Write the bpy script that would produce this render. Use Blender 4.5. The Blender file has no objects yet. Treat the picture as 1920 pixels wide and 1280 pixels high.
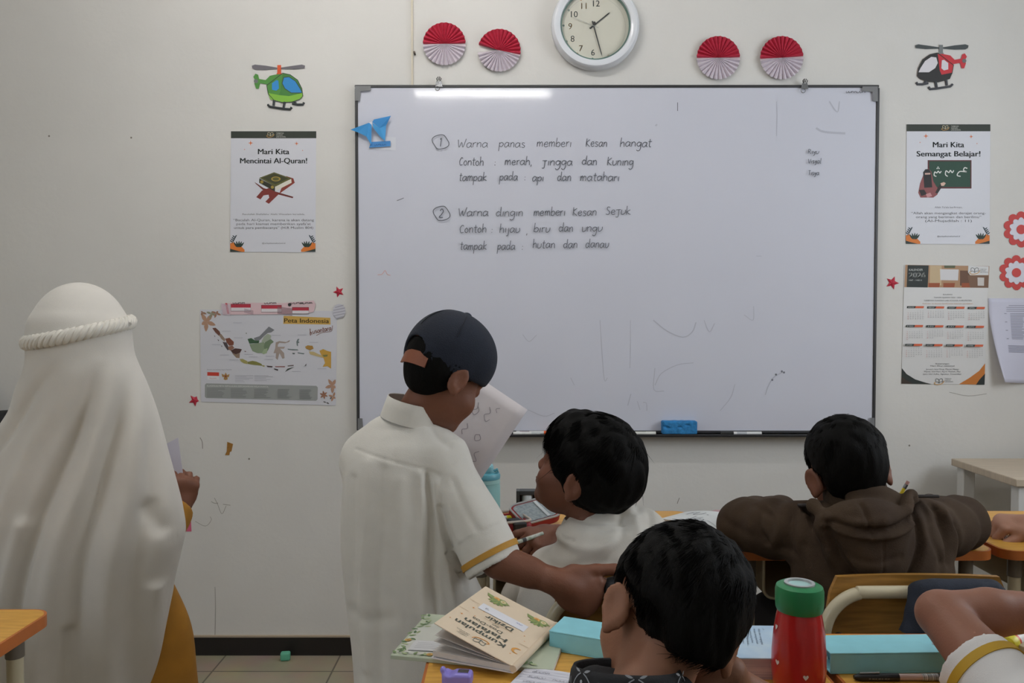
import bpy, math, random
import numpy as np
from mathutils import Matrix, Vector

rnd = random.Random(7)
S = bpy.context.scene
COL = S.collection

# ------------------------------------------------------------------ camera, world, light, exposure
F_PX = 1536.0
PITCH = math.radians(1.68)
EYE = 1.18
WALL = 2.84                      # distance of the front wall
cam_d = bpy.data.cameras.new('camera')
cam_d.sensor_width = 36.0
cam_d.lens = 36.0 * F_PX / 1920.0
cam_d.clip_start = 0.05
cam = bpy.data.objects.new('camera', cam_d)
cam.location = (0, 0, EYE)
cam.rotation_euler = (math.pi / 2 - PITCH, 0, 0)
COL.objects.link(cam)
S.camera = cam

S.view_settings.view_transform = 'Standard'
S.view_settings.look = 'None'
S.view_settings.gamma = 1.0
S.view_settings.use_curve_mapping = False
S.view_settings.exposure = 0.0
S.cycles.use_denoising = True
S.cycles.max_bounces = 8
S.cycles.diffuse_bounces = 5
S.cycles.sample_clamp_indirect = 6.0

world = bpy.data.worlds.new('sky')
world.use_nodes = True
S.world = world
world.node_tree.nodes['Background'].inputs[0].default_value = (0.62, 0.78, 1.0, 1)
world.node_tree.nodes['Background'].inputs[1].default_value = 1.6


def area(name, loc, target, sx, sy, power, col):
    d = bpy.data.lights.new(name, 'AREA')
    d.shape = 'RECTANGLE'
    d.size, d.size_y, d.energy, d.color = sx, sy, power, col
    o = bpy.data.objects.new(name, d)
    o.location = loc
    o.rotation_euler = (Vector(target) - Vector(loc)).to_track_quat('-Z', 'Y').to_euler()
    COL.objects.link(o)
    return o


# daylight that enters by the windows of the two side walls
area('right_window_daylight', (2.28, 1.30, 1.75), (0, 1.30, 1.75), 1.3, 1.1, 24, (0.92, 0.96, 1.0))
area('left_window_daylight', (-2.43, -0.6, 1.75), (0, -0.6, 1.75), 1.6, 1.1, 13, (0.92, 0.96, 1.0))
LAMP_STRENGTH = 58.0

# ------------------------------------------------------------------ colours and materials
def lin(c):
    c = c.lstrip('#')
    v = [int(c[i:i + 2], 16) / 255.0 for i in (0, 2, 4)]
    return tuple(x / 12.92 if x <= 0.04045 else ((x + 0.055) / 1.055) ** 2.4 for x in v)


_M = {}


def mat(hexc, rough=0.6, metal=0.0, name=None, noise=0.0, nscale=12.0, bump=0.0, bscale=200.0, spec=0.5,
        sss=0.0, dark=None, stretch=None, coat=0.0, sheen=0.0):
    key = (hexc, rough, metal, name, noise, nscale, bump, bscale, spec, sss, dark, stretch, coat, sheen)
    if key in _M:
        return _M[key]
    m = bpy.data.materials.new(name or 'paint_' + hexc.strip('#'))
    m.use_nodes = True
    nt = m.node_tree
    b = nt.nodes['Principled BSDF']
    c = lin(hexc)
    b.inputs['Base Color'].default_value = (*c, 1)
    b.inputs['Roughness'].default_value = rough
    b.inputs['Metallic'].default_value = metal
    b.inputs['Specular IOR Level'].default_value = spec
    if coat:
        b.inputs['Coat Weight'].default_value = coat
        b.inputs['Coat Roughness'].default_value = 0.1
    if sheen:
        b.inputs['Sheen Weight'].default_value = sheen
    if sss:
        b.inputs['Subsurface Weight'].default_value = sss
        b.inputs['Subsurface Radius'].default_value = (0.012, 0.005, 0.003)
        b.inputs['Subsurface Scale'].default_value = 0.5
    if noise or bump:
        tc = nt.nodes.new('ShaderNodeTexCoord')
        src = tc.outputs['Object']
        if stretch:
            mp = nt.nodes.new('ShaderNodeMapping')
            mp.inputs['Scale'].default_value = stretch
            nt.links.new(src, mp.inputs['Vector'])
            src = mp.outputs['Vector']
        if noise:
            n = nt.nodes.new('ShaderNodeTexNoise')
            n.inputs['Scale'].default_value = nscale
            n.inputs['Detail'].default_value = 5
            nt.links.new(src, n.inputs['Vector'])
            r = nt.nodes.new('ShaderNodeValToRGB')
            r.color_ramp.elements[0].position = 0.35
            r.color_ramp.elements[1].position = 0.65
            d = lin(dark) if dark else tuple(x * (1 - noise) for x in c)
            r.color_ramp.elements[0].color = (*d, 1)
            r.color_ramp.elements[1].color = (*c, 1)
            nt.links.new(n.outputs['Fac'], r.inputs['Fac'])
            nt.links.new(r.outputs['Color'], b.inputs['Base Color'])
        if bump:
            n2 = nt.nodes.new('ShaderNodeTexNoise')
            n2.inputs['Scale'].default_value = bscale
            n2.inputs['Detail'].default_value = 3
            nt.links.new(src, n2.inputs['Vector'])
            bp = nt.nodes.new('ShaderNodeBump')
            bp.inputs['Strength'].default_value = bump
            bp.inputs['Distance'].default_value = 0.002
            nt.links.new(n2.outputs['Fac'], bp.inputs['Height'])
            nt.links.new(bp.outputs['Normal'], b.inputs['Normal'])
    _M[key] = m
    return m


def emissive(hexc, strength, name):
    m = bpy.data.materials.new(name)
    m.use_nodes = True
    b = m.node_tree.nodes['Principled BSDF']
    b.inputs['Base Color'].default_value = (0.8, 0.8, 0.8, 1)
    b.inputs['Emission Color'].default_value = (*lin(hexc), 1)
    b.inputs['Emission Strength'].default_value = strength
    return m


def glassy(name, tint='#ffffff', rough=0.02, alpha=0.9):
    m = bpy.data.materials.new(name)
    m.use_nodes = True
    nt = m.node_tree
    out = nt.nodes['Material Output']
    tr = nt.nodes.new('ShaderNodeBsdfTransparent')
    tr.inputs[0].default_value = (*lin(tint), 1)
    gl = nt.nodes.new('ShaderNodeBsdfGlossy')
    gl.inputs['Roughness'].default_value = rough
    mx = nt.nodes.new('ShaderNodeMixShader')
    mx.inputs[0].default_value = 1 - alpha
    nt.links.new(tr.outputs[0], mx.inputs[1])
    nt.links.new(gl.outputs[0], mx.inputs[2])
    nt.links.new(mx.outputs[0], out.inputs['Surface'])
    return m


# ------------------------------------------------------------------ geometry helpers
def P(px, py, Y):
    """the point of the photograph at (px, py), standing Y metres in front of the camera"""
    u = (px - 960.0) / F_PX
    v = (640.0 - py) / F_PX
    d = np.array([u, math.cos(PITCH) + v * math.sin(PITCH), -math.sin(PITCH) + v * math.cos(PITCH)])
    return d * (Y / d[1]) + np.array([0, 0, EYE])


def unit(v):
    v = np.asarray(v, float)
    return v / (np.linalg.norm(v) + 1e-12)


def rot(yaw=0, pitch=0, roll=0):
    y, p, r = map(math.radians, (yaw, pitch, roll))
    return np.array(Matrix.Rotation(y, 3, 'Z') @ Matrix.Rotation(p, 3, 'X') @ Matrix.Rotation(r, 3, 'Y'))


def world_loc(o):
    v = np.zeros(3)
    while o is not None:
        v += np.array(o.location)
        o = o.parent
    return v


def tag(o, label=None, cat=None, group=None, kind=None):
    if label: o['label'] = label
    if cat: o['category'] = cat
    if group: o['group'] = group
    if kind: o['kind'] = kind
    return o


def thing(name, label, cat, loc=(0, 0, 0), group=None):
    o = bpy.data.objects.new(name, None)
    o.empty_display_size = 0.05
    o.location = tuple(float(x) for x in loc)
    COL.objects.link(o)
    return tag(o, label, cat, group)


def link_mesh(name, V, Fc, mats, parent=None, smooth=True, fm=None, bevel=0, label=None, seg=2, flat_angle=None):
    V = np.asarray(V, float).reshape(-1, 3)
    if parent is not None:
        V = V - world_loc(parent)
    me = bpy.data.meshes.new(name)
    if isinstance(Fc, np.ndarray) and Fc.ndim == 2:
        nf, k = Fc.shape
        me.vertices.add(len(V))
        me.vertices.foreach_set('co', V.astype(np.float32).ravel())
        me.loops.add(nf * k)
        me.loops.foreach_set('vertex_index', Fc.astype(np.int32).ravel())
        me.polygons.add(nf)
        me.polygons.foreach_set('loop_start', np.arange(0, nf * k, k, dtype=np.int32))
        me.update(calc_edges=True)
    else:
        me.from_pydata([tuple(v) for v in V], [], [tuple(int(i) for i in f) for f in Fc])
        me.update()
    if not isinstance(mats, (list, tuple)):
        mats = [mats]
    for m in mats:
        me.materials.append(m)
    if fm is not None:
        me.polygons.foreach_set('material_index', np.asarray(fm, dtype=np.int32))
    if smooth:
        me.polygons.foreach_set('use_smooth', np.ones(len(me.polygons), dtype=bool))
        if flat_angle:
            me.set_sharp_from_angle(angle=math.radians(flat_angle))
    me.validate()
    o = bpy.data.objects.new(name, me)
    COL.objects.link(o)
    if parent is not None:
        o.parent = parent
    if bevel:
        b = o.modifiers.new('bevel', 'BEVEL')
        b.width, b.segments, b.limit_method = bevel, seg, 'ANGLE'
    if label:
        o['label'] = label
    return o


def dup(root, loc, rz=0.0, label=None):
    r = root.copy()
    COL.objects.link(r)
    r.location = loc
    r.rotation_euler = (0, 0, rz)
    if label:
        r['label'] = label
    for ch in list(root.children):
        c = ch.copy()
        COL.objects.link(c)
        c.parent = r
        for g in list(ch.children):
            d = g.copy()
            COL.objects.link(d)
            d.parent = c
    return r


class MB:
    """collects simple shapes; build() links them as one mesh object"""
    def __init__(s):
        s.V, s.F, s.M = [], [], []
        s.T = None

    def add(s, V, Fc, m=0):
        b = len(s.V)
        for v in V:
            v = np.asarray(v, float)
            if s.T is not None:
                v = s.T[0] @ v + s.T[1]
            s.V.append(v)
        for f in Fc:
            s.F.append([b + i for i in f])
            s.M.append(m)
        return s

    def box(s, c, d, R=None, m=0):
        c = np.asarray(c, float)
        R = np.eye(3) if R is None else R
        V = [c + R @ (np.array([x, y, z]) * np.asarray(d) / 2) for x in (-1, 1) for y in (-1, 1) for z in (-1, 1)]
        return s.add(V, [(0, 1, 3, 2), (4, 6, 7, 5), (0, 4, 5, 1), (2, 3, 7, 6), (0, 2, 6, 4), (1, 5, 7, 3)], m)

    def tube(s, pts, r, n=10, m=0, cap=True, closed=False, flat=1.0):
        pts = [np.asarray(p, float) for p in pts]
        k = len(pts)
        rs = r if isinstance(r, (list, tuple, np.ndarray)) else [r] * k
        V, Fc = [], []
        t0 = unit(pts[1] - pts[0])
        up = np.array([0, 0, 1.0]) if abs(t0[2]) < 0.9 else np.array([1.0, 0, 0])
        nx = unit(np.cross(t0, up))
        for i in range(k):
            if closed:
                t = unit(pts[(i + 1) % k] - pts[i - 1])
            else:
                t = unit(pts[min(i + 1, k - 1)] - pts[max(i - 1, 0)])
            nx = unit(nx - t * np.dot(nx, t))
            ny = np.cross(t, nx)
            for j in range(n):
                a = 2 * math.pi * j / n
                V.append(pts[i] + rs[i] * (math.cos(a) * nx + flat * math.sin(a) * ny))
        for i in range(k if closed else k - 1):
            for j in range(n):
                a, b = i * n + j, i * n + (j + 1) % n
                c, d = ((i + 1) % k) * n + (j + 1) % n, ((i + 1) % k) * n + j
                Fc.append((a, d, c, b)[::-1])
        if cap and not closed:
            Fc.append(tuple(range(n))[::-1])
            Fc.append(tuple((k - 1) * n + j for j in range(n)))
        return s.add(V, Fc, m)

    def lathe(s, prof, c, n=32, R=None, m=0, ms=None, caps=True):
        c = np.asarray(c, float)
        R = np.eye(3) if R is None else R
        V, Fc, k = [], [], len(prof)
        for (r, z) in prof:
            for j in range(n):
                a = 2 * math.pi * j / n
                V.append(c + R @ np.array([r * math.cos(a), r * math.sin(a), z]))
        b = len(s.V)
        s.add(V, [], m)
        for i in range(k - 1):
            for j in range(n):
                s.F.append([b + i * n + j, b + i * n + (j + 1) % n, b + (i + 1) * n + (j + 1) % n, b + (i + 1) * n + j])
                s.M.append(ms[i] if ms else m)
        if not caps:
            return s
        s.F.append([b + j for j in range(n)][::-1]); s.M.append(ms[0] if ms else m)
        s.F.append([b + (k - 1) * n + j for j in range(n)]); s.M.append(ms[-1] if ms else m)
        return s

    def prism(s, poly, map0, map1, m=0):
        """polygon (list of 2-d points) between two maps to space"""
        k = len(poly)
        V = [map0(*p) for p in poly] + [map1(*p) for p in poly]
        Fc = [tuple(range(k)), tuple(range(2 * k - 1, k - 1, -1))]
        Fc += [(i, i + k, (i + 1) % k + k, (i + 1) % k) for i in range(k)]
        return s.add(V, Fc, m)

    def ellipsoid(s, c, r, R=None, nu=20, nv=12, m=0):
        c = np.asarray(c, float)
        R = np.eye(3) if R is None else R
        V, Fc = [c + R @ np.array([0, 0, -r[2]])], []
        for i in range(1, nv):
            t = -math.pi / 2 + math.pi * i / nv
            for j in range(nu):
                a = 2 * math.pi * j / nu
                V.append(c + R @ np.array([r[0] * math.cos(t) * math.cos(a), r[1] * math.cos(t) * math.sin(a), r[2] * math.sin(t)]))
        V.append(c + R @ np.array([0, 0, r[2]]))
        for j in range(nu):
            Fc.append((0, 1 + (j + 1) % nu, 1 + j))
        for i in range(nv - 2):
            for j in range(nu):
                a = 1 + i * nu
                Fc.append((a + j, a + (j + 1) % nu, a + nu + (j + 1) % nu, a + nu + j))
        a = 1 + (nv - 2) * nu
        for j in range(nu):
            Fc.append((a + j, a + (j + 1) % nu, len(V) - 1))
        return s.add(V, Fc, m)

    def build(s, name, mats, parent=None, smooth=True, bevel=0, label=None, seg=2, flat_angle=40):
        return link_mesh(name, np.array(s.V), s.F, mats, parent, smooth, s.M, bevel, label, seg, flat_angle)


def smooth_path(pts, m=6, closed=False):
    pts = [np.asarray(p, float) for p in pts]
    n = len(pts)
    if n < 3 and not closed:
        return pts
    out = []
    for i in range(n if closed else n - 1):
        p1, p2 = pts[i], pts[(i + 1) % n]
        p0 = pts[i - 1] if (closed or i > 0) else 2 * p1 - p2
        p3 = pts[(i + 2) % n] if (closed or i + 2 < n) else 2 * p2 - p1
        for j in range(m):
            t = j / m
            out.append(0.5 * ((2 * p1) + (-p0 + p2) * t + (2 * p0 - 5 * p1 + 4 * p2 - p3) * t * t + (-p0 + 3 * p1 - 3 * p2 + p3) * t ** 3))
    if not closed:
        out.append(pts[-1])
    return out


# ------------------------------------------------------------------ soft bodies: a distance field turned into one continuous surface
class Field:
    def __init__(s, lo, hi, h):
        lo, hi = np.minimum(lo, hi), np.maximum(lo, hi)
        s.lo = np.asarray(lo, float)
        s.h = h
        s.n = np.ceil((np.asarray(hi, float) - s.lo) / h).astype(int) + 1
        s.v = np.full(tuple(s.n), 0.1, np.float32)
        s.ax = [(s.lo[i] + h * np.arange(s.n[i])).astype(np.float32) for i in range(3)]

    def op(s, fn, lo, hi, k=0.01, sub=False):
        pad = k + 3 * s.h
        i0 = np.clip(np.floor((np.asarray(lo) - pad - s.lo) / s.h).astype(int), 0, s.n)
        i1 = np.clip(np.ceil((np.asarray(hi) + pad - s.lo) / s.h).astype(int) + 1, 0, s.n)
        if np.any(i1 <= i0):
            return s
        sl = tuple(slice(a, b) for a, b in zip(i0, i1))
        X, Y, Z = s.ax[0][sl[0]][:, None, None], s.ax[1][sl[1]][None, :, None], s.ax[2][sl[2]][None, None, :]
        b = fn(X, Y, Z).astype(np.float32)
        a = s.v[sl]
        if sub:
            a = -a
        t = np.clip(0.5 + 0.5 * (b - a) / k, 0, 1)
        r = b * (1 - t) + a * t - k * t * (1 - t)
        s.v[sl] = -r if sub else r
        return s

    def cap(s, a, b, ra, rb=None, k=0.01, sub=False):
        a, b = np.asarray(a, float), np.asarray(b, float)
        rb = ra if rb is None else rb
        ab = b - a
        L = float(ab @ ab) + 1e-12
        R = max(ra, rb)

        def fn(X, Y, Z):
            x, y, z = X - a[0], Y - a[1], Z - a[2]
            t = np.clip((x * ab[0] + y * ab[1] + z * ab[2]) / L, 0, 1)
            return np.sqrt((x - t * ab[0]) ** 2 + (y - t * ab[1]) ** 2 + (z - t * ab[2]) ** 2) - (ra + (rb - ra) * t)
        return s.op(fn, np.minimum(a, b) - R, np.maximum(a, b) + R, k, sub)

    def chain(s, pts, rs, k=0.01, sub=False):
        for i in range(len(pts) - 1):
            s.cap(pts[i], pts[i + 1], rs[i], rs[i + 1], k, sub)
        return s

    def ell(s, c, r, R=None, k=0.01, sub=False):
        c = np.asarray(c, float)
        R = np.eye(3) if R is None else np.asarray(R)
        r = [float(q) for q in r]
        ext = np.sqrt(((R * np.array(r)[None, :]) ** 2).sum(1))

        def fn(X, Y, Z):
            x, y, z = X - c[0], Y - c[1], Z - c[2]
            q = [x * R[0, i] + y * R[1, i] + z * R[2, i] for i in range(3)]
            k0 = np.sqrt((q[0] / r[0]) ** 2 + (q[1] / r[1]) ** 2 + (q[2] / r[2]) ** 2)
            k1 = np.sqrt((q[0] / r[0] ** 2) ** 2 + (q[1] / r[1] ** 2) ** 2 + (q[2] / r[2] ** 2) ** 2) + 1e-6
            return k0 * (k0 - 1) / k1
        return s.op(fn, c - ext, c + ext, k, sub)

    def rbox(s, c, d, R=None, rad=0.01, k=0.005, sub=False):
        c = np.asarray(c, float)
        R = np.eye(3) if R is None else np.asarray(R)
        hd = np.asarray(d, float) / 2
        ext = np.abs(R) @ hd

        def fn(X, Y, Z):
            x, y, z = X - c[0], Y - c[1], Z - c[2]
            q = [np.abs(x * R[0, i] + y * R[1, i] + z * R[2, i]) - (hd[i] - rad) for i in range(3)]
            o = np.sqrt(sum(np.maximum(t, 0) ** 2 for t in q))
            return o + np.minimum(np.maximum(np.maximum(q[0], q[1]), q[2]), 0) - rad
        return s.op(fn, c - ext, c + ext, k, sub)

    def half(s, c, n, k=0.004):
        """cut away everything on the side n points to"""
        c, n = np.asarray(c, float), unit(n)
        big = np.array([9.0, 9, 9])
        return s.op(lambda X, Y, Z: -((X - c[0]) * n[0] + (Y - c[1]) * n[1] + (Z - c[2]) * n[2]), -big, big, k, True)

    def loft(s, o, R, knots, k=0.01, sub=False, rim=0.004, pw=2.0):
        """elliptical tube: knots (s, offset x, offset y, radius x, radius y) along the third axis of R"""
        o, R = np.asarray(o, float), np.asarray(R)
        kn = np.array(smooth_path([np.array(q, float) for q in knots], 8)) if len(knots) > 2 else np.array(knots, float)
        s0, s1 = kn[0, 0], kn[-1, 0]
        mx = max(np.abs(kn[:, 1]).max() + kn[:, 3].max(), np.abs(kn[:, 2]).max() + kn[:, 4].max())
        a, b = o + R[:, 2] * s0, o + R[:, 2] * s1

        def fn(X, Y, Z):
            x, y, z = X - o[0], Y - o[1], Z - o[2]
            q = [x * R[0, i] + y * R[1, i] + z * R[2, i] for i in range(3)]
            t = np.clip(q[2], s0, s1)
            ox, oy, rx, ry = (np.interp(t, kn[:, 0], kn[:, i]) for i in (1, 2, 3, 4))
            u, v = (q[0] - ox) / rx, (q[1] - oy) / ry
            rho = np.sqrt(u * u + v * v) + 1e-6
            if pw != 2.0:
                rho = (np.abs(u) ** pw + np.abs(v) ** pw) ** (1 / pw) + 1e-6
            g = np.sqrt((u / rx) ** 2 + (v / ry) ** 2) / np.sqrt(u * u + v * v + 1e-9) + 1e-6
            d = (rho - 1) / g
            e = np.maximum(s0 - q[2], q[2] - s1)
            tt = np.clip(0.5 - 0.5 * (e - d) / rim, 0, 1)
            return e * (1 - tt) + d * tt + rim * tt * (1 - tt)
        return s.op(fn, np.minimum(a, b) - mx, np.maximum(a, b) + mx, k, sub)

    def surface(s, smooth=2):
        v = s.v
        v[0], v[-1], v[:, 0], v[:, -1], v[:, :, 0], v[:, :, -1] = .1, .1, .1, .1, .1, .1
        ins = v < 0
        c = ins[:-1, :-1, :-1].astype(np.int8)
        for dx in (0, 1):
            for dy in (0, 1):
                for dz in (0, 1):
                    if dx or dy or dz:
                        c = c + ins[dx:ins.shape[0] - 1 + dx, dy:ins.shape[1] - 1 + dy, dz:ins.shape[2] - 1 + dz]
        act = np.argwhere((c > 0) & (c < 8))
        idx = np.full(c.shape, -1, np.int32)
        idx[act[:, 0], act[:, 1], act[:, 2]] = np.arange(len(act))
        val = {}
        for dx in (0, 1):
            for dy in (0, 1):
                for dz in (0, 1):
                    val[(dx, dy, dz)] = v[act[:, 0] + dx, act[:, 1] + dy, act[:, 2] + dz]
        acc, cnt = np.zeros((len(act), 3)), np.zeros(len(act))
        cor = list(val)
        for p in cor:
            for ax in range(3):
                if p[ax] == 0:
                    q = list(p); q[ax] = 1; q = tuple(q)
                    a, b = val[p], val[q]
                    m = (a < 0) != (b < 0)
                    t = np.where(m, a / np.where(m, a - b, 1), 0)
                    pos = np.array(p, float)[None, :].repeat(len(act), 0)
                    pos[:, ax] += t
                    acc += pos * m[:, None]
                    cnt += m
        V = s.lo + s.h * (act + acc / cnt[:, None])
        Q = []
        for ax in range(3):
            o1, o2 = [(1, 2), (2, 0), (0, 1)][ax]
            sa = [slice(None)] * 3; sb = [slice(None)] * 3
            sa[ax] = slice(0, -1); sb[ax] = slice(1, None)
            e = np.argwhere(ins[tuple(sa)] != ins[tuple(sb)])
            fl = ins[e[:, 0], e[:, 1], e[:, 2]]
            def cell(d1, d2):
                g = e.copy(); g[:, o1] += d1; g[:, o2] += d2
                return idx[g[:, 0], g[:, 1], g[:, 2]]
            q = np.stack([cell(-1, -1), cell(0, -1), cell(0, 0), cell(-1, 0)], 1)
            q[~fl] = q[~fl][:, ::-1]
            Q.append(q)
        Q = np.concatenate(Q)
        Q = Q[(Q >= 0).all(1)]
        for _ in range(smooth):
            V = relax(V, Q, 0.5)
        return V, Q


def relax(V, Q, w):
    n = len(V)
    acc, cnt = np.zeros((n, 3)), np.zeros(n)
    for i in range(4):
        a, b = Q[:, i], Q[:, (i + 1) % 4]
        for k in range(3):
            acc[:, k] += np.bincount(a, V[b, k], n) + np.bincount(b, V[a, k], n)
        cnt += np.bincount(a, minlength=n) + np.bincount(b, minlength=n)
    return V * (1 - w) + w * acc / np.maximum(cnt, 1)[:, None]


def normals(V, Q):
    fn = np.cross(V[Q[:, 2]] - V[Q[:, 0]], V[Q[:, 3]] - V[Q[:, 1]])
    N = np.zeros_like(V)
    for i in range(4):
        for k in range(3):
            N[:, k] += np.bincount(Q[:, i], fn[:, k], len(V))
    return N / (np.linalg.norm(N, axis=1)[:, None] + 1e-12)


def ripple(V, scale, seed, n=7, stretch=(1, 1, 1)):
    g = np.random.default_rng(seed)
    r = np.zeros(len(V))
    U = V * np.array(stretch)
    U = U + 0.25 / scale * np.sin(U[:, [1, 2, 0]] * scale * 0.9 + seed)
    for _ in range(n):
        d = g.normal(size=3)
        d /= np.linalg.norm(d)
        f = scale * g.uniform(0.6, 1.5)
        r += np.sin(U @ d * f + g.uniform(0, 6.3))
    return r / n ** 0.5


def creases(V, N, lines, face=None):
    """folds of cloth: lines of (points, width, height); points are (x, z) as seen from behind, or (x, y, z)"""
    d = np.zeros(len(V))
    for pts, w, hgt in lines:
        pts = [np.asarray(p, float) for p in smooth_path(pts, 5)]
        flat = len(pts[0]) == 2
        U = V[:, [0, 2]] if flat else V
        best = np.full(len(V), 9.0)
        for a, b in zip(pts[:-1], pts[1:]):
            ab = b - a
            t = np.clip(((U - a) @ ab) / (ab @ ab + 1e-12), 0, 1)
            best = np.minimum(best, np.linalg.norm(U - a - t[:, None] * ab, axis=1))
        e = hgt * np.exp(-(best / w) ** 2)
        if flat:
            e = e * np.clip(-N[:, 1] * 2.0, 0, 1)
        d += e
    return d


def cloth(name, Fd, m, parent, amp=0.002, scale=40, seed=1, stretch=(1, 1, 0.4), folds=(), smooth=3, mask=None, label=None, amp2=0.0):
    V, Q = Fd.surface(smooth)
    N = normals(V, Q)
    d = amp * ripple(V, scale, seed, stretch=stretch)
    if amp2:
        d = d + amp2 * ripple(V, scale * 2.7, seed + 5, stretch=stretch)
    if mask is not None:
        pass
    d = d + creases(V, N, folds)
    if mask is not None:
        d = d * mask(V)
    V = V + N * d[:, None]
    return link_mesh(name, V, Q, m, parent, label=label)

# ------------------------------------------------------------------ the room
M_wall = mat('#dcdad6', 0.75, name='wall_paint', noise=0.05, nscale=3.0, bump=0.25, bscale=60)
M_wall2 = mat('#cfccc4', 0.8, name='side_wall_paint', noise=0.04, nscale=2.0)
M_ceil = mat('#dcdcd8', 0.85, name='ceiling_paint', noise=0.03, nscale=2.0)
M_black_trim = mat('#1b1615', 0.45, name='black_skirting', noise=0.2, nscale=9)
M_alu = mat('#b8bbbd', 0.35, 0.8, name='aluminium')
M_white_plastic = mat('#e4e5e6', 0.35, name='white_plastic')
XL, XR, YB, ZC = -2.5, 2.35, -2.4, 2.78


def struct(o):
    o['kind'] = 'structure'
    return o


m = bpy.data.materials.new('floor_tiles')
m.use_nodes = True
nt = m.node_tree
tc = nt.nodes.new('ShaderNodeTexCoord')
mp = nt.nodes.new('ShaderNodeMapping')
mp.inputs['Location'].default_value = (0.20, 0.10, 0)
br = nt.nodes.new('ShaderNodeTexBrick')
br.offset = 0.0
for k, v in (('Scale', 1.0), ('Brick Width', 0.4), ('Row Height', 0.4), ('Mortar Size', 0.003), ('Mortar Smooth', 0.1)):
    br.inputs[k].default_value = v
br.inputs['Color1'].default_value = (*lin('#b3a68f'), 1)
br.inputs['Color2'].default_value = (*lin('#aa9e88'), 1)
br.inputs['Mortar'].default_value = (*lin('#6b6356'), 1)
nz = nt.nodes.new('ShaderNodeTexNoise')
nz.inputs['Scale'].default_value = 9
nz.inputs['Detail'].default_value = 6
mx = nt.nodes.new('ShaderNodeMix')
mx.data_type = 'RGBA'
mx.blend_type = 'MULTIPLY'
mx.inputs[0].default_value = 0.35
nt.links.new(tc.outputs['Object'], mp.inputs[0])
nt.links.new(mp.outputs[0], br.inputs['Vector'])
nt.links.new(tc.outputs['Object'], nz.inputs['Vector'])
nt.links.new(br.outputs['Color'], mx.inputs[6])
nt.links.new(nz.outputs['Color'], mx.inputs[7])
nt.links.new(mx.outputs[2], nt.nodes['Principled BSDF'].inputs['Base Color'])
nt.nodes['Principled BSDF'].inputs['Roughness'].default_value = 0.4
M_floor = m

struct(MB().box(((XL + XR) / 2, (YB + WALL) / 2, -0.05), (XR - XL + 0.4, WALL - YB + 0.4, 0.1)).build('floor', M_floor, smooth=False))
struct(MB().box(((XL + XR) / 2, (YB + WALL) / 2, ZC + 0.05), (XR - XL + 0.4, WALL - YB + 0.4, 0.1)).build('ceiling', M_ceil, smooth=False))
wall_front = struct(MB().box(((XL + XR) / 2, WALL + 0.06, ZC / 2), (XR - XL + 0.4, 0.12, ZC)).build('wall_front', M_wall, smooth=False))


def wall_with_hole(name, axis, pos, a0, a1, h0, h1, z0, z1, th):
    mb = MB()
    def bx(u0, u1, w0, w1):
        if axis == 'x':
            mb.box((pos, (u0 + u1) / 2, (w0 + w1) / 2), (th, u1 - u0, w1 - w0))
        else:
            mb.box(((u0 + u1) / 2, pos, (w0 + w1) / 2), (u1 - u0, th, w1 - w0))
    bx(a0, h0, 0, ZC); bx(h1, a1, 0, ZC); bx(h0, h1, 0, z0); bx(h0, h1, z1, ZC)
    return struct(mb.build(name, M_wall2, smooth=False))


def window(name, axis, pos, h0, h1, z0, z1):
    fr = MB()
    def bar(u0, u1, w0, w1):
        if axis == 'x':
            fr.box((pos, (u0 + u1) / 2, (w0 + w1) / 2), (0.05, u1 - u0, w1 - w0))
        else:
            fr.box(((u0 + u1) / 2, pos, (w0 + w1) / 2), (u1 - u0, 0.05, w1 - w0))
    t = 0.04
    bar(h0, h1, z0, z0 + t); bar(h0, h1, z1 - t, z1); bar(h0, h0 + t, z0 + t, z1 - t); bar(h1 - t, h1, z0 + t, z1 - t)
    c = (h0 + h1) / 2
    bar(c - t / 2, c + t / 2, z0 + t, z1 - t)
    o = struct(fr.build(name, M_alu, smooth=False))
    g = MB()
    cc, dd = ((pos, c, (z0 + z1) / 2), (0.005, h1 - h0 - 2 * t, z1 - z0 - 2 * t))
    if axis != 'x':
        cc, dd = (c, pos, (z0 + z1) / 2), (h1 - h0 - 2 * t, 0.005, z1 - z0 - 2 * t)
    g.box(cc, dd)
    g.build('pane', glassy('window_glass'), o, smooth=False)


wall_with_hole('wall_right', 'x', XR + 0.06, YB, WALL, 0.65, 1.95, 1.2, 2.3, 0.12)
window('window_1', 'x', XR + 0.06, 0.65, 1.95, 1.2, 2.3)
wall_with_hole('wall_left', 'x', XL - 0.06, YB, WALL, -1.4, 0.2, 1.2, 2.3, 0.12)
window('window_2', 'x', XL - 0.06, -1.4, 0.2, 1.2, 2.3)
struct(MB().box(((XL + XR) / 2, YB - 0.06, ZC / 2), (XR - XL + 0.24, 0.12, ZC)).build('wall_back', M_wall2, smooth=False))

# black skirting of the front wall with a thin cream edge on top
zb = P(500, 1193, WALL)[2]
bb = MB().box(((XL + XR) / 2, WALL - 0.006, zb / 2), (XR - XL, 0.012, zb)).build('baseboard_front', M_black_trim, smooth=False)
struct(bb)
MB().box(((XL + XR) / 2, WALL - 0.004, zb + 0.003), (XR - XL, 0.008, 0.006)).build('edge_strip', mat('#b9a892', 0.7), bb, smooth=False)
# cable strip that runs down the wall to the whiteboard
a, b = P(773, -60, WALL), P(773, 165, WALL)
tr = struct(MB().box(((a + b) / 2 + np.array([0, -0.004, 0])), (0.006, 0.008, a[2] - b[2])).build('trim_1', mat('#cfc6b4', 0.6), smooth=False))
q = P(778, 102, WALL)
MB().tube([q, q + np.array([0, -0.02, 0.002])], 0.0035, 8).build('nail', mat('#4a4038', 0.5, 0.5), tr)

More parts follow.
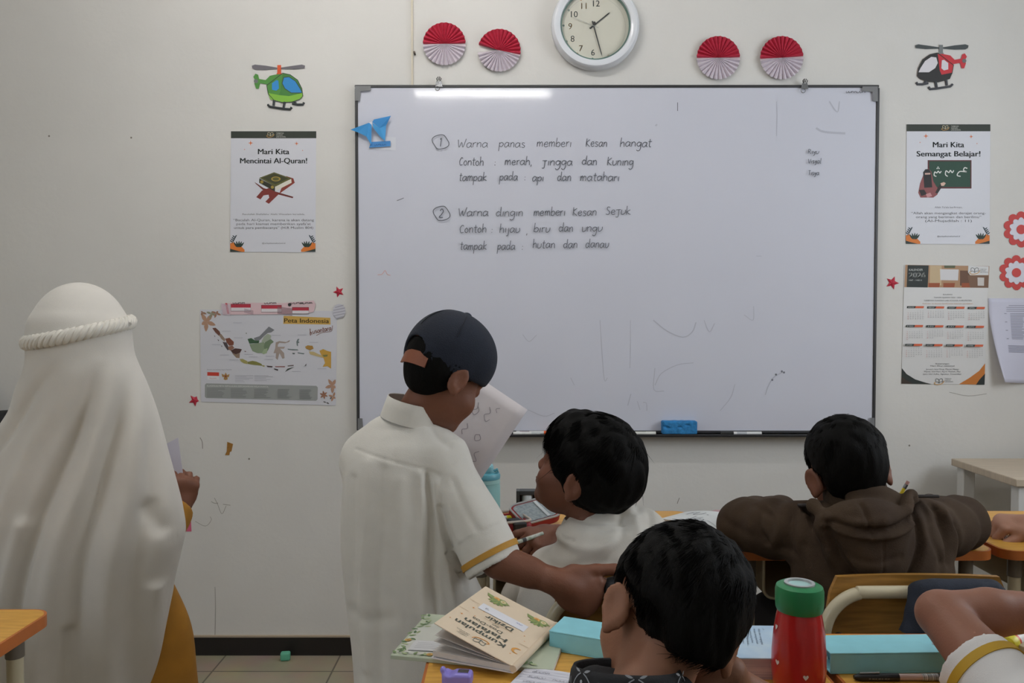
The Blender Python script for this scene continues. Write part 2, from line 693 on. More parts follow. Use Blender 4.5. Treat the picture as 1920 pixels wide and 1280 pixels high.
# ceiling lamp: a fluorescent batten above the camera
def batten(label, x, y, L, r, glow):
    t = thing('ceiling_lamp', label, 'lamp', (x, y, ZC), 'ceiling lamps')
    MB().box((x, y, ZC - 0.03), (L + .08, 0.07, 0.06)).build('housing', M_white_plastic, t, bevel=0.006)
    MB().tube([(x - L / 2, y, ZC - 0.085), (x + L / 2, y, ZC - 0.085)], r, 16).build('tube', glow, t)
    for s_ in (-1, 1):
        MB().box((x + s_ * (L / 2 + .01), y, ZC - 0.075), (0.03, 0.05, 0.05)).build('end_cap', M_white_plastic, t, bevel=0.004)


GLOW = emissive('#fdfaf6', LAMP_STRENGTH, 'lamp_tube')
batten('white fluorescent batten lamp on the ceiling above the camera', -.20, .05, .92, .0085, GLOW)
batten('white fluorescent batten lamp on the ceiling nearer the whiteboard', -.50, 1.70, 1.15, .021, GLOW)

# ------------------------------------------------------------------ lettering and flat printed pictures
_T = {}


def text2d(s, bold=0.0):
    key = (s, bold)
    if key not in _T:
        cu = bpy.data.curves.new('lettering', 'FONT')
        cu.body = s
        cu.size = 1.0
        cu.offset = bold
        cu.resolution_u = 3
        cu.fill_mode = 'FRONT'
        ob = bpy.data.objects.new('lettering', cu)
        me = ob.to_mesh()
        V = np.array([v.co[:2] for v in me.vertices]).reshape(-1, 2)
        Fc = [tuple(p.vertices) for p in me.polygons]
        ob.to_mesh_clear()
        bpy.data.objects.remove(ob)
        bpy.data.curves.remove(cu)
        _T[key] = (V, Fc)
    return _T[key]


GL = {
    'a': (.95, [[(.72, .85), (.4, 1), (.08, .6), (.15, .1), (.42, .05), (.7, .5), (.76, .95)], [(.76, .95), (.74, .3), (.9, 0)]]),
    'b': (.85, [[(.1, 1.9), (.1, .05)], [(.1, .6), (.45, 1), (.75, .6), (.5, .05), (.1, .15)]]),
    'd': (.95, [[(.7, .8), (.35, 1), (.08, .5), (.35, .02), (.7, .4)], [(.75, 1.9), (.72, .5), (.85, 0)]]),
    'e': (.85, [[(.1, .5), (.65, .6), (.5, 1), (.15, .8), (.1, .3), (.4, 0), (.75, .2)]]),
    'g': (.9, [[(.7, .85), (.35, 1), (.08, .55), (.35, .1), (.7, .5), (.75, .95)], [(.75, .95), (.72, -.4), (.4, -.85), (.1, -.6)]]),
    'h': (.85, [[(.1, 1.9), (.1, 0)], [(.1, .6), (.4, 1), (.65, .8), (.7, 0)]]),
    'i': (.4, [[(.18, .95), (.18, 0)]]),
    'j': (.5, [[(.3, .95), (.28, -.5), (0, -.7)]]),
    'J': (.8, [[(.0, 1.0), (.75, 1.05)], [(.42, 1.0), (.4, -.4), (.05, -.5)]]),
    'k': (.85, [[(.1, 1.8), (.1, 0)], [(.65, 1), (.15, .5), (.75, 0)]]),
    'l': (.4, [[(.15, 1.9), (.15, .1), (.3, 0)]]),
    'm': (1.15, [[(.08, 1), (.1, 0)], [(.1, .6), (.35, 1), (.48, .7), (.48, 0)], [(.48, .6), (.75, 1), (.92, .7), (.95, 0)]]),
    'n': (.85, [[(.1, 1), (.1, 0)], [(.1, .6), (.4, 1), (.65, .75), (.68, 0)]]),
    'o': (.85, [[(.4, 1), (.1, .6), (.2, .1), (.55, .05), (.7, .5), (.4, 1)]]),
    'p': (.85, [[(.1, 1), (.08, -.8)], [(.1, .7), (.45, 1), (.72, .6), (.45, .1), (.1, .25)]]),
    'r': (.62, [[(.1, 1), (.1, 0)], [(.1, .6), (.3, .95), (.55, .95)]]),
    's': (.75, [[(.6, .9), (.25, 1), (.2, .65), (.6, .35), (.45, 0), (.1, .08)]]),
    't': (.65, [[(.3, 1.6), (.28, .15), (.55, 0)], [(.05, 1.1), (.6, 1.12)]]),
    'u': (.85, [[(.1, 1), (.12, .15), (.4, 0), (.7, .4), (.72, 1)]]),
    'y': (.8, [[(.1, 1), (.3, .3), (.6, .9)], [(.65, 1), (.45, -.3), (.1, -.7)]]),
    'C': (.85, [[(.7, 1.4), (.4, 1.6), (.1, .9), (.3, .05), (.75, .15)]]),
    'K': (.9, [[(.1, 1.7), (.1, 0)], [(.7, 1.5), (.12, .8), (.8, 0)]]),
    'W': (1.3, [[(.0, 1.6), (.25, 0), (.55, 1.1), (.8, .05), (1.2, 1.8)]]),
    'S': (.85, [[(.7, 1.5), (.3, 1.6), (.2, 1.1), (.65, .6), (.5, .05), (.05, .15)]]),
    'R': (.9, [[(.1, 1.6), (.1, 0)], [(.1, 1.6), (.6, 1.4), (.5, .9), (.12, .8), (.75, 0)]]),
    'V': (.9, [[(.0, 1.6), (.35, 0), (.8, 1.6)]]),
    'T': (.9, [[(.0, 1.6), (.8, 1.6)], [(.4, 1.6), (.4, 0)]]),
    ':': (.4, [[(.18, .75), (.2, .6)], [(.18, .15), (.2, .0)]]),
    ',': (.4, [[(.2, .1), (.1, -.35)]]),
    '1': (.4, [[(.0, 1.4), (.2, 1.7), (.2, 0)]]),
    '2': (.9, [[(.1, 1.4), (.4, 1.8), (.75, 1.3), (.4, .6), (.05, .1), (.85, .0)]]),
    ' ': (.6, []),
}


class Art:
    """a flat print: coloured shapes and letters laid on a surface given by mapping (x, y, lift) to space"""
    def __init__(s, mapping, z=0.0):
        s.map = (lambda x, y, lf: mapping(x, y, lf + z)) if z else mapping
        s.V, s.F, s.M, s.cols = [], [], [], []
        s.k = 0

    def _c(s, col):
        if col not in s.cols:
            s.cols.append(col)
        return s.cols.index(col)

    def poly(s, pts, col, lift=None):
        s.k += 1
        lf = (s.k * 0.00002 + 0.0003) if lift is None else lift
        b = len(s.V)
        s.V += [s.map(x, y, lf) for x, y in pts]
        s.F.append(list(range(b, b + len(pts))))
        s.M.append(s._c(col))
        return s

    def rect(s, x0, y0, x1, y1, col):
        return s.poly([(x0, y0), (x0, y1), (x1, y1), (x1, y0)], col)

    def disc(s, x, y, r, col, ry=None, n=20, a0=0, a1=360):
        ry = r if ry is None else ry
        A = [math.radians(a0 + (a1 - a0) * i / n) for i in range(n + (0 if a1 - a0 == 360 else 1))]
        return s.poly([(x + r * math.cos(a), y + ry * math.sin(a)) for a in A], col)

    def leaf(s, x, y, ang, L, w, col):
        c, d = math.cos(ang), math.sin(ang)
        pts = []
        for t, q in ((0, 0), (.25, .8), (.5, 1), (.8, .6), (1, 0), (.8, -.6), (.5, -1), (.25, -.8)):
            u, v = t * L, q * w / 2
            pts.append((x + c * u - d * v, y + d * u + c * v))
        return s.poly(pts, col)

    def line(s, pts, w, col, curve=True, m=4):
        pts = smooth_path([np.array(p, float) for p in pts], m) if curve and len(pts) > 2 else [np.array(p, float) for p in pts]
        s.k += 1
        lf = s.k * 0.00002 + 0.0003
        b = len(s.V)
        for i, p in enumerate(pts):
            t = unit(pts[min(i + 1, len(pts) - 1)] - pts[max(i - 1, 0)])
            nn = np.array([-t[1], t[0]]) * w / 2
            s.V += [s.map(*(p + nn), lf), s.map(*(p - nn), lf)]
        c = s._c(col)
        for i in range(len(pts) - 1):
            s.F.append([b + 2 * i, b + 2 * i + 1, b + 2 * i + 3, b + 2 * i + 2]); s.M.append(c)
        return s

    def txt(s, st, x, y, col, w=None, h=None, align='c', bold=0.0, ang=0.0, sy=-1):
        """text with baseline y; h is the height of a capital; w (if given) the width of the line"""
        V, Fc = text2d(st, 0.0)
        if not len(V):
            return s
        if bold:
            n0 = len(V)
            V = np.concatenate([V - [bold * .6, 0], V + [bold * .6, 0]])
            Fc = list(Fc) + [tuple(i + n0 for i in f) for f in Fc]
        x0, x1 = V[:, 0].min(), V[:, 0].max()
        ky = (h / 0.73) if h else w / (x1 - x0)
        kx = (w / (x1 - x0)) if w else ky
        wd = (x1 - x0) * kx
        off = {'c': -wd / 2, 'l': 0, 'r': -wd}[align]
        s.k += 1
        lf = s.k * 0.00002 + 0.0003
        b = len(s.V)
        c, d = math.cos(ang), math.sin(ang)
        for vx, vy in V:
            u, v = off + (vx - x0) * kx, sy * vy * ky
            s.V.append(s.map(x + c * u - d * v, y + d * u + c * v, lf))
        ci = s._c(col)
        for f in Fc:
            s.F.append([b + i for i in f]); s.M.append(ci)
        return s

    def hand(s, word, x, y, xh, col, w=None, lw=1.6, slant=0.12, jit=0.05, sy=-1, ang=0.0):
        """a word in handwriting; xh = height of a small letter"""
        adv = sum(GL[ch][0] for ch in word)
        k = (w / adv) if w else xh
        cx = 0.0
        c, d = math.cos(ang), math.sin(ang)
        for ch in word:
            wd, st = GL[ch]
            dy = rnd.uniform(-jit, jit)
            for stroke in st:
                pts = []
                for (gx, gy) in stroke:
                    gx2 = cx + gx + rnd.uniform(-jit, jit) * .6
                    gy2 = gy + dy + rnd.uniform(-jit, jit) * .6
                    u, v = gx2 * k + slant * gy2 * xh, sy * gy2 * xh
                    pts.append((x + c * u - d * v, y + d * u + c * v))
                s.line(pts, lw, col)
            cx += wd
        return s

    def build(s, name, parent, rough=0.6, label=None):
        if not s.F:
            return None
        ms = [mat(c, rough) for c in s.cols]
        return link_mesh(name, np.array(s.V), s.F, ms, parent, False, s.M, label=label)


def on_wall(off=0.0):
    return lambda x, y, lf: P(x, y, WALL - off - lf)


def sheet(name, pts, off, th, col, parent, rough=0.6, label=None):
    """a thin sheet or board cut to an outline, lying against the wall"""
    mb = MB()
    mb.prism(pts, lambda x, y: P(x, y, WALL - off), lambda x, y: P(x, y, WALL - off - th))
    return mb.build(name, mat(col, rough) if isinstance(col, str) else col, parent, smooth=False, label=label)


def wall_thing(name, label, cat, px, py, group=None, off=0.0):
    return thing(name, label, cat, P(px, py, WALL - off), group)


# ------------------------------------------------------------------ whiteboard
wb = wall_thing('whiteboard', 'large white marker board with dark frame and handwritten lesson on the front wall', 'whiteboard', 1156, 812)
M_board = mat('#d2d4e0', 0.07, name='board_enamel', noise=0.02, nscale=3, bump=0.05, bscale=3.0, spec=0.5)
M_frame = mat('#3c3c3e', 0.4, 0.3, name='frame_bar')
BT = 0.022
sheet('panel', [(670, 164), (674, 808), (1637, 808), (1643, 164)], 0.002, BT - 0.006, M_board, wb)
for a, b in (((666, 162.5), (1646, 163.5)), ((674, 809), (1638, 808.5))):
    q0, q1 = P(*a, WALL - BT / 2), P(*b, WALL - BT / 2)
    MB().box((q0 + q1) / 2, (q1[0] - q0[0], BT, 0.009)).build('frame_rail', M_frame, wb, bevel=0.002)
for a, b in (((668.5, 166), (673, 806)), ((1643, 166), (1637.5, 806))):
    q0, q1 = P(*a, WALL - BT / 2), P(*b, WALL - BT / 2)
    MB().box((q0 + q1) / 2, (0.010, BT, q0[2] - q1[2])).build('frame_stile', M_frame, wb, bevel=0.002)
M_bracket = mat('#77787a', 0.5, name='corner_plastic')
for cx, cy, sx, sy in ((666, 161, 1, 1), (1646, 162, -1, 1), (671, 812, 1, -1), (1640, 811, -1, -1)):
    sheet('corner_bracket', [(cx, cy), (cx + sx * 29, cy), (cx + sx * 29, cy + sy * 8), (cx + sx * 10, cy + sy * 10),
                             (cx + sx * 8.5, cy + sy * 28), (cx, cy + sy * 28)], 0.0, BT + 0.003, M_bracket, wb)
q0, q1 = P(690, 812, WALL), P(1622, 812, WALL)
TRAY = 0.056
zt = q0[2] - 0.003
tm = MB()
tm.box(((q0[0] + q1[0]) / 2, WALL - TRAY / 2, zt), (q1[0] - q0[0], TRAY, 0.005))
tm.box(((q0[0] + q1[0]) / 2, WALL - TRAY + 0.002, zt + 0.003), (q1[0] - q0[0], 0.004, 0.008))
tm.build('pen_tray', M_frame, wb, smooth=False, bevel=0.001)
ZTRAY = zt + 0.0025

INK = '#565962'
ar = Art(on_wall(BT - 0.004))
for word, x, y, w in (('Warna', 858, 276, 57), ('panas', 935, 276, 50), ('memberi', 1006, 275, 66), ('Kesan', 1098, 275, 41), ('hangat', 1162, 275, 60),
                      ('Contoh', 860, 310, 47), (':', 926, 310, 4), ('merah', 946, 309, 48), (',', 994, 309, 5), ('Jingga', 1016, 310, 58),
                      ('dan', 1090, 309, 30), ('Kuning', 1138, 310, 50), ('tampak', 860, 339, 53), ('pada', 936, 338, 35), (':', 982, 338, 4),
                      ('api', 997, 340, 23), ('dan', 1044, 339, 27), ('matahari', 1087, 339, 75),
                      ('Warna', 859, 405, 57), ('dingin', 929, 405, 52), ('memberi', 1000, 404, 60), ('Kesan', 1073, 404, 46), ('SeJuk', 1135, 402, 48),
                      ('Contoh', 861, 436, 51), (':', 920, 436, 4), ('hijau', 936, 436, 39), (',', 986, 438, 5), ('biru', 1000, 435, 32), ('dan', 1047, 434, 28),
                      ('ungu', 1090, 434, 40), ('tampak', 862, 468, 51), ('pada', 932, 468, 34), (':', 977, 468, 4), ('hutan', 998, 465, 43),
                      ('dan', 1055, 465, 28), ('danau', 1097, 464, 45)):
    ar.hand(word, x, y, 9.0, INK, w=w, lw=1.25)
for cx, cy, ch in ((826, 266, '1'), (828, 400, '2')):
    ar.line([(cx + 15 * math.cos(a) + 2 * math.sin(3 * a), cy + 13.5 * math.sin(a)) for a in np.linspace(-1.2, 5.3, 16)], 1.5, INK)
    ar.hand(ch, cx - (2 if ch == '1' else 5), cy + 8, 9, INK)
for w, x, y in (('Riyu', 1515, 288), ('Visyal', 1515, 306), ('Tisya', 1515, 328)):
    ar.hand(w, x, y, 5.2, INK, w=21 if w != 'Visyal' else 25, lw=1.1)
ar.line([(1270.5, 192), (1270.5, 208)], 1.2, INK)
ar.line([(744, 376), (750, 374), (757, 371)], 1.3, '#6a6d77')
ar.hand('uunnuuni', 1586, 174, 3, '#55565e', w=38, lw=1)
ar.build('handwriting', wb, 0.4)
ar = Art(on_wall(BT - 0.004))
GH = '#b6b8c4'
for pts, w in (([(1125, 600), (1128, 650), (1133, 711), (1139, 708)], 1.3), ([(1182, 600), (1182, 660), (1181, 690)], 1),
               ([(1225, 600), (1250, 620), (1280, 632), (1298, 622), (1305, 604)], 2), ([(1228, 690), (1226, 730), (1245, 733)], 1.4),
               ([(1228, 722), (1240, 700), (1270, 684), (1300, 680)], 1.4), ([(1183, 738), (1177, 760)], 1.6), ([(1195, 752), (1200, 768)], 1.2),
               ([(1206, 754), (1212, 756), (1213, 770)], 1.2), ([(980, 627), (992, 640), (1006, 628)], 1.2), ([(990, 768), (1020, 780), (1040, 774)], 1.2),
               ([(1435, 740), (1440, 725), (1450, 708), (1468, 697)], 1.6), ([(1350, 770), (1370, 745), (1378, 720)], 1.1),
               ([(1395, 590), (1412, 600), (1413, 574)], 1.1), ([(1070, 708), (1077, 722)], 1.2), ([(1555, 190), (1570, 210), (1574, 190)], 2),
               ([(1530, 240), (1545, 247), (1585, 250)], 4), ([(1456, 190), (1457, 215), (1456, 255)], 1), ([(1418, 480), (1428, 480)], 1),
               ([(1320, 600), (1330, 622), (1340, 606)], 1.2), ([(1232, 233), (1229, 236)], 3)):
    ar.line(pts, w, GH)
ar.line([(708, 515), (716, 514), (722, 507), (726, 514), (732, 516)], 1.2, '#d7a7a4')
for x, y in ((1466, 696), (1470, 698), (1455, 702), (1448, 712)):
    ar.disc(x, y, 2.0, '#70727d', n=8)
ar.build('ghost_marks', wb, 0.4)

# pencil scribbles on the wall itself
ar = Art(on_wall())
for pts, w in (([(375, 820), (379, 828), (380, 841)], 1.3), ([(396, 940), (402, 943), (409, 943)], .9), ([(402, 933), (408, 945), (416, 963), (424, 948)], .8),
               ([(418, 945), (432, 947)], .9), ([(366, 977), (385, 986), (396, 975), (394, 968)], .7), ([(403, 1100), (404, 1140), (403, 1192)], .8),
               ([(1274, 933), (1271, 940), (1270, 944)], 1.3), ([(1780, 735), (1815, 742), (1850, 738)], .8)):
    ar.line(pts, w, '#8d8880')
for x, y in ((467, 860), (92, 255), (1705, 835), (246, 258)):
    ar.disc(x, y, 1.8, '#7c766c', n=8)
ar.build('scribbles', wall_front, 0.7)

# hooks clipped on the board
M_steel = mat('#8d8f92', 0.25, 0.9, name='steel')
M_dark = mat('#242424', 0.5, name='dark_plastic')
for cx, cy, lb in ((823, 152, 'small dark clip hook over the left end of the board top, below the fan'),
                   (1509, 156, 'small dark clip hook over the right end of the board top')):
    h = wall_thing('clip_hook', lb, 'hook', cx, cy + 8, 'hooks over the board')
    q = P(cx, cy, WALL - 0.02)
    mb = MB()
    for s_ in (-1, 1):
        mb.tube([q + np.array([s_ * .004, 0, -.004]), q + np.array([s_ * .008, -.004, .008]), q + np.array([s_ * .003, -.004, .014]), q + np.array([s_ * .002, 0, .002])], .0016, 6)
    mb.build('wire', M_dark, h)
    MB().prism([(cx - 5, cy), (cx + 5, cy), (cx + 7, cy + 11), (cx - 7, cy + 11)], lambda x, y: P(x, y, WALL - 0.012), lambda x, y: P(x, y, WALL - 0.027)).build('clamp', M_steel, h, bevel=.001)
    MB().tube([P(cx - 3 + 4 * math.cos(t), cy + 14 + 4 * math.sin(t), WALL - 0.027) for t in np.linspace(0, 6.28, 12)[:-1]], .0012, 6, closed=True).build('ring', M_steel, h)

# things lying on the pen tray and standing against the board
def lying_marker(label, x0, x1, yoff, body, capc, lab, capside):
    a, b = P(x0, 806, WALL), P(x1, 806, WALL)
    L = b[0] - a[0]
    yy, zz, r = WALL - yoff, ZTRAY + 0.0068, 0.0065
    t = thing('marker_pen', label, 'marker', ((a[0] + b[0]) / 2, yy, ZTRAY), 'markers on the pen tray')
    ca, cb = (0.0, 0.32) if capside < 0 else (0.68, 1.0)
    f0, f1 = (0.32, 1.0) if capside < 0 else (0.0, 0.68)
    MB().tube([(a[0] + L * f0, yy, zz), (a[0] + L * f1, yy, zz)], r * .94, 14).build('barrel', mat(body, .35), t)
    MB().tube([(a[0] + L * ca, yy, zz), (a[0] + L * cb, yy, zz)], r, 14).build('cap', mat(capc, .35), t)
    u0 = f0 + .12 * (f1 - f0)
    MB().tube([(a[0] + L * u0, yy, zz), (a[0] + L * (u0 + .35 * (f1 - f0)), yy, zz)], r * .96, 14).build('label_band', mat(lab, .5), t)


lying_marker('white marker with orange cap, left end of the pen tray', 968, 1043, 0.03, '#dcdcdc', '#e8632b', '#9a8f96', 1)
lying_marker('white marker with grey cap in front of the orange capped one', 962, 1012, 0.049, '#dddddb', '#c9cbcc', '#e6e6e4', 1)
lying_marker('white capped marker on the tray, left of the blue eraser', 1170, 1225, 0.046, '#deded8', '#e2e2dc', '#bdbdb8', 1)
lying_marker('white marker with black cap on the tray, right of the eraser', 1344, 1420, 0.046, '#e0e0e0', '#222222', '#b8bac0', -1)
er = thing('board_eraser', 'blue foam board eraser standing on the pen tray', 'eraser', P(1273, 810, WALL - .03))
fe = Field(P(1236, 816, WALL - .07), P(1312, 772, WALL - .005), .002)
c0, c1 = P(1241, 809, WALL - .035), P(1306, 783, WALL - .035)
fe.rbox(np.array([(c0[0] + c1[0]) / 2, WALL - .034, ZTRAY + .0245]), (c1[0] - c0[0], .038, .049), rad=.006)
for px, py in ((1252, 802), (1275, 801), (1290, 797), (1268, 787), (1298, 787), (1247, 800)):
    fe.ell(P(px, py, WALL - .054), (.009, .006, .004), k=.004, sub=True)
cloth('foam_block', fe, mat('#2f86c4', .9, noise=.35, nscale=90, bump=.6, bscale=300), er, amp=.0006, scale=300, seed=4, stretch=(1, 1, 1), smooth=1)

# ------------------------------------------------------------------ clock
CX, CY = 1115, 52
clk = wall_thing('wall_clock', 'round white wall clock above the whiteboard', 'clock', CX, CY)
Rw = np.array([[1, 0, 0], [0, 0, -1], [0, 1, 0]], float)         # local z looks out of the wall
kc = WALL / F_PX
cc = P(CX, CY, WALL)
ro, ri = 81 * kc, 64 * kc
MB().lathe([(ro * .93, 0), (ro, .008), (ro, .024), (ro * .985, .034), (ro * .94, .042), (ro * .88, .043), (ri * 1.02, .038), (ri, .03), (ri, .018), (ri * .9, .016)], cc, 72, Rw).build('rim', mat('#dde0e6', .25, coat=.3), clk)
MB().lathe([(ri * 1.01, .012), (ri * 1.01, .019)], cc, 64, Rw).build('dial', mat('#d6d4c6', .6), clk)
MB().lathe([(ri, .019), (ri, .0305), (ri * .965, .0305), (ri * .965, .019)], cc, 64, Rw, caps=False).build('bezel', mat('#5e7a72', .4), clk)
dm = lambda x, y, lf: P(x, y, WALL - .0185 - lf)
ar = Art(dm)
TEAL, OCH = '#3f5f5c', '#d9a45c'
for i in range(1, 13):
    a = math.radians(30 * i + 4)
    r_ = 46
    ar.txt(str(i), CX + r_ * math.sin(a), CY - r_ * math.cos(a) + 6, OCH if i % 2 else TEAL, h=12, bold=-.004)
    ar.disc(CX + 58.5 * math.sin(a), CY - 58.5 * math.cos(a), 2.1, TEAL if i % 3 == 0 else ('#b98f62' if i % 2 else '#7d8f86'), n=12)
ar.line([(CX + 58 * math.sin(math.radians(a)), CY - 58 * math.cos(math.radians(a))) for a in range(0, 361, 12)], .5, '#b7b8ad')
ar.build('numerals', clk)


def logo(ar, x, y, k, c1, c2):
    """open book inside a swoosh"""
    ar.line([(x - 9 * k, y + 4 * k), (x - 13 * k, y + 7 * k), (x - 6 * k, y + 11 * k), (x + 8 * k, y + 8 * k), (x + 13 * k, y + 1 * k)], 1.8 * k, c2)
    for s_ in (-1, 1):
        ar.line([(x, y + 7 * k), (x, y - 1 * k), (x + s_ * 5 * k, y - 5 * k), (x + s_ * 9 * k, y - 4 * k)], 1.3 * k, c1, m=3)
        ar.line([(x + s_ * 9 * k, y - 4 * k), (x + s_ * 9 * k, y + 4 * k), (x + s_ * 5 * k, y + 3 * k), (x, y + 7 * k)], 1.3 * k, c1, m=3)


ar = Art(dm)
logo(ar, CX, CY - 17, 1.25, TEAL, OCH)
ar.txt('TARBIYAH', CX - 1, CY + 6, '#45504c', w=37, h=6.2, bold=.015)
ar.txt('SUNNAH', CX - 1, CY + 14.5, '#45504c', w=31, h=6.2)
ar.txt('LAB SCHOOL', CX - 2, CY + 22.5, '#45504c', w=42, h=6, bold=.015)
ar.txt('Islamic Boarding School', CX - 1, CY + 27, '#9a9b90', w=38, h=2.2)
ar.build('emblem', clk)


def clock_hand(name, ang, L, back, w, z, col):
    a = math.radians(ang)
    d, n_ = np.array([math.sin(a), -math.cos(a)]), np.array([math.cos(a), math.sin(a)])
    c = np.array([CX - 2.0, CY - 4.0])
    pts = [c - d * back - n_ * w, c + d * L * .9 - n_ * w * .7, c + d * L, c + d * L * .9 + n_ * w * .7, c - d * back + n_ * w]
    MB().prism([tuple(p) for p in pts], lambda x, y: P(x, y, WALL - z), lambda x, y: P(x, y, WALL - z - .0012)).build(name, mat(col, .4), clk, smooth=False)


clock_hand('hour_hand', 51, 40, 9, 1.5, .0205, '#23282a')
clock_hand('minute_hand', 164.5, 60, 9, 1.3, .0222, '#23282a')
clock_hand('second_hand', 292, 44, 10, .4, .0238, '#9aa09c')
MB().lathe([(2.6 * kc, .019), (2.6 * kc, .0265)], P(CX - 2, CY - 4, WALL), 16, Rw).build('hub', M_dark, clk)
MB().lathe([(ri * .97, .0275), (ri * .97, .0285)], cc, 64, Rw).build('glass', glassy('clock_glass', '#ffffff', .03, .96), clk)

# ------------------------------------------------------------------ folded paper fans
def fan(cx, cy, r, tilt, gap, label):
    t = wall_thing('paper_fan', label, 'paper fan', cx, cy, 'red and white paper fans above the board')
    for half, (a0, a1), col, nm in ((0, (180 + tilt, 360 + tilt), '#c22f4a', 'red_half'), (1, (0 + gap[0], 180 + gap[1]), '#dcd3dc', 'white_half')):
        n = 28
        V, Fc = [P(cx, cy, WALL - .010)], []
        for i in range(n + 1):
            a = math.radians(a0 + (a1 - a0) * i / n)
            rr = r * (1 if i % 2 else .975)
            d = .020 if i % 2 else .006
            V.append(P(cx + .12 * r * math.cos(a), cy + .12 * r * math.sin(a), WALL - .012 - (.003 if i % 2 else 0)))
            V.append(P(cx + rr * math.cos(a), cy + rr * math.sin(a), WALL - d))
        for i in range(n):
            b = 1 + 2 * i
            Fc += [(0, b + 2, b), (b, b + 2, b + 3, b + 1)]
        o = link_mesh(nm, np.array(V), Fc, mat(col, .7, noise=.08, nscale=60), t, smooth=False)
        so = o.modifiers.new('paper', 'SOLIDIFY')
        so.thickness = .0006


fan(833, 82, 40.5, -1, (1, -1), 'leftmost red and white paper fan, above the left clip hook')
fan(936, 94, 40.5, 14, (10, -6), 'tilted red and white paper fan with a gap, left of the clock')
fan(1347, 108, 41, -1, (0, 0), 'red and white paper fan right of the clock, third from the left')
fan(1466, 108, 41, -4, (-3, -2), 'rightmost red and white paper fan, above the right clip hook')

# ------------------------------------------------------------------ helicopter cut-outs
def heli(cx, cy, s, colors, label):
    body, body2, win, belly, blade, hub, skid = colors
    t = wall_thing('helicopter_cutout', label, 'paper cutout', cx, cy, 'helicopter cutouts')
    mp_ = lambda pts: [(cx + s * x, cy + y) for x, y in pts]
    BL = [(-50, -37), (-44, -39), (-24, -37), (-4, -34), (-1, -38), (5, -38), (8, -34), (22, -36), (44, -39), (50, -37), (49, -32), (30, -30), (8, -30), (8, -23)]
    body_pts = [(8, -23), (22, -20), (36, -10), (44, 6), (46, 20), (40, 26), (26, 31), (8, 32), (-8, 28), (-19, 16), (-22, 0)]
    tail = [(-22, -2), (-34, -4), (-37, 6), (-42, 6), (-45, -3), (-44, -10), (-47, -16), (-43, -22), (-38, -20), (-36, -12), (-24, -10), (-16, -18)]
    sheet('card_body', mp_(body_pts + tail), 0.001, .0016, body, t)
    a = Art(on_wall(.0028))
    a.poly(mp_([(8, -23), (22, -20), (36, -10), (44, 6), (46, 20), (40, 26), (26, 31), (8, 32), (-4, 29), (4, 10), (6, -8)]), body2)
    a.poly(mp_([(-15, 26), (-20, 14), (0, 18), (20, 20), (46, 14), (44, 24), (26, 31), (6, 32)]), belly)
    a.poly(mp_([(10, -15), (20, -16), (32, -8), (41, 6), (44, 14), (24, 14), (12, 6), (7, -4)]), win)
    a.poly(mp_([(-12, -4), (-4, -10), (0, -9), (1, 6), (-4, 10), (-12, 8)]), win)
    for q in ([(10, -15), (20, -16), (32, -8), (41, 6), (44, 14), (24, 14), (12, 6), (7, -4), (10, -15)], body_pts + [body_pts[0]]):
        a.line(mp_(q), 1.2, '#2a2f2a', curve=False)
    a.disc(cx + s * -42, cy - 8, 4, '#6b6d6e', n=10)
    a.build('print', t)
    mb = MB()
    for q in ([(-50, -37), (-44, -39), (-24, -37), (0, -33), (0, -31), (-24, -29), (-44, -29.5), (-49, -32)], [(2, -33), (22, -36), (44, -39), (50, -37), (49, -32), (30, -30), (2, -31)]):
        mb.prism(mp_(q), lambda x, y: P(x, y, WALL - .001), lambda x, y: P(x, y, WALL - .0026))
    mb.build('rotor_blades', mat(blade, .7), t, smooth=False)
    MB().prism(mp_([(-2, -38), (5, -38), (5, -23), (9, -21), (-4, -21), (-2, -24)]), lambda x, y: P(x, y, WALL - .0005), lambda x, y: P(x, y, WALL - .0030)).build('rotor_mast', mat(hub, .7), t, smooth=False)
    mb = MB()
    for pts in ([(-20, 36), (-16, 40), (10, 44), (22, 45), (25, 41)], [(26, 34), (36, 36), (46, 36), (48, 32)], [(-8, 28), (-9, 38)], [(12, 31), (10, 42)], [(30, 30), (34, 36)]):
        mb.tube([P(x, y, WALL - .002) for x, y in mp_(pts)], .0042, 6, flat=1)
    mb.T = None
    mb.build('skids', mat(skid, .7), t)


heli(522, 160, 1, ('#4c8a3a', '#3f7a34', '#2a86c8', '#7fb83c', '#6d6a70', '#d4572e', '#3b3f42'), 'green paper helicopter with blue windows on the left wall')
heli(1766, 122, -1, ('#c7323c', '#2b2a2c', '#dcd8de', '#2b2a2c', '#4a5052', '#7b7f80', '#4d4f55'), 'red and black paper helicopter at top right of the wall')

# ------------------------------------------------------------------ posters
def plant_corner(a, x, y, s):
    a.poly([(x, y), (x, y - 16), (x + s * 6, y - 18), (x + s * 12, y - 9), (x + s * 20, y - 11), (x + s * 27, y - 4), (x + s * 27, y)], '#d97a2e')
    a.poly([(x, y), (x, y - 6), (x + s * 10, y - 3), (x + s * 22, y)], '#2f3a35')
    for dx, an in ((14, -2.2), (15, -1.85), (16, -1.5), (17, -1.2), (18, -.9)):
        a.leaf(x + s * dx, y - 8, an if s > 0 else math.pi - an, 13, 3.4, '#24382f')
    a.line([(x + s * 3, y - 15), (x + s * 6, y - 22), (x + s * 10, y - 29)], 1, '#2c3d46')
    for i in range(4):
        a.leaf(x + s * (4 + 1.6 * i), y - 18 - 3 * i, (-2.4 if s > 0 else -.7), 6, 2.2, '#2c3d46')
        a.leaf(x + s * (4 + 1.6 * i), y - 18 - 3 * i, (-.9 if s > 0 else -2.2), 6, 2.2, '#2c3d46')


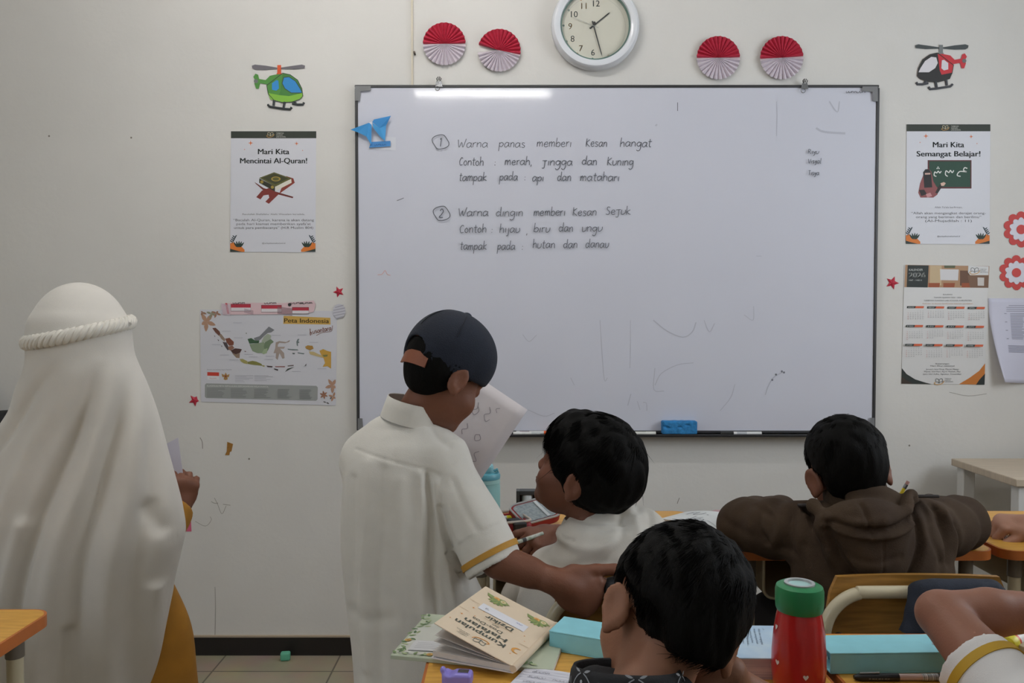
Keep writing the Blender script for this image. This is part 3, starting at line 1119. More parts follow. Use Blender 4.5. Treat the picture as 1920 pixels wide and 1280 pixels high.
def sparkle(a, x, y, r, c):
    a.poly([(x, y - r), (x + r * .2, y - r * .2), (x + r, y), (x + r * .2, y + r * .2), (x, y + r), (x - r * .2, y + r * .2), (x - r, y), (x - r * .2, y - r * .2)], c)


def poster(x0, y0, x1, y1, skew, label, title, lead, verse, foot):
    t = wall_thing('poster', label, 'poster', (x0 + x1) / 2, y1, 'school posters')
    pts = [(x0, y0), (x1, y0 + 1), (x1 - skew, y1), (x0 - skew, y1 - 1)]
    sheet('sheet', pts, 0.0006, .0012, mat('#d5d6de', .5), t)
    w = x1 - x0
    cx = (x0 + x1) / 2
    m_ = on_wall(.0018)
    a = Art(m_)
    a.rect(x0, y0, x1, y0 + 13, '#2c332b')
    logo(a, cx - 6, y0 + 5, .55, '#c9bfa0', '#b58c4a')
    for i, s_ in enumerate(('TARBIYAH', 'SUNNAH', 'LAB SCHOOL')):
        a.txt(s_, cx + 5, y0 + 4.6 + 3.4 * i, '#d8d8cf', h=2.2, align='l')
    a.build('header_band', t)
    a = Art(m_)
    a.txt(title[0], cx, y0 + 43, '#26312f', w=title[2], h=10.5, bold=.04)
    a.txt(title[1], cx, y0 + 60, '#26312f', w=title[3], h=10.5, bold=.04)
    a.build('title_lettering', t)
    a = Art(m_)
    a.txt(lead, cx, y0 + 157, '#77777c', w=w * (.73 if len(lead) > 30 else .33), h=3.4)
    for i, ln in enumerate(verse):
        a.txt(ln, cx, y0 + 168.5 + 7.2 * i, '#55565a', h=4.6, w=w * (.205 + .0185 * len(ln)))
    a.txt(foot, cx, y0 + 211, '#5a5b60', w=w * .27, h=2.6)
    a.build('verse_lettering', t)
    a = Art(m_)
    for dx, dy, r in ((-.27, 22, 5), (.27, 23, 4), (-.34, 34, 1.6), (.34, 36, 1.6)):
        sparkle(a, cx + dx * w, y0 + dy, r, '#d9703a')
    a.build('sparkles', t)
    for xx, s_ in ((x0 - skew * .97, 1), (x1 - skew * .97, -1)):
        a = Art(m_)
        plant_corner(a, xx, y1 - 1, s_)
        a.build('corner_plants', t)
    return t, m_


t, m_ = poster(433, 246, 593, 473, 1.5, 'poster with a book on a folding stand, left of the whiteboard', ('Mari Kita', 'Mencintai Al-Quran!', 59, 126),
               "Rasulullah Shallallahu 'Alaihi Wassalam bersabda,", ('\u201cBacalah Al-Quran, karena ia akan datang', "pada hari kiamat memberikan syafa'at", 'untuk para pembacanya\u201d (H.R Muslim 804)'), '@tarbiyahsunnahschool.id')
k3 = lambda pts: [(340 + x / 3.047, 80 + y / 3.047) for x, y in pts]
a = Art(m_)
a.poly(k3([(418, 795), (470, 830), (640, 880), (636, 888), (470, 845), (425, 805)]), '#6b2a24')
a.poly(k3([(428, 882), (452, 895), (470, 872), (498, 868), (502, 885), (480, 908), (500, 920), (560, 862), (500, 830), (460, 845)]), '#7a2c26')
a.poly(k3([(500, 905), (648, 800), (640, 775), (600, 762), (560, 860)]), '#8a3a2e')
a.poly(k3([(445, 775), (535, 820), (535, 850), (445, 800)]), '#2b2d1c')
a.poly(k3([(535, 820), (628, 778), (630, 800), (540, 846)]), '#e3dfd2')
a.poly(k3([(445, 772), (530, 740), (630, 775), (538, 822)]), '#5a5a2c')
a.poly(k3([(462, 772), (530, 747), (612, 775), (538, 810)]), '#3d3f22')
a.disc(340 + 540 / 3.047, 80 + 778 / 3.047, 9, '#a08a3c', ry=4.5)
a.disc(340 + 540 / 3.047, 80 + 778 / 3.047, 6, '#5a5a2c', ry=3)
for x, y in ((460, 795), (520, 825)):
    a.disc(340 + x / 3.047, 80 + y / 3.047, 3, '#a08a3c')
a.build('book_picture', t)
t, m_ = poster(1700, 233, 1857, 458, 1.5, 'poster with a teacher at a green board, right of the whiteboard', ('Mari Kita', 'Semangat Belajar!', 59, 120),
               "Allah Ta'ala berfirman,", ('\u201cAllah akan mengangkat derajat orang-', 'orang yang beriman dan berilmu\u201d', '(Al-Mujadilah : 11)'), '@tarbiyahsunnahschool.id')
k7 = lambda pts: [(1240 + x / 2.8235, 60 + y / 2.8235) for x, y in pts]
a = Art(m_)
a.poly(k7([(1410, 678), (1642, 678), (1642, 828), (1410, 828)]), '#5b2a2c')
a.poly(k7([(1418, 684), (1636, 684), (1636, 820), (1418, 820)]), '#1d4434')
for pts in ([(1620, 722), (1606, 718), (1600, 732), (1616, 740), (1580, 738), (1566, 758), (1584, 764)], [(1548, 732), (1540, 744), (1530, 732), (1522, 744), (1508, 734), (1504, 754), (1516, 764)],
            [(1482, 736), (1474, 746), (1466, 736), (1458, 746), (1448, 740), (1444, 758), (1456, 764)]):
    a.line(k7(pts), 1.8, '#e6e6e2')
for x, y in ((1460, 722), (1470, 722), (1465, 715)):
    a.disc(1240 + x / 2.8235, 60 + y / 2.8235, 1.2, '#e6e6e2', n=8)
a.poly(k7([(1400, 728), (1415, 722), (1430, 740), (1440, 790), (1464, 830), (1462, 860), (1440, 876), (1372, 876), (1360, 850), (1370, 800), (1386, 760), (1388, 740)]), '#8e4f50')
a.poly(k7([(1386, 742), (1398, 726), (1418, 726), (1428, 745), (1434, 822), (1392, 824)]), '#1c1b1c')
a.poly(k7([(1395, 746), (1424, 745), (1424, 754), (1396, 755)]), '#caa69a')
a.poly(k7([(1450, 850), (1470, 812), (1492, 800), (1484, 822), (1462, 856)]), '#26211f')
a.poly(k7([(1478, 800), (1496, 794), (1506, 800), (1496, 814), (1482, 814)]), '#d9b6a4')
a.poly(k7([(1364, 836), (1392, 834), (1406, 858), (1376, 868)]), '#2a1f20')
a.poly(k7([(1400, 858), (1424, 850), (1434, 868), (1408, 876)]), '#c98f92')
a.build('teacher_picture', t)

# ------------------------------------------------------------------ calendar
import calendar as _cal
cal = wall_thing('calendar', 'year 2026 calendar sheet on the wall right of the whiteboard', 'calendar', 1772, 720)
sheet('sheet', [(1696, 496), (1854, 498), (1846, 721), (1690, 719)], .0006, .0012, mat('#d6d5d4', .45), cal)
k8 = lambda pts: [(1600 + x / 3.2, 360 + y / 3.2) for x, y in pts]
m_ = on_wall(.0018)
a = Art(m_)
a.poly(k8([(312, 436), (816, 444), (810, 574), (306, 570)]), '#b08a68')
a.poly(k8([(460, 440), (530, 442), (528, 560), (458, 548)]), '#c8b08c')
a.poly(k8([(640, 470), (700, 472), (698, 570), (640, 560)]), '#6b4a36')
a.poly(k8([(520, 462), (632, 464), (628, 530), (522, 528)]), '#d9d7d9')
a.poly(k8([(545, 440), (612, 440), (610, 456), (546, 455)]), '#5b6146')
for x in (450, 540, 650):
    a.poly(k8([(x, 545), (x + 70, 545), (x + 66, 571), (x, 571)]), '#9c4f2c')
a.poly(k8([(686, 500), (812, 500), (810, 574), (700, 572)]), '#7a5a44')
a.poly(k8([(745, 512), (785, 513), (784, 562), (746, 561)]), '#cfc9c4')
a.poly(k8([(326, 438), (452, 440), (446, 572), (320, 570)]), '#232a28')
a.build('classroom_picture', cal)
a = Art(m_, .0006)
a.poly(k8([(690, 442), (812, 446), (810, 498), (700, 498), (688, 480)]), '#dcdcdc')
logo(a, 1600 + 728 / 3.2, 360 + 466 / 3.2, .75, '#5c5f5f', '#c99a55')
for i, s_ in enumerate(('TARBIYAH', 'SUNNAH', 'LAB SCHOOL')):
    a.txt(s_, 1600 + 758 / 3.2, 360 + (466 + 9 * i) / 3.2, '#4a4c4c', h=2, align='l')
a.txt('KALENDER', 1600 + 334 / 3.2, 360 + 472 / 3.2, '#d9dcd8', w=26, h=4, align='l')
a.txt('2026', 1600 + 333 / 3.2, 360 + 511 / 3.2, '#eceeea', w=31, h=9.5, align='l', bold=.025)
a.txt('1447 - 1448 H', 1600 + 334 / 3.2, 360 + 533 / 3.2, '#c9ccc8', w=24, h=3, align='l')
for y, w, s_ in ((618, 17, 'BULANAN'), (636, 52, 'TAHUN AJARAN 2025 - 2026'), (654, 90, 'TARBIYAH SUNNAH LAB SCHOOL KABUPATEN')):
    a.txt(s_, 1777, 360 + y / 3.2, '#8a8a8c', w=w, h=2.6)
a.txt('Kalender ini disusun berdasarkan kalender pendidikan', 1777, 360 + 672 / 3.2, '#c79a7c', w=94, h=2.2)
for y, w, s_ in ((1033, 25, 'Keterangan'), (1046, 45, 'Hari libur nasional'), (1066, 62, 'Januari: Isra Miraj, Maret: Nyepi'), (1080, 68, 'Maret: Idul Fitri, April: Paskah, Mei'), (1095, 72, 'Juni: Idul Adha, Agustus, Desember')):
    a.txt(s_, 1767, 360 + y / 3.2, '#6b6b6d', w=w, h=2.7)
logo(a, 1600 + 515 / 3.2, 360 + 1130 / 3.2, .7, '#5c5f5f', '#c99a55')
for i, s_ in enumerate(('TARBIYAH', 'SUNNAH', 'LAB SCHOOL')):
    a.txt(s_, 1600 + 548 / 3.2, 360 + (1122 + 9 * i) / 3.2, '#4a4c4c', h=2, align='l')
a.build('lettering', cal)
a = Art(m_)
names = 'JANUARI FEBRUARI MARET APRIL MEI JUNI JULI AGUSTUS SEPTEMBER OKTOBER NOVEMBER DESEMBER'.split()
for mi in range(12):
    r_, c_ = divmod(mi, 4)
    bx = 1600 + (322 - 5 * r_ + c_ * 122) / 3.2
    by = 360 + (684 + r_ * 113 + c_ * 1.5) / 3.2
    a.poly([(bx, by), (bx + 17, by), (bx + 15, by + 4), (bx - .5, by + 4)], '#232a28')
    a.poly([(bx + 17, by), (bx + 32, by), (bx + 31, by + 4), (bx + 15, by + 4)], '#d3603a')
    a.txt(names[mi], bx + 2, by + 3.1, '#c9ccc8', h=2, w=11, align='l')
    for wi, wk in enumerate(_cal.Calendar(6).monthdayscalendar(2026, mi + 1)):
        for di, d_ in enumerate(wk):
            if d_:
                a.txt(str(d_), bx + 2 + di * 4.6, by + 10 + wi * 3.6, '#b9534c' if di == 0 else '#85868a', h=1.9)
a.build('month_tables', cal)
a = Art(m_)
a.poly([(1690, 719), (1691, 690), (1700, 701), (1716, 711), (1735, 717), (1747, 720)], '#222a27')
a.poly([(1690, 719), (1690.6, 706), (1700, 713), (1712, 719)], '#3a2c22')
a.poly([(1846, 721), (1847, 681), (1836, 695), (1818, 708), (1798, 720)], '#c5762c')
a.poly([(1846, 721), (1847, 700), (1836, 712), (1830, 721)], '#1f2725')
a.build('corner_shapes', cal)

# ------------------------------------------------------------------ map and its flag strip
mp3 = wall_thing('map_poster', 'printed map of Indonesia on the wall behind the girl', 'map', 503, 755)
sheet('sheet', [(375, 580), (632, 583), (630, 760), (377, 753)], .0006, .0012, mat('#cfcfd6', .5), mp3)
k5 = lambda pts: [(340 + x * .23432, 500 + y * .23432) for x, y in pts]
m_ = on_wall(.0018)
a = Art(m_)
for pts, c in (
    ([(248, 490), (275, 488), (305, 515), (318, 548), (300, 552), (272, 525)], '#6a4335'),
    ([(300, 545), (320, 538), (352, 580), (345, 598), (318, 575)], '#94806f'),
    ([(352, 575), (385, 568), (420, 600), (418, 625), (385, 632), (362, 605)], '#7a4532'),
    ([(330, 600), (362, 605), (385, 660), (370, 668), (345, 632)], '#4d4346'),
    ([(372, 640), (408, 628), (425, 650), (395, 670), (378, 662)], '#8c6553'),
    ([(395, 670), (430, 652), (462, 655), (485, 660), (470, 688), (438, 700), (410, 690)], '#4a2f28'),
    ([(405, 690), (440, 700), (468, 690), (466, 730), (440, 728)], '#8d7968'),
    ([(465, 738), (490, 736), (530, 756), (528, 778), (500, 772), (478, 758)], '#a1995c'),
    ([(530, 760), (570, 752), (600, 758), (640, 775), (650, 792), (610, 788), (560, 782), (530, 776)], '#7e7c3e'),
    ([(648, 786), (668, 790), (664, 800), (650, 797)], '#a1995c'),
    ([(580, 570), (625, 555), (660, 520), (700, 478), (745, 505), (720, 525), (690, 530), (660, 555), (630, 585), (590, 590)], '#7b7d82'),
    ([(530, 578), (560, 570), (590, 590), (625, 588), (620, 610), (575, 612), (545, 615)], '#3d5d40'),
    ([(545, 618), (620, 610), (660, 600), (680, 640), (660, 690), (610, 690), (570, 675), (555, 645)], '#87977c'),
    ([(640, 600), (660, 560), (690, 535), (720, 550), (712, 580), (690, 600), (665, 605)], '#a3ad9b'),
    ([(668, 605), (715, 578), (740, 600), (715, 620), (695, 665), (675, 690), (660, 640)], '#6f8266'),
    ([(645, 690), (660, 660), (690, 650), (684, 690), (658, 700)], '#9bab8a'),
    ([(755, 605), (785, 594), (840, 602), (870, 585), (864, 600), (830, 612), (785, 608), (772, 622), (772, 640), (830, 640), (820, 655), (790, 655), (822, 690), (826, 730), (810, 735), (785, 690), (770, 745), (755, 730), (758, 690), (738, 690), (752, 650)], '#a7988f'),
    ([(920, 600), (930, 578), (945, 575), (936, 596), (946, 605), (932, 612), (934, 635), (924, 630)], '#6d7a7b'),
    ([(850, 655), (880, 658), (930, 660), (938, 668), (890, 668), (852, 662)], '#6d7a7b'),
    ([(888, 688), (910, 690), (905, 700), (890, 697)], '#54605f'), ([(930, 684), (985, 692), (980, 700), (932, 692)], '#6d7a7b'),
    ([(990, 640), (1010, 628), (1050, 632), (1058, 655), (1030, 668), (1000, 656)], '#a8803c'),
    ([(1020, 676), (1060, 680), (1100, 700), (1140, 715), (1130, 728), (1070, 712), (1030, 700)], '#c1ad7c'),
    ([(1105, 672), (1135, 658), (1165, 672), (1198, 680), (1198, 815), (1170, 795), (1130, 800), (1150, 770), (1140, 735), (1120, 705)], '#c59a41'),
    ([(1130, 705), (1172, 702), (1168, 718), (1140, 722)], '#7d7b48'),
    ([(680, 790), (730, 795), (728, 804), (690, 802)], '#4b3a36'), ([(740, 812), (775, 820), (772, 832), (744, 822)], '#352f30'),
    ([(830, 840), (850, 815), (905, 800), (870, 818), (838, 836)], '#2f3b33'), ([(750, 795), (830, 795), (828, 803), (752, 802)], '#8c5550'),
    ([(850, 790), (900, 785), (898, 793), (852, 797)], '#6a5a56'), ([(985, 795), (1002, 772), (998, 790)], '#5b5658'),
    ([(262, 548), (272, 555), (268, 562)], '#55504e'), ([(290, 578), (302, 588), (296, 595)], '#55504e'), ([(318, 628), (328, 634), (324, 642)], '#55504e'),
    ([(513, 530), (524, 528), (522, 538)], '#55604e'), ([(505, 672), (520, 676), (512, 682)], '#7d5550'),
):
    a.poly(k5(pts), c)
for x, y in ((450, 448), (360, 515), (455, 568), (280, 622), (575, 720), (760, 548), (965, 545), (1060, 604), (710, 715), (920, 838), (1125, 815), (700, 740), (540, 700), (420, 745), (345, 705)):
    a.line(k5([(x - 35, y), (x + 35, y)]), .7, '#a7a7b4', curve=False)
a.build('islands', mp3)
a = Art(m_)
a.poly(k5([(818, 392), (1192, 408), (1194, 462), (816, 456)]), '#c9a250')
a.txt('Peta Indonesia', 340 + 1002 * .2343, 500 + 448 * .2343, '#3a3524', w=84, h=8.5, bold=.02, ang=.015)
for i, ch in enumerate(('Nusantara',)):
    a.hand('n', 340 + 1030 * .2343, 500 + 545 * .2343, 5, '#7a4f42', lw=1.3, ang=-.2)
a.hand('usantara', 340 + 1052 * .2343, 500 + 535 * .2343, 5, '#7a4f42', w=36, lw=1.3, ang=-.2)
a.line(k5([(1030, 495), (1034, 550)]), 1.4, '#7a4f42')
a.line(k5([(1080, 550), (1130, 525), (1200, 515), (1210, 470)]), .9, '#7a4f42')
a.build('title_lettering', mp3)
a = Art(m_)
a.poly(k5([(200, 932), (1080, 952), (1092, 965), (1090, 1060), (1078, 1072), (200, 1050), (188, 1038), (188, 944)]), '#9a9d9b')
a.txt('KLASIFIKASI PETA KEPULAUAN BERDASARKAN WILAYAHNYA', 340 + 205 * .2343, 500 + 958 * .2343, '#d8dad8', w=115, h=3, align='l', ang=.015)
for i, (x0, x1) in enumerate(((205, 350), (395, 530), (582, 715), (770, 890), (945, 1060))):
    for j in range(9):
        a.line(k5([(x0, 972 + 8.6 * j + i * 3), (x0 + (x1 - x0) * rnd.uniform(.6, 1), 972 + 8.6 * j + i * 3)]), .9, '#7d807f', curve=False)
a.build('legend_box', mp3)
a = Art(m_)
a.poly(k5([(208, 842), (302, 845), (302, 874), (208, 871)]), '#c8402f')
a.poly(k5([(208, 871), (302, 874), (302, 906), (208, 903)]), '#dcdcdf')
a.txt('Republik', 340 + 255 * .2343, 500 + 895 * .2343, '#c98a86', w=13, h=2)
a.poly(k5([(322, 855), (345, 866), (355, 845), (366, 866), (386, 858), (380, 882), (368, 884), (372, 900), (354, 906), (338, 900), (342, 884), (328, 880)]), '#a9824a')
a.disc(340 + 355 * .2343, 500 + 876 * .2343, 2, '#8a3f30', n=8)
a.txt('Bendera dan lambang Negara Republik', 340 + 207 * .2343, 500 + 826 * .2343, '#8a8a94', w=46, h=2, align='l')
for j, (x, n) in enumerate(((430, 6), (585, 5))):
    for i in range(n):
        a.line(k5([(x, 870 + 10 * i), (x + rnd.uniform(60, 150), 870 + 10 * i)]), .6, '#a3a3ac', curve=False)
a.build('flag_and_emblem', mp3)
a = Art(m_)
for cx, cy, n, L, c in ((200, 440, 5, 80, '#b08a72'), (165, 365, 3, 40, '#9c7560'), (240, 375, 4, 42, '#8f8f78'), (280, 372, 4, 40, '#9c7560'),
                        (1210, 950, 5, 62, '#b08a72'), (1140, 1025, 6, 34, '#9a6d56'), (1215, 1040, 4, 40, '#b28a70')):
    for i in range(n):
        an = 6.283 * i / n + .35
        x, y = k5([(cx, cy)])[0]
        ex = min(max(x + L * .2343 * math.cos(an), 378), 629)
        ey = min(max(y + L * .2343 * math.sin(an), 583), 756)
        a.leaf(x, y, math.atan2(ey - y, ex - x), math.hypot(ex - x, ey - y), L * .1, c)
for x, y, an in ((1135, 1078, .3), (1160, 1085, .4), (1190, 1060, -1)):
    a.leaf(*k5([(x, y)])[0], an, 6, 2, '#4d4a48')
a.build('leaf_ornaments', mp3)

fs = wall_thing('flag_strip', 'pink paper strip with drawn red and white flags taped over the map top', 'paper strip', 505, 588, off=.003)
sheet('paper', [(415, 570), (440, 567), (530, 568), (588, 563), (592, 570), (588, 585), (530, 589), (418, 590)], .0030, .0008, mat('#dcbfc4', .6), fs)
a = Art(on_wall(.0038))
for x0, y0, x1, y1 in ((433, 570, 470, 583), (490, 572, 528, 585), (548, 576, 579, 588)):
    a.rect(x0, y0, x1, (y0 + y1) / 2, '#b52f42')
    a.rect(x0, (y0 + y1) / 2, x1, y1, '#e0dade')
    a.line([(x0, y0), (x0, y1), (x1, y1), (x1, y0), (x0, y0)], .8, '#5c3a3e', curve=False)
a.poly([(422, 568), (426, 568), (430, 588), (426, 588)], '#c22f40')
for x in (436, 495, 545, 562):
    a.hand('uunm', x, 569.5, 2.6, '#3a3133', w=24, lw=.9)
a.disc(543, 571, 3.2, '#2e2a2c')
a.build('drawn_flags', fs)
for i, (x0, y0, x1, y1) in enumerate(((520, 574, 548, 592), (458, 578, 475, 590), (415, 568, 432, 592))):
    q = wall_thing('clear_tape', ('piece of clear tape across the middle of the flag strip', 'small clear tape on the first flag of the strip', 'clear tape on the left end of the flag strip')[i], 'tape', (x0 + x1) / 2, (y0 + y1) / 2, 'tapes on the flag strip', .005)
    mb = MB()
    mb.prism([(x0, y0), (x1, y0 + 4), (x1, y1), (x0, y1 - 4)], lambda x, y: P(x, y, WALL - .0046), lambda x, y: P(x, y, WALL - .0050))
    mb.build('film', glassy('tape_film', '#f4eef0', .2, .88), q, smooth=False)

# striped balloon cut-out at the map corner
bl = wall_thing('balloon_cutout', 'pale grey striped paper balloon at the top right corner of the map', 'paper cutout', 636, 585, off=.003)
op = [(636 + 12 * math.cos(t), 583 + 13.5 * math.sin(t)) for t in np.linspace(0, 6.28, 20)[:-1]]
sheet('paper', op, .0030, .0008, mat('#c9c8d0', .6), bl)
a = Art(on_wall(.0038))
for i in range(5):
    y = 573 + i * 5.2
    hw = 11.5 * math.sqrt(max(0, 1 - ((y - 583) / 13.5) ** 2))
    a.poly([(636 - hw, y + 2.5), (636 + hw, y - 2.0), (636 + hw, y), (636 - hw, y + 4.2)], '#a9a8b3')
a.build('stripes', bl)


# ------------------------------------------------------------------ stars, flowers, tapes, notes
def star(cx, cy, r, rot_, label, cut=False):
    t = wall_thing('paper_star', label, 'paper star', cx, cy, 'red paper stars')
    V, Fc = [P(cx, cy, WALL - .006)], []
    for i in range(10):
        an = rot_ + i * math.pi / 5
        rr = r if i % 2 == 0 else r * .45
        if cut and i in (2, 4):
            rr *= .7
        V.append(P(cx + rr * math.cos(an), cy + rr * math.sin(an), WALL - .0012))
    for i in range(10):
        Fc.append((0, 1 + (i + 1) % 10, 1 + i))
    Fc.append(tuple(range(1, 11)))
    link_mesh('folded_star', np.array(V), Fc, mat('#b8243c', .55), t, smooth=False)


star(635, 547, 11, -1.95, 'small red folded star above the map, beside the whiteboard frame')
star(365, 750, 12, -2.3, 'red star stuck at the bottom left corner of the map', True)
star(1673, 530, 13, -1.2, 'red star left of the calendar')


def flower(cx, cy, r, label):
    t = wall_thing('paper_flower', label, 'paper flower', cx, cy, 'paper flowers at the right edge')
    mb = MB()
    for i in range(10):
        an = .3 + i * math.pi / 5
        px, py = cx + r * .77 * math.cos(an), cy + r * .77 * math.sin(an)
        mb.prism([(px + r * .26 * math.cos(q), py + r * .26 * math.sin(q)) for q in np.linspace(0, 6.2832, 15)[:-1]],
                 lambda x, y: P(x, y, WALL - .0008 - .0001 * (i % 2)), lambda x, y: P(x, y, WALL - .0016 - .0002 * (i % 2)))
    mb.build('red_petals', mat('#c8423f', .6), t, smooth=False)
    mb = MB()
    pts = []
    for q in np.linspace(0, 6.2832, 81)[:-1]:
        rr = r * (.60 + .075 * abs(math.cos(5 * (q - .3))) * 2 - .06)
        pts.append((cx + rr * math.cos(q), cy + rr * math.sin(q)))
    mb.prism(pts, lambda x, y: P(x, y, WALL - .0018), lambda x, y: P(x, y, WALL - .0026))
    mb.build('white_petals', mat('#dcdbe6', .6), t, smooth=False)
    MB().prism([(cx + r * .27 * math.cos(q), cy + r * .27 * math.sin(q)) for q in np.linspace(0, 6.2832, 25)[:-1]], lambda x, y: P(x, y, WALL - .0026), lambda x, y: P(x, y, WALL - .0036)).build('red_centre', mat('#cc4644', .6), t, smooth=False)


flower(1915, 430, 33, 'upper red and white paper flower at the right edge')
flower(1906, 511, 32, 'lower red and white paper flower, above the curling note')

tp = wall_thing('masking_tape', 'torn brown tape scrap on the wall right of the girl', 'tape', 430, 840)
sheet('scrap', [(426, 828), (437, 832), (434, 846), (431, 847), (430, 853), (422, 853), (425, 846)], .0002, .001, mat('#a8762f', .5, noise=.3, nscale=90), tp)
tp = wall_thing('pink_sticker', 'small pink paper tab on the wall by the girl hand', 'sticker', 352, 985)
sheet('tab', [(345, 973), (358, 975), (359, 996), (345, 996)], .0002, .001, mat('#cf5f80', .5), tp)

# sheet of paper on the right whose lower left corner curls off the wall
nt_ = wall_thing('curling_note', 'white printed sheet at the right edge with curled lower left corner', 'paper', 1905, 640)
NU, NV = 14, 20
def note(u, v, lf=0.0):
    x = 1853 + u * 112 + v * 3
    y = 559 + v * 160
    cu = max(0.0, (v - .12)) * max(0.0, 1 - u * 1.5)
    x += cu ** 1.4 * 34
    return P(x, y - cu * 3, WALL - .0012 - lf - .05 * cu ** 1.2)
V = [note(i / NU, j / NV) for j in range(NV + 1) for i in range(NU + 1)]
Fc = [(j * (NU + 1) + i, j * (NU + 1) + i + 1, (j + 1) * (NU + 1) + i + 1, (j + 1) * (NU + 1) + i) for j in range(NV) for i in range(NU)]
o = link_mesh('sheet', np.array(V), Fc, mat('#cfcfe0', .6), nt_)
so = o.modifiers.new('paper', 'SOLIDIFY'); so.thickness = .0006; so.offset = -1
a = Art(lambda x, y, lf: note(x, y, .0008 + lf))
for i in range(4):
    a.line([(.30 + .04 * (i == 0), .085 + .022 * i), (.62, .085 + .022 * i), (.95, .085 + .022 * i)], .006, '#8f8fa0', curve=False)
for i in range(19):
    y = .18 + .0165 * i
    if i % 6 == 0:
        a.line([(.26, y), (.30, y)], .007, '#8f8fa0', curve=False)
    a.line([(.36, y), (.55 + .06 * rnd.random(), y)], .007, '#9a9aab', curve=False)
    if i % 4 == 0:
        a.line([(.72, y), (.78, y)], .007, '#9a9aab', curve=False)
for i in range(5):
    a.line([(.27, .56 + .018 * i), (.6, .56 + .018 * i), (.97, .56 + .018 * i)], .007, '#8f8fa0', curve=False)
a.build('printed_lines', nt_)

# blue folded paper figure taped on the board
og = wall_thing('origami_figure', 'blue folded paper figure on the upper left corner of the whiteboard', 'origami', 698, 250, off=BT)
def fold(name, tri, col):
    V = [P(x, y, WALL - BT - d) for x, y, d in tri]
    o = link_mesh(name, np.array(V), [tuple(range(len(V)))], mat(col, .55), og, smooth=False)
    so = o.modifiers.new('paper', 'SOLIDIFY'); so.thickness = .0008
fold('left_wing', [(657, 243, .016), (692, 230, .018), (697, 234, .014), (696, 272, .008), (687, 256, .012), (671, 248, .012)], '#3f97d8')
fold('right_wing', [(698, 229, .018), (701, 224, .018), (733, 217, .012), (724, 235, .008), (712, 240, .014)], '#368bcd')
fold('tail_flap', [(698, 230, .0165), (712, 240, .014), (724, 235, .0075), (722, 265, .005), (711, 254, .010), (700, 240, .014)], '#4aa0dd')
fold('white_edge', [(690, 230, .016), (699, 227, .016), (697, 238, .013), (692, 233, .013)], '#e4e6ee')
sheet('name_strip', [(696, 266), (732, 264), (732, 274), (692, 277)], BT, .002, mat('#3f87c8', .5), og)
a = Art(on_wall(BT + .002)); a.hand('uunuun', 702, 272.5, 2.4, '#2a5f9c', w=22, lw=.8); a.build('name_lettering', og)
sheet('clear_base', [(690, 255), (742, 257), (742, 282), (690, 279)], BT - .004, .0012, mat('#d3d5de', .3), og)

# pale side table against the front wall at the right
sd = thing('side_table', 'white table with pale wooden top at the right edge, by the front wall', 'table', (1.78, 2.52, 0))
q = P(1905, 898, 2.42)
x0, zt2 = q[0], q[2]
MB().box((x0 + .30, 2.60, zt2 - .012), (.60, .36, .024)).build('tabletop', mat('#c9b9a4', .5, noise=.15, nscale=14, stretch=(1, 12, 1)), sd, bevel=.003)
for sx, sy in ((x0 + .035, 2.45), (x0 + .565, 2.45), (x0 + .035, 2.75), (x0 + .565, 2.75)):
    MB().box((sx, sy, (zt2 - .024) / 2), (.04, .04, zt2 - .024)).build('leg', mat('#d3d2cf', .5), sd, bevel=.003)
MB().box((x0 + .30, 2.45, zt2 - .05), (.49, .02, .052)).build('apron', mat('#d3d2cf', .5), sd, bevel=.002)

# black bag on a wall hook at the left edge
bg = thing('hanging_bag', 'black school bag at the left edge, behind the girl shoulder', 'bag', P(-62, 990, 2.75))
c0 = P(-58, 878, 2.75)
fb = Field(c0 - .25, c0 + .25, .006)
fb.rbox(c0, (.29, .14, .38), rad=.022)
fb.rbox(c0 + np.array([0, -.07, -.07]), (.22, .06, .18), rad=.025, k=.01)
cloth('bag_body', fb, mat('#15171a', .75, bump=.3, bscale=400), bg, amp=.003, scale=30, seed=3)
MB().tube(smooth_path([c0 + np.array(v) for v in ((-.05, .02, .18), (-.03, .06, .25), (0, .075, .275), (.03, .06, .25), (.05, .02, .18))], 5), .008, 8).build('loop', mat('#15171a', .75), bg)
MB().tube([c0 + np.array((0, .09, .27)), c0 + np.array((0, .05, .268)), c0 + np.array((0, .045, .285))], .004, 8).build('wall_hook', M_steel, bg)

# ------------------------------------------------------------------ school desks and chairs
ZT = 0.69                                     # height of a desk top
M_top = mat('#d9a548', .38, name='desk_laminate', noise=.14, nscale=16, stretch=(1, 9, 1), dark='#c48f38')
M_edge = mat('#b5652c', .4, name='desk_edge', noise=.12, nscale=30)
M_tube = mat('#c9bfa3', .3, name='cream_tube', noise=.05, nscale=20)
M_ply = mat('#aa7c3a', .38, name='chair_plywood', noise=.3, nscale=10, stretch=(1.2, 6, 14), dark='#8c652e')
M_joint = mat('#6d655a', .5, name='grey_joint')
M_foot = mat('#25211f', .6, name='rubber_foot')


def D(px, py, z):
    """the point at height z seen at (px, py)"""
    d = P(px, py, 1.0) - np.array([0, 0, EYE])
    return np.array([0, 0, EYE]) + d * ((z - EYE) / d[2])


def rrect(w, d, r, n=6):
    out = []
    for cx, cy, a0 in ((w / 2 - r, d / 2 - r, 0), (-w / 2 + r, d / 2 - r, 90), (-w / 2 + r, -d / 2 + r, 180), (w / 2 - r, -d / 2 + r, 270)):
        for i in range(n + 1):
            a = math.radians(a0 + 90 * i / n)
            out.append((cx + r * math.cos(a), cy + r * math.sin(a)))
    return out


DW, DD = 0.555, 0.36


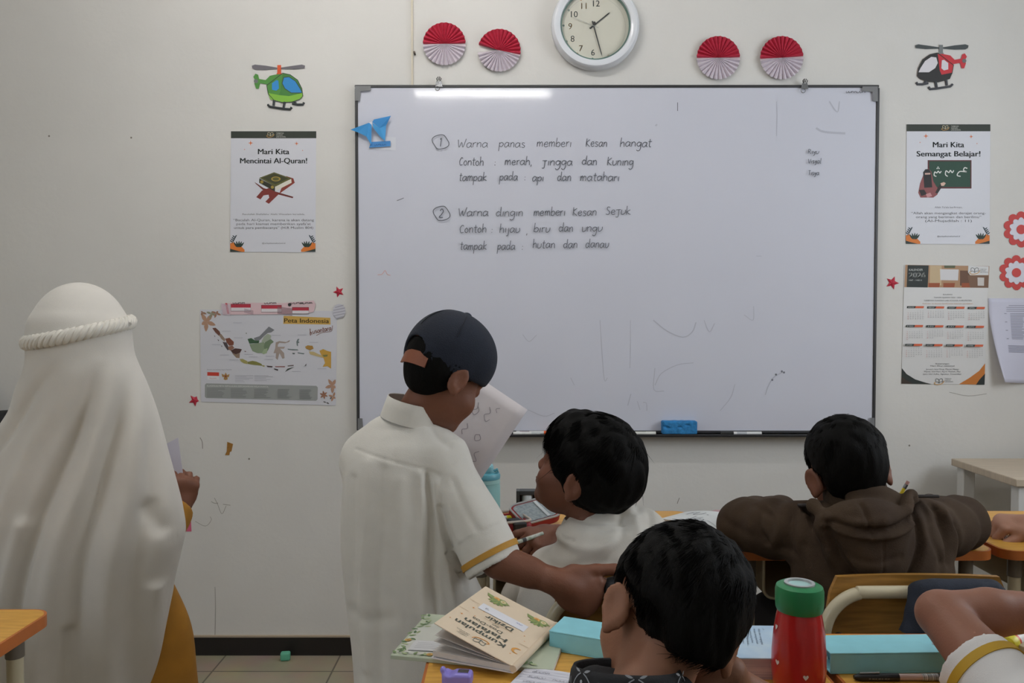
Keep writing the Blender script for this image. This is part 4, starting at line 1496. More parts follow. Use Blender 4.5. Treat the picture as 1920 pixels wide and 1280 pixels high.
def make_desk(label):
    t = thing('school_desk', label, 'desk', (0, 0, 0), 'school desks')
    inn = rrect(DW - .008, DD - .008, .030)
    MB().prism(inn, lambda x, y: np.array([x, y, ZT - .018]), lambda x, y: np.array([x, y, ZT])).build('tabletop', M_top, t, smooth=False)
    out = rrect(DW, DD, .034)
    k = len(out)
    V = [(x, y, z) for z in (ZT - .020, ZT - .0005) for x, y in out] + [(x, y, z) for z in (ZT - .020, ZT - .0005) for x, y in inn]
    Fc = []
    for i in range(k):
        j = (i + 1) % k
        Fc += [(i, j, k + j, k + i), (k + i, k + j, 3 * k + j, 3 * k + i), (2 * k + i, 3 * k + i, 3 * k + j, 2 * k + j), (i, 2 * k + i, 2 * k + j, j)]
    link_mesh('edge_band', np.array(V), Fc, M_edge, t, True, flat_angle=40)
    for sx in (-1, 1):
        for sy in (-1, 1):
            x, y = sx * (DW / 2 - .045), sy * (DD / 2 - .04)
            lg = MB().tube([(x, y, ZT - .02), (x, y, .36), (x + sx * .012, y + sy * .012, .02)], .0125, 12).build('leg', M_tube, t)
            MB().tube([(x, y, ZT - .021), (x, y, ZT - .065)], .0142, 12).build('sleeve', M_joint, lg)
            MB().tube([(x + sx * .012, y + sy * .012, .022), (x + sx * .012, y + sy * .012, 0)], .0165, 12).build('rubber_foot', M_foot, lg)
        MB().tube([(sx * (DW / 2 - .037), -DD / 2 + .045, .12), (sx * (DW / 2 - .037), DD / 2 - .045, .12)], .010, 10).build('side_rail', M_tube, t)
    MB().tube([(-DW / 2 + .04, DD / 2 - .04, .30), (DW / 2 - .04, DD / 2 - .04, .30)], .010, 10).build('rear_rail', M_tube, t)
    # open tray under the top
    w, zb_, r = DW - .15, ZT - .112, .022
    sec = [(-w / 2, ZT - .021)] + [(-w / 2 + r - r * math.cos(a), zb_ + r - r * math.sin(a)) for a in np.linspace(0, math.pi / 2, 6)]
    sec += [(-x, z) for x, z in sec[::-1]]
    y0, y1 = -DD / 2 + .035, DD / 2 - .05
    V = [(x, y, z) for y in (y0, y1) for x, z in sec]
    k = len(sec)
    Fc = [(i, i + 1, k + i + 1, k + i) for i in range(k - 1)] + [tuple(range(k, 2 * k))]
    o = link_mesh('tray', np.array(V), Fc, mat('#a49a84', .5, name='tray_metal'), t, True, flat_angle=40)
    so = o.modifiers.new('sheet', 'SOLIDIFY'); so.thickness = .002
    MB().tube([(x, y0, z) for x, z in sec], .0032, 8).build('tray_rim', M_tube, o)
    return t


def make_chair(label):
    t = thing('school_chair', label, 'chair', (0, 0, 0), 'school chairs')
    hw, zt, r = .168, .703, .075
    yb = -.17
    arch = [(-hw, -.20, 0.012), (-hw, -.165, .30), (-hw, yb, .48), (-hw, yb, zt - r)]
    arch += [(-hw + r - r * math.cos(a), yb, zt - r + r * math.sin(a)) for a in np.linspace(.15, math.pi / 2, 7)]
    arch += [(-x, y, z) for x, y, z in arch[::-1]]
    MB().tube(smooth_path(arch, 3), .0112, 12).build('back_frame', M_tube, t)
    for sx in (-1, 1):
        pts = [(sx * hw * .93, -.155, .385), (sx * hw * .93, .08, .385), (sx * hw * .95, .15, .37), (sx * hw, .165, .30), (sx * hw, .18, .012)]
        lg = MB().tube(smooth_path(pts, 5), .0112, 12).build('leg', M_tube, t)
        MB().tube([(sx * hw, .18, .016), (sx * hw, .18, 0)], .014, 12).build('rubber_foot', M_foot, lg)
        MB().tube([(sx * hw, -.20, .016), (sx * hw, -.20, 0)], .014, 12).build('rubber_foot', M_foot, t)
    MB().tube([(-hw, -.172, .26), (hw, -.172, .26)], .009, 10).build('stretcher', M_tube, t)
    # backrest plywood in front of the tube, a little higher than it
    V, Fc, n = [], [], 18
    for th in (0, .010):
        for j in range(9):
            z = .50 + (.726 - .50) * j / 8
            for i in range(n + 1):
                u = -1 + 2 * i / n
                e = 1.0
                if j == 8: e = .90
                if j == 7: e = .975
                if j == 0: e = .93
                V.append((u * .158 * e, yb + .012 + th - .018 * (u * u) * 0 + .012 * (1 - u * u), z))
    L = (n + 1) * 9
    for j in range(8):
        for i in range(n):
            a = j * (n + 1) + i
            Fc += [(a, a + 1, a + n + 2, a + n + 1), (L + a, L + a + n + 1, L + a + n + 2, L + a + 1)]
    for i in range(n):
        Fc += [(i, L + i, L + i + 1, i + 1), (8 * (n + 1) + i, 8 * (n + 1) + i + 1, L + 8 * (n + 1) + i + 1, L + 8 * (n + 1) + i)]
    for j in range(8):
        a, b = j * (n + 1), (j + 1) * (n + 1)
        Fc += [(a, b, L + b, L + a), (a + n, L + a + n, L + b + n, b + n)]
    link_mesh('backrest', np.array(V), Fc, M_ply, t, True, flat_angle=40)
    st = rrect(.35, .34, .05)
    MB().prism(st, lambda x, y: np.array([x, y + .01, .397 - .012 * (abs(y) < .1)]), lambda x, y: np.array([x, y + .01, .409 - .012 * (abs(y) < .1)])).build('seat', M_ply, t, smooth=False, bevel=.003)
    for sx in (-1, 1):
        p = MB().tube([(sx * .145, yb - .002, .625), (sx * .145, yb - .024, .625)], .009, 12).build('end_plug', M_foot, t)
    return t


d0 = make_desk('desk of the boy in the foreground, with booklet and red bottle on it')
d0.location = (.1555, 1.078, 0)
dup(d0, (.722, 1.078, 0), 0, 'desk at lower right carrying the second light blue pencil box')
dup(d0, (-1.046, 1.185, 0), 0, 'empty desk corner at the lower left edge')
dup(d0, (.165, 1.885, 0), 0, 'desk of the boy in white with the red pouch and teal bottle')
dup(d0, (.742, 1.885, 0), 0, 'desk under the arms of the boy in the brown jacket')
dup(d0, (1.312, 1.885, 0), 0, 'desk at the right edge where only a hand rests')
c0 = make_chair('chair held by the standing boy, its seat taken by the boy in white')
c0.location = (.232, 1.58, 0)
dup(c0, (.712, 1.58, 0), 0, 'chair of the boy in the brown jacket, navy cloth over its back')
dup(c0, (.16, .80, 0), 0, 'chair under the boy in the foreground')
dup(c0, (1.36, 1.56, 0), 0, 'chair of the child whose hand rests at the right edge')
dup(c0, (.86, .80, 0), 0, 'chair of the child with the raised elbow at lower right')

# navy jacket over the back of the right chair, black jacket over the middle one
def drape(name, label, cat, px_pts, Y, th, col, group, seed, k=.012):
    q = P(*px_pts[0][0], Y)
    t = thing(name, label, cat, q, group)
    pts = np.array([P(x, y, Y + dy) for (x, y), dy, r in [(p[0], p[1], p[2]) for p in px_pts]])
    f = Field(pts.min(0) - .06, pts.max(0) + .06, .004)
    for i in range(len(pts) - 1):
        f.cap(pts[i], pts[i + 1], px_pts[i][2], px_pts[i + 1][2], k)
    return t, f


t, f = drape('jacket', 'navy jacket hanging over the back of the right chair', 'jacket',
             [((1716, 1110), .005, .013), ((1745, 1110), .005, .014), ((1800, 1109), .005, .014), ((1850, 1108), .005, .014), ((1872, 1110), .005, .013)], 1.405, .02, '#1b2230', 'jackets on chairs', 2)
for x0, x1, yb_, r_ in ((1722, 1712, 1180, .014), (1745, 1735, 1240, .016), (1770, 1768, 1280, .017), (1800, 1802, 1290, .017), (1830, 1834, 1290, .017), (1860, 1866, 1270, .015)):
    f.chain([P(x0, 1108, 1.390), P((x0 + x1) / 2, 1150, 1.380), P(x1, yb_, 1.378)], [r_, r_, r_ * .8], .022)
f.chain([P(1735, 1150, 1.378), P(1705, 1190, 1.372), P(1685, 1235, 1.370)], [.014, .014, .010], .02)
f.chain([P(1740, 1106, 1.43), P(1780, 1200, 1.455), P(1790, 1260, 1.455)], [.014, .016, .016], .015)
cloth('fabric', f, mat('#1d2433', .85, noise=.25, nscale=30, bump=.4, bscale=500), t, amp=.003, scale=50, seed=3, stretch=(1, 1, .3))
t, f = drape('jacket', 'black jacket over the back of the middle chair, under the hand', 'jacket',
             [((1140, 1098), .012, .013), ((1165, 1096), .012, .015), ((1200, 1095), .012, .016), ((1280, 1100), .012, .014)], 1.405, .02, '#141416', 'jackets on chairs', 2)
f.chain([P(1146, 1100, 1.398), P(1156, 1135, 1.394), P(1162, 1165, 1.392)], [.013, .016, .014], .015)
f.chain([P(1190, 1098, 1.385), P(1195, 1160, 1.38), P(1200, 1190, 1.38)], [.018, .024, .02], .02)
f.chain([P(1250, 1100, 1.385), P(1255, 1160, 1.38), P(1250, 1200, 1.38)], [.016, .024, .02], .02)
f.chain([P(1150, 1098, 1.43), P(1170, 1170, 1.455), P(1230, 1180, 1.455)], [.012, .012, .012], .015)
cloth('fabric', f, mat('#17181b', .85, noise=.2, nscale=30, bump=.4, bscale=500), t, amp=.002, scale=50, seed=9, stretch=(1, 1, .3))

# ------------------------------------------------------------------ things on the front desks
# prayer booklet lying half open, upside down for the viewer
Hn, Hf, Ln = D(962, 1262, .699), D(1040, 1182, .699), D(800, 1249, .699)
sp = Hf - Hn
sp = sp / np.linalg.norm(sp)
Lh = unit(np.cross(np.array([0, 0, 1.0]), sp))
BW, BH = .126, .172
bk = thing('prayer_booklet', 'cream prayer booklet with leaf decoration, lying half open on the desk', 'book', (Hn + Hf) / 2)


def leafmap(tilt, curl, base):
    """booklet leaf hinged at the spine: x mm from the spine, y mm from the top edge"""
    def f(x, y, lf=0.0):
        u = x / 1000.0
        a = math.radians(tilt)
        bend = curl * (u / BW) ** 2 * BW
        h = u * math.sin(a) + bend
        w = u * math.cos(a)
        return Hn + sp * (y / 1000.0) + Lh * w + np.array([0, 0, base + h + lf])
    return f


def leaf_mesh(name, fm_, th, m, parent, x1=126.0, y1=172.0, y0=0.0):
    nx, ny = 10, 4
    V, Fc = [], []
    for z in (0, -th):
        for j in range(ny + 1):
            for i in range(nx + 1):
                V.append(fm_(x1 * i / nx, y0 + (y1 - y0) * j / ny, z))
    L = (nx + 1) * (ny + 1)
    for j in range(ny):
        for i in range(nx):
            a = j * (nx + 1) + i
            Fc += [(a, a + 1, a + nx + 2, a + nx + 1), (L + a, L + a + nx + 1, L + a + nx + 2, L + a + 1)]
    for i in range(nx):
        b = ny * (nx + 1) + i
        Fc += [(i, L + i, L + i + 1, i + 1), (b, b + 1, L + b + 1, L + b)]
    for j in range(ny):
        a, b = j * (nx + 1), (j + 1) * (nx + 1)
        Fc += [(a, b, L + b, L + a), (a + nx, L + a + nx, L + b + nx, b + nx)]
    return link_mesh(name, np.array(V), Fc, m, parent, True, flat_angle=40)


M_page = mat('#d2cdc9', .7, name='book_pages', noise=.06, nscale=60)
leaf_mesh('back_cover', leafmap(0, 0, .0012), .0015, mat('#d6d3d6', .5), bk)
leaf_mesh('page_block', leafmap(0, .012, .0090), .0075, M_page, bk, 124, 170, 2)
for i, (tl, cu) in enumerate(((6, .02), (10.5, .015))):
    leaf_mesh('loose_page', leafmap(tl, cu, .0092), .0004, M_page, bk, 123, 170, 2)
cov = leafmap(17, .035, .0098)
leaf_mesh('front_cover', cov, .0010, mat('#dcc9b0', .5, name='cream_cover'), bk)
MB().tube([cov(0, 0, -.004), cov(0, 172, -.004)], .0052, 10).build('spine', mat('#d3bfa6', .5), bk)
a = Art(lambda x, y, lf: cov(x, y, lf + .0002))
DK = '#4a4f48'
logo(a, 60, 15, .95, '#6a6f68', '#d08f45')
for i, s_ in enumerate(('TARBIYAH', 'SUNNAH', 'LAB SCHOOL')):
    a.txt(s_, 78, 12 + 4 * i, DK, h=2.6, align='l')
a.txt('Kumpulan', 70, 41, DK, w=82, h=11, bold=.03)
a.txt('Hafalan', 68, 56, DK, w=70, h=11, bold=.03)
a.txt('Doa-Doa', 72, 69, DK, w=50, h=8)
a.txt('dan', 62, 77, DK, w=11, h=5)
a.txt('Dzikir', 62, 92, DK, w=46, h=11, bold=.03)
a.build('title_lettering', bk)
a = Art(lambda x, y, lf: cov(x, y, lf + .0002))
a.poly([(26, 98), (104, 98), (104, 119), (26, 119)], '#dcdce2')
a.hand('uun', 34, 106, 3, '#6f78a8', lw=.5); a.hand('dudu', 50, 107, 3, '#6f78a8', lw=.5)
a.hand('Sura', 80, 110, 4.5, '#4b4e58', lw=.7); a.hand('unuu', 34, 114, 3, '#6f78a8', lw=.5)
a.build('name_sticker', bk)
a = Art(lambda x, y, lf: cov(x, y, lf + .0002))
for bx, by, fl in ((22, 148, 1), (92, 148, -1)):
    for i in range(6):
        an = -2.9 + i * .45
        a.leaf(bx, by, an, 17, 6.5, '#8f9a5c' if i % 2 else '#6f8350')
    a.poly([(bx - 20, by + 2), (bx - 8, by - 4), (bx + 6, by - 5), (bx + 18, by), (bx + 22, by + 8), (bx + 8, by + 6), (bx - 8, by + 10)], '#84925a')
    a.disc(bx + 4, by + 3, 5.5, '#d6a25c'); a.disc(bx + 4, by + 3, 2.4, '#b9823f')
    a.disc(bx - 8, by + 3, 4.5, '#cfc39b'); a.disc(bx - 8, by + 3, 2, '#b9a263')
a.build('leaf_ornament', bk)
a = Art(lambda x, y, lf: cov(x, y, lf + .0002))
a.poly([(12 + 8 * math.cos(t), 40 + 8 * math.sin(t)) for t in np.linspace(-2.2, 2.2, 14)] + [(10 + 6 * math.cos(t), 40 + 6 * math.sin(t)) for t in np.linspace(1.7, -1.7, 12)], '#d99a4a')
for x, y, r in ((16, 26, 2), (112, 60, 3), (108, 92, 3), (14, 74, 1.6), (20, 88, 2), (96, 72, 2), (92, 96, 1.8), (118, 34, 2)):
    sparkle(a, x, y, r, '#d58a3c')
for x0, x1, y in ((2, 18, 62), (108, 124, 75), (106, 124, 110), (36, 84, 80)):
    a.line([(x0, y), (x1, y)], .7, '#b7986f', curve=False)
a.build('stars_and_moon', bk)

# green floral book under it
cen, ang = (D(800, 1226, .694) + D(1012, 1232, .694)) / 2 + np.array([0, .055, 0]), -12
g = thing('floral_book', 'pale green floral book lying beneath the cream booklet', 'book', (cen[0], cen[1], ZT))
Rb = rot(ang)
bm = lambda x, y, lf: np.array([cen[0], cen[1], ZT + .0066 + lf]) + Rb @ np.array([x / 1000, -y / 1000, 0])
MB().box((cen[0], cen[1], ZT + .0033), (.236, .168, .0064), Rb).build('cover', mat('#b6bea8', .5), g, bevel=.001)
MB().box((cen[0], cen[1], ZT + .0033), (.2368, .166, .0042), Rb).build('pages', M_page, g)
a = Art(bm)
a.poly([(-104 + 10 * math.cos(t) * (1 if 1 else 0), 66 + 10 * math.sin(t)) for t in np.linspace(1.6, 3.14, 6)] + [(-114, -20), (-90, -46), (40, -46), (40, 76)], '#cfd0c8')
for i in range(26):
    x, y = -114 + 5 * (i % 3), -76 + 6 * i
    a.leaf(x, y, rnd.uniform(0, 6), 12, 5, ('#7f9468', '#5f7a54', '#a7b48a')[i % 3])
for i in range(24):
    a.leaf(-112 + 9 * i, 78, rnd.uniform(3.4, 6), 11, 5, ('#7f9468', '#5f7a54', '#a7b48a')[i % 3])
for x, y in ((-62, 74), (10, 77), (60, 74), (-110, 30)):
    a.disc(x, y, 5, '#c9a25c'); a.disc(x, y, 2, '#9d7a3a')
a.build('floral_print', g)
a = Art(bm, .0016)
a.poly([(-98, 30), (-40, 26), (-40, 62), (-98, 66)], '#d6d6d8')
for i in range(4):
    a.line([(-92, 38 + 6 * i), (-50, 35 + 6 * i)], .8, '#9a9aa2', curve=False)
a.build('name_label', g)

# lined notebook sheet in the near corner
nb = thing('open_notebook', 'open lined notebook with pencil writing at the bottom edge of the desk', 'notebook', D(1060, 1290, ZT))
TL = D(987, 1250, ZT + .004)
dl = unit((D(956, 1281, ZT + .004) - TL) * np.array([1, 1, 0]))
dr = unit(np.array([-dl[1], dl[0], 0]))
nm = lambda x, y, lf: TL + dr * x / 1000 + dl * y / 1000 + np.array([0, 0, lf + .0035 * math.sin(min(x / 150, 1) * math.pi) * (1 - min(y / 170, 1))])
V, Fc = [], []
for z in (0, -.0038):
    for j in range(6):
        for i in range(13):
            V.append(nm(190 * i / 12, 122 * j / 5, z) if z == 0 else np.array([*nm(190 * i / 12, 122 * j / 5, 0)[:2], ZT + .0003]))
for j in range(5):
    for i in range(12):
        a_ = j * 13 + i
        Fc += [(a_, a_ + 13, a_ + 14, a_ + 1), (78 + a_, 78 + a_ + 1, 78 + a_ + 14, 78 + a_ + 13)]
for i in range(12):
    Fc += [(i, i + 1, 79 + i, 78 + i), (65 + i, 143 + i, 144 + i, 66 + i)]
for j in range(5):
    a_, b_ = j * 13, (j + 1) * 13
    Fc += [(a_, 78 + a_, 78 + b_, b_), (a_ + 12, b_ + 12, 90 + b_, 90 + a_)]
link_mesh('pages', np.array(V), Fc, mat('#d3d3dc', .7), nb, True, flat_angle=40)
a = Art(nm)
for j in range(13):
    a.line([(2 + 186 * i / 12, 8 + 8 * j) for i in range(13)], .5, '#b3b3c6', curve=False)
a.build('ruled_lines', nb)
a = Art(nm)
for j, ws in enumerate((('duunn',), ('Sunuu', 'nuuun', 'duun'), ('unuun', 'pudan', 'uunn'), ('nuuan', 'dunia', 'unan'), ('Runu', 'unanu'))):
    for i, w_ in enumerate(ws):
        a.hand(w_, 14 + 36 * i, 15 + 16 * j, 3.6, '#85858f', w=26, lw=.7)
a.build('pencil_writing', nb)

# light blue folding pencil boxes
def pencil_box(corner, ang, L, label):
    W_, H_, th = .062, .027, .0022
    t = thing('pencil_box', label, 'pencil box', (corner[0], corner[1], ZT), 'light blue pencil boxes')
    R = rot(ang)
    o = np.array([corner[0], corner[1], ZT + .0004])
    pt = lambda x, y, z: o + R @ np.array([x, y, z])
    Mc = mat('#8ed0dd', .5, name='light_blue_vinyl', noise=.06, nscale=40)
    mb = MB()
    def slab(x0, x1, y0, y1, z0, z1):
        mb.box(pt((x0 + x1) / 2, (y0 + y1) / 2, (z0 + z1) / 2), (x1 - x0, y1 - y0, z1 - z0), R)
    slab(0, L, 0, W_, 0, th); slab(0, L, 0, th, th, H_); slab(0, L, W_ - th, W_, th, H_); slab(L - th, L, th, W_ - th, th, H_)
    slab(.016, .018, th, W_ - th, th, H_)
    mb.build('box_body', Mc, t, smooth=False, bevel=.0006)
    mb = MB()
    mb.box(pt(L / 2, W_ / 2 + .0005, H_ + .0012), (L + .001, W_ + .002, .0022), R)
    mb.build('flap', Mc, t, smooth=False, bevel=.0008)
    p = pt(L * .78, W_ * .42, H_ + .0024)
    MB().lathe([(.0042, 0), (.0042, .0008), (.003, .0016)], p, 16).build('snap_button', mat('#d2d6d6', .3, .3), t)
    MB().lathe([(.0022, 0), (.0022, .0022), (.0012, .0026)], p, 12).build('snap_stud', M_steel, t)
    return t


q = D(1030, 1219, ZT)
pencil_box(q, -24, .20, 'light blue pencil box between the cream booklet and the foreground boy')
q = D(1557, 1264, ZT)
pencil_box(q, 1.5, .205, 'light blue pencil box right of the red bottle')

# red bottle with green lid
X0 = D(1497, 1297, ZT)
bt = thing('thermos_bottle', 'red bottle with green lid and small white hearts', 'bottle', (X0[0], X0[1], ZT))
prof = [(.0, 0), (.026, 0), (.0295, .002), (.0325, .012), (.0345, .035), (.0342, .055), (.0322, .080), (.0290, .100), (.0272, .108), (.0268, .111)]
MB().lathe(prof, (X0[0], X0[1], ZT), 48).build('bottle_body', mat('#b3191c', .28, name='red_enamel', coat=.3), bt)
lz = ZT + .109
MB().lathe([(.0285, .000), (.0298, .003), (.0305, .012), (.0305, .026), (.0290, .0315), (.0245, .034), (.0195, .0345), (.0190, .031)], (X0[0], X0[1], lz), 48).build('lid', mat('#1f7d4b', .4, name='green_lid'), bt)
MB().lathe([(.0192, .0305), (.0192, .0362), (.0150, .0362), (.0142, .033)], (X0[0], X0[1], lz), 40).build('lid_ring', mat('#b9bcbd', .3, .3), bt)
MB().lathe([(.0145, .031), (.0145, .0335)], (X0[0], X0[1], lz), 32).build('lid_disc', mat('#a9d0cf', .3), bt)
def on_bottle(az, z0):
    def f(x, y, lf):
        zz = z0 - y / 1000
        r = float(np.interp(zz, [p[1] for p in prof[1:]], [p[0] for p in prof[1:]])) + .0003 + lf
        a_ = math.radians(az) + x / 1000 / .033
        return np.array([X0[0] + r * math.sin(a_), X0[1] - r * math.cos(a_), ZT + zz])
    return f
hb = thing
mbh = []
for az, z0 in ((-5, .034), (-68, .045), (62, .052), (38, .012), (-42, .010), (-82, .088), (75, .080), (15, .003), (140, .05), (200, .07), (250, .03), (170, .02)):
    a = Art(on_bottle(az, z0))
    a.poly([(0, 3.6), (-2.4, .8), (-3.4, -1.2), (-2.6, -3), (-1, -3), (0, -1.6), (1, -3), (2.6, -3), (3.4, -1.2), (2.4, .8)], '#ddd6d6')
    a.build('heart', bt, .4)

# gel pen
q0, q1 = D(1601, 1269, ZT + .005), D(1768, 1269, ZT + .005)
pn = thing('gel_pen', 'black capped gel pen lying in front of the right pencil box', 'pen', ((q0 + q1) / 2)[:3] - np.array([0, 0, .005]))
pd = unit(q1 - q0); pl = np.linalg.norm(q1 - q0)
at_ = lambda s_: q0 + pd * pl * s_
MB().tube([at_(0), at_(.05), at_(.08), at_(.50)], [.0028, .0046, .0052, .0053], 16).build('cap', mat('#17171a', .35), pn)
MB().tube([at_(.06) + np.array([0, -.001, .0058]), at_(.28) + np.array([0, -.001, .0064])], .0013, 8).build('clip', mat('#9fa1a4', .25, .8), pn)
MB().tube([at_(.50), at_(.76)], .0044, 16).build('barrel', mat('#b79f98', .2), pn)
MB().tube([at_(.76), at_(.94)], .0047, 16).build('barcode_label', mat('#d4d2d0', .4, noise=.6, nscale=500, stretch=(1, .01, .01), dark='#3a3a3a'), pn)
MB().tube([at_(.94), at_(1.0)], [.0048, .0042], 16).build('end_plug', mat('#1c1c22', .4), pn)
a = Art(lambda x, y, lf: at_(x) + np.array([0, -.0054 - lf, y / 1000]))
for i in range(7):
    a.rect(.15 + .035 * i, -.5, .15 + .035 * i + .02 + .008 * (i % 2), .5, '#7b7d80')
a.build('cap_lettering', pn)

# light blue workbook, white plastic case, purple sharpener, yellow stick
ws = thing('blue_workbook', 'light blue workbook page behind the red bottle', 'book', D(1425, 1240, ZT))
A0, B0 = D(1386, 1172, ZT + .030), D(1376, 1233, ZT + .030)
ex = unit(np.array([1, -.03, 0])); ey = unit((B0 - A0) * np.array([1, 1, 0]))
wm = lambda x, y, lf: A0 + ex * x / 1000 + ey * y / 1000 + np.array([0, 0, lf])
WL = np.linalg.norm(B0 - A0)
mb = MB(); cc_ = A0 + ex * .045 + ey * WL / 2
mb.prism([(-.075, 0), (.10, 0), (.10, WL), (-.075, WL)], lambda x, y: A0 + ex * x + ey * y, lambda x, y: A0 + ex * x + ey * y - np.array([0, 0, .0015]))
mb.build('page', mat('#a9c4dc', .5, noise=.08, nscale=30, dark='#bcd0de'), ws, smooth=False)
mb = MB()
mb.prism([(-.075, .001), (.10, .001), (.10, WL - .001), (-.075, WL - .001)], lambda x, y: A0 + ex * x + ey * y - np.array([0, 0, .0016]), lambda x, y: A0 + ex * x + ey * y - np.array([0, 0, .0296]))
mb.build('page_block', mat('#c3a9a6', .6, noise=.25, nscale=400, stretch=(.02, .02, 1), dark='#9d8a8c'), ws, smooth=False)
a = Art(wm)
a.txt('1. Al', 34, 12, '#5b6b80', h=3, align='l', ang=1.35)
for i, s_ in enumerate(('Allah akan mengangkat', 'derajat orang beriman', 'dan orang yang berilmu', 'beberapa derajat di sisi', 'Allah Maha Mengetahui', 'segala sesuatu')):
    a.txt(s_, 28 - 6.5 * i, 14, '#5b6b80', w=62 - 3 * (i % 3), h=3.4, align='l', ang=1.45)
a.build('page_lettering', ws)

wc = thing('correction_case', 'rounded white plastic case in front of the light blue workbook', 'case', D(1415, 1258, ZT))
fw = Field(D(1415, 1258, ZT) - .05, D(1415, 1258, ZT) + .06, .0022)
q = D(1412, 1262, ZT) + np.array([0, 0, .0125])
fw.rbox(q, (.046, .030, .024), rot(-14), rad=.011)
cloth('shell', fw, mat('#d0cbc6', .4), wc, amp=0, smooth=1)
MB().ellipsoid(q + rot(-14) @ np.array([.0235, .002, -.002]), (.006, .009, .007)).build('blue_tip', mat('#33468c', .4), wc)

ps = thing('sharpener', 'purple plastic sharpener at the bottom edge of the desk', 'sharpener', D(857, 1281, ZT))
fp = Field(D(857, 1281, ZT) - .04, D(857, 1281, ZT) + .05, .0015)
q = D(858, 1283, ZT) + np.array([0, 0, .0095])
fp.rbox(q, (.040, .024, .018), rot(-8), rad=.005)
fp.ell(q + rot(-8) @ np.array([-.009, 0, .011]), (.006, .02, .006), rot(-8), k=.003, sub=True)
fp.ell(q + rot(-8) @ np.array([-.019, -.004, .011]), (.004, .005, .005), rot(-8), k=.003)
cloth('shell', fp, mat('#8d82d2', .35), ps, amp=0, smooth=1)
MB().box(q + rot(-8) @ np.array([.008, 0, .0092]), (.014, .010, .001), rot(-8)).build('blade', M_steel, ps, smooth=False)

ys = thing('glue_stick', 'glue stick with round yellow cap on the lower right desk, beside the white sleeve', 'glue stick', D(1895, 1232, ZT))
q = D(1893, 1222, ZT) + np.array([0.004, .005, .0115])
dd = unit(np.array([.8, .6, 0]))
Rg = np.array(Vector(dd).to_track_quat('Z', 'Y').to_matrix())
MB().lathe([(.0105, .012), (.0105, .065), (.009, .067)], q, 24, Rg).build('barrel', mat('#d6d4ce', .4), ys)
MB().lathe([(.0108, .006), (.0112, .012)], q, 24, Rg).build('red_ring', mat('#c0442c', .4), ys)
MB().lathe([(.004, -.008), (.009, -.006), (.0115, 0), (.0115, .006)], q, 24, Rg).build('yellow_cap', mat('#cfc62c', .4), ys)
pb = thing('pale_notebook', 'pale closed notebook on the lower right desk behind the glue stick', 'notebook', D(1935, 1212, ZT))
q = D(1945, 1210, ZT)
MB().box(q + np.array([.0, .0, .006]), (.105, .15, .012), rot(28)).build('cover', mat('#a5977d', .6, noise=.1, nscale=30), pb, bevel=.001)

# ------------------------------------------------------------------ things on the middle desks
q = np.array([P(909, 900, 1.955)[0], 1.955, ZT])
tb = thing('water_bottle', 'teal water bottle with flip lid, behind the standing boy', 'bottle', q)
M_tl, M_td = mat('#8fc1c0', .35, name='teal_body'), mat('#5d9fae', .4, name='teal_lid')
MB().lathe([(.030, 0), (.0365, .003), (.0372, .085), (.0360, .092), (.0372, .096)], q, 40).build('bottle_body', M_tl, tb)
MB().lathe([(.0366, .0955), (.0366, .104), (.034, .1055)], q, 40).build('lid_band', mat('#9cc7c4', .4), tb)
MB().lathe([(.0368, .1052), (.0375, .112), (.0352, .1175), (.024, .119)], q, 40).build('lid', M_td, tb)
fl = Field(q + np.array([-.05, -.05, .11]), q + np.array([.05, .05, .16]), .0018)
fl.rbox(q + np.array([0, 0, .128]), (.042, .034, .022), rad=.008)
fl.rbox(q + np.array([.002, 0, .119]), (.056, .026, .008), rad=.003)
cloth('flip_cap', fl, mat('#7fb4bd', .4), tb, amp=0, smooth=1)
MB().tube([q + np.array([.024, -.012, .116]), q + np.array([.032, -.010, .122]), q + np.array([.030, -.010, .128]), q + np.array([.022, -.01, .124])], .0032, 8).build('latch', M_td, tb)

# open zip pouch
A_, B_, C_, E_ = P(984, 983, 1.86), P(1053, 964, 1.91), P(1022, 932, 1.97), P(953, 950, 1.91)
pc = thing('zip_pouch', 'open red edged pencil pouch with grey mesh lining on the middle desk', 'pencil pouch', (A_[0], A_[1], ZT))
nrm = unit(np.cross(B_ - A_, E_ - A_))
if nrm[2] < 0: nrm = -nrm
def lidp(x, y, l=0.0):
    u, v = x + .5, y + .5
    return A_ * (1 - u) * (1 - v) + B_ * u * (1 - v) + C_ * u * v + E_ * (1 - u) * v + nrm * l
out = rrect(1.06, 1.06, .22)
MB().prism(out, lambda x, y: lidp(x, y, -.020), lambda x, y: lidp(x, y, 0)).build('lid_shell', mat('#8e1f28', .55), pc, smooth=False, bevel=.003)
MB().tube([lidp(x * .98, y * .98, .001) for x, y in out], .0026, 8, closed=True).build('zip', mat('#9b9a98', .6), pc)
MB().prism(rrect(.90, .88, .16), lambda x, y: lidp(x, y, .0002), lambda x, y: lidp(x, y, .0014)).build('mesh_lining', mat('#8e979a', .7, noise=.25, nscale=150, dark='#737d82'), pc, smooth=False)
MB().prism([(.12, .42), (.20, .42), (.22, -.43), (.14, -.43)], lambda x, y: lidp(x, y, .0016), lambda x, y: lidp(x, y, .0030)).build('strap', mat('#b6bcbe', .6), pc, smooth=False)
bc = P(925, 988, 1.84)
bo = np.array([bc[0], bc[1] + .02, ZT + .016])
Rp = rot(20)
fpz = Field(bo - .13, bo + .13, .003)
fpz.rbox(bo, (.155, .105, .031), Rp, rad=.013)
fpz.rbox(bo + np.array([0, 0, .012]), (.138, .088, .026), Rp, rad=.010, k=.003, sub=True)
cloth('pouch_base', fpz, mat('#8e1f28', .55), pc, amp=0, smooth=1)
rim = [bo + Rp @ np.array([x * .151, y * .101, .0155]) for x, y in rrect(1, 1, .14)]
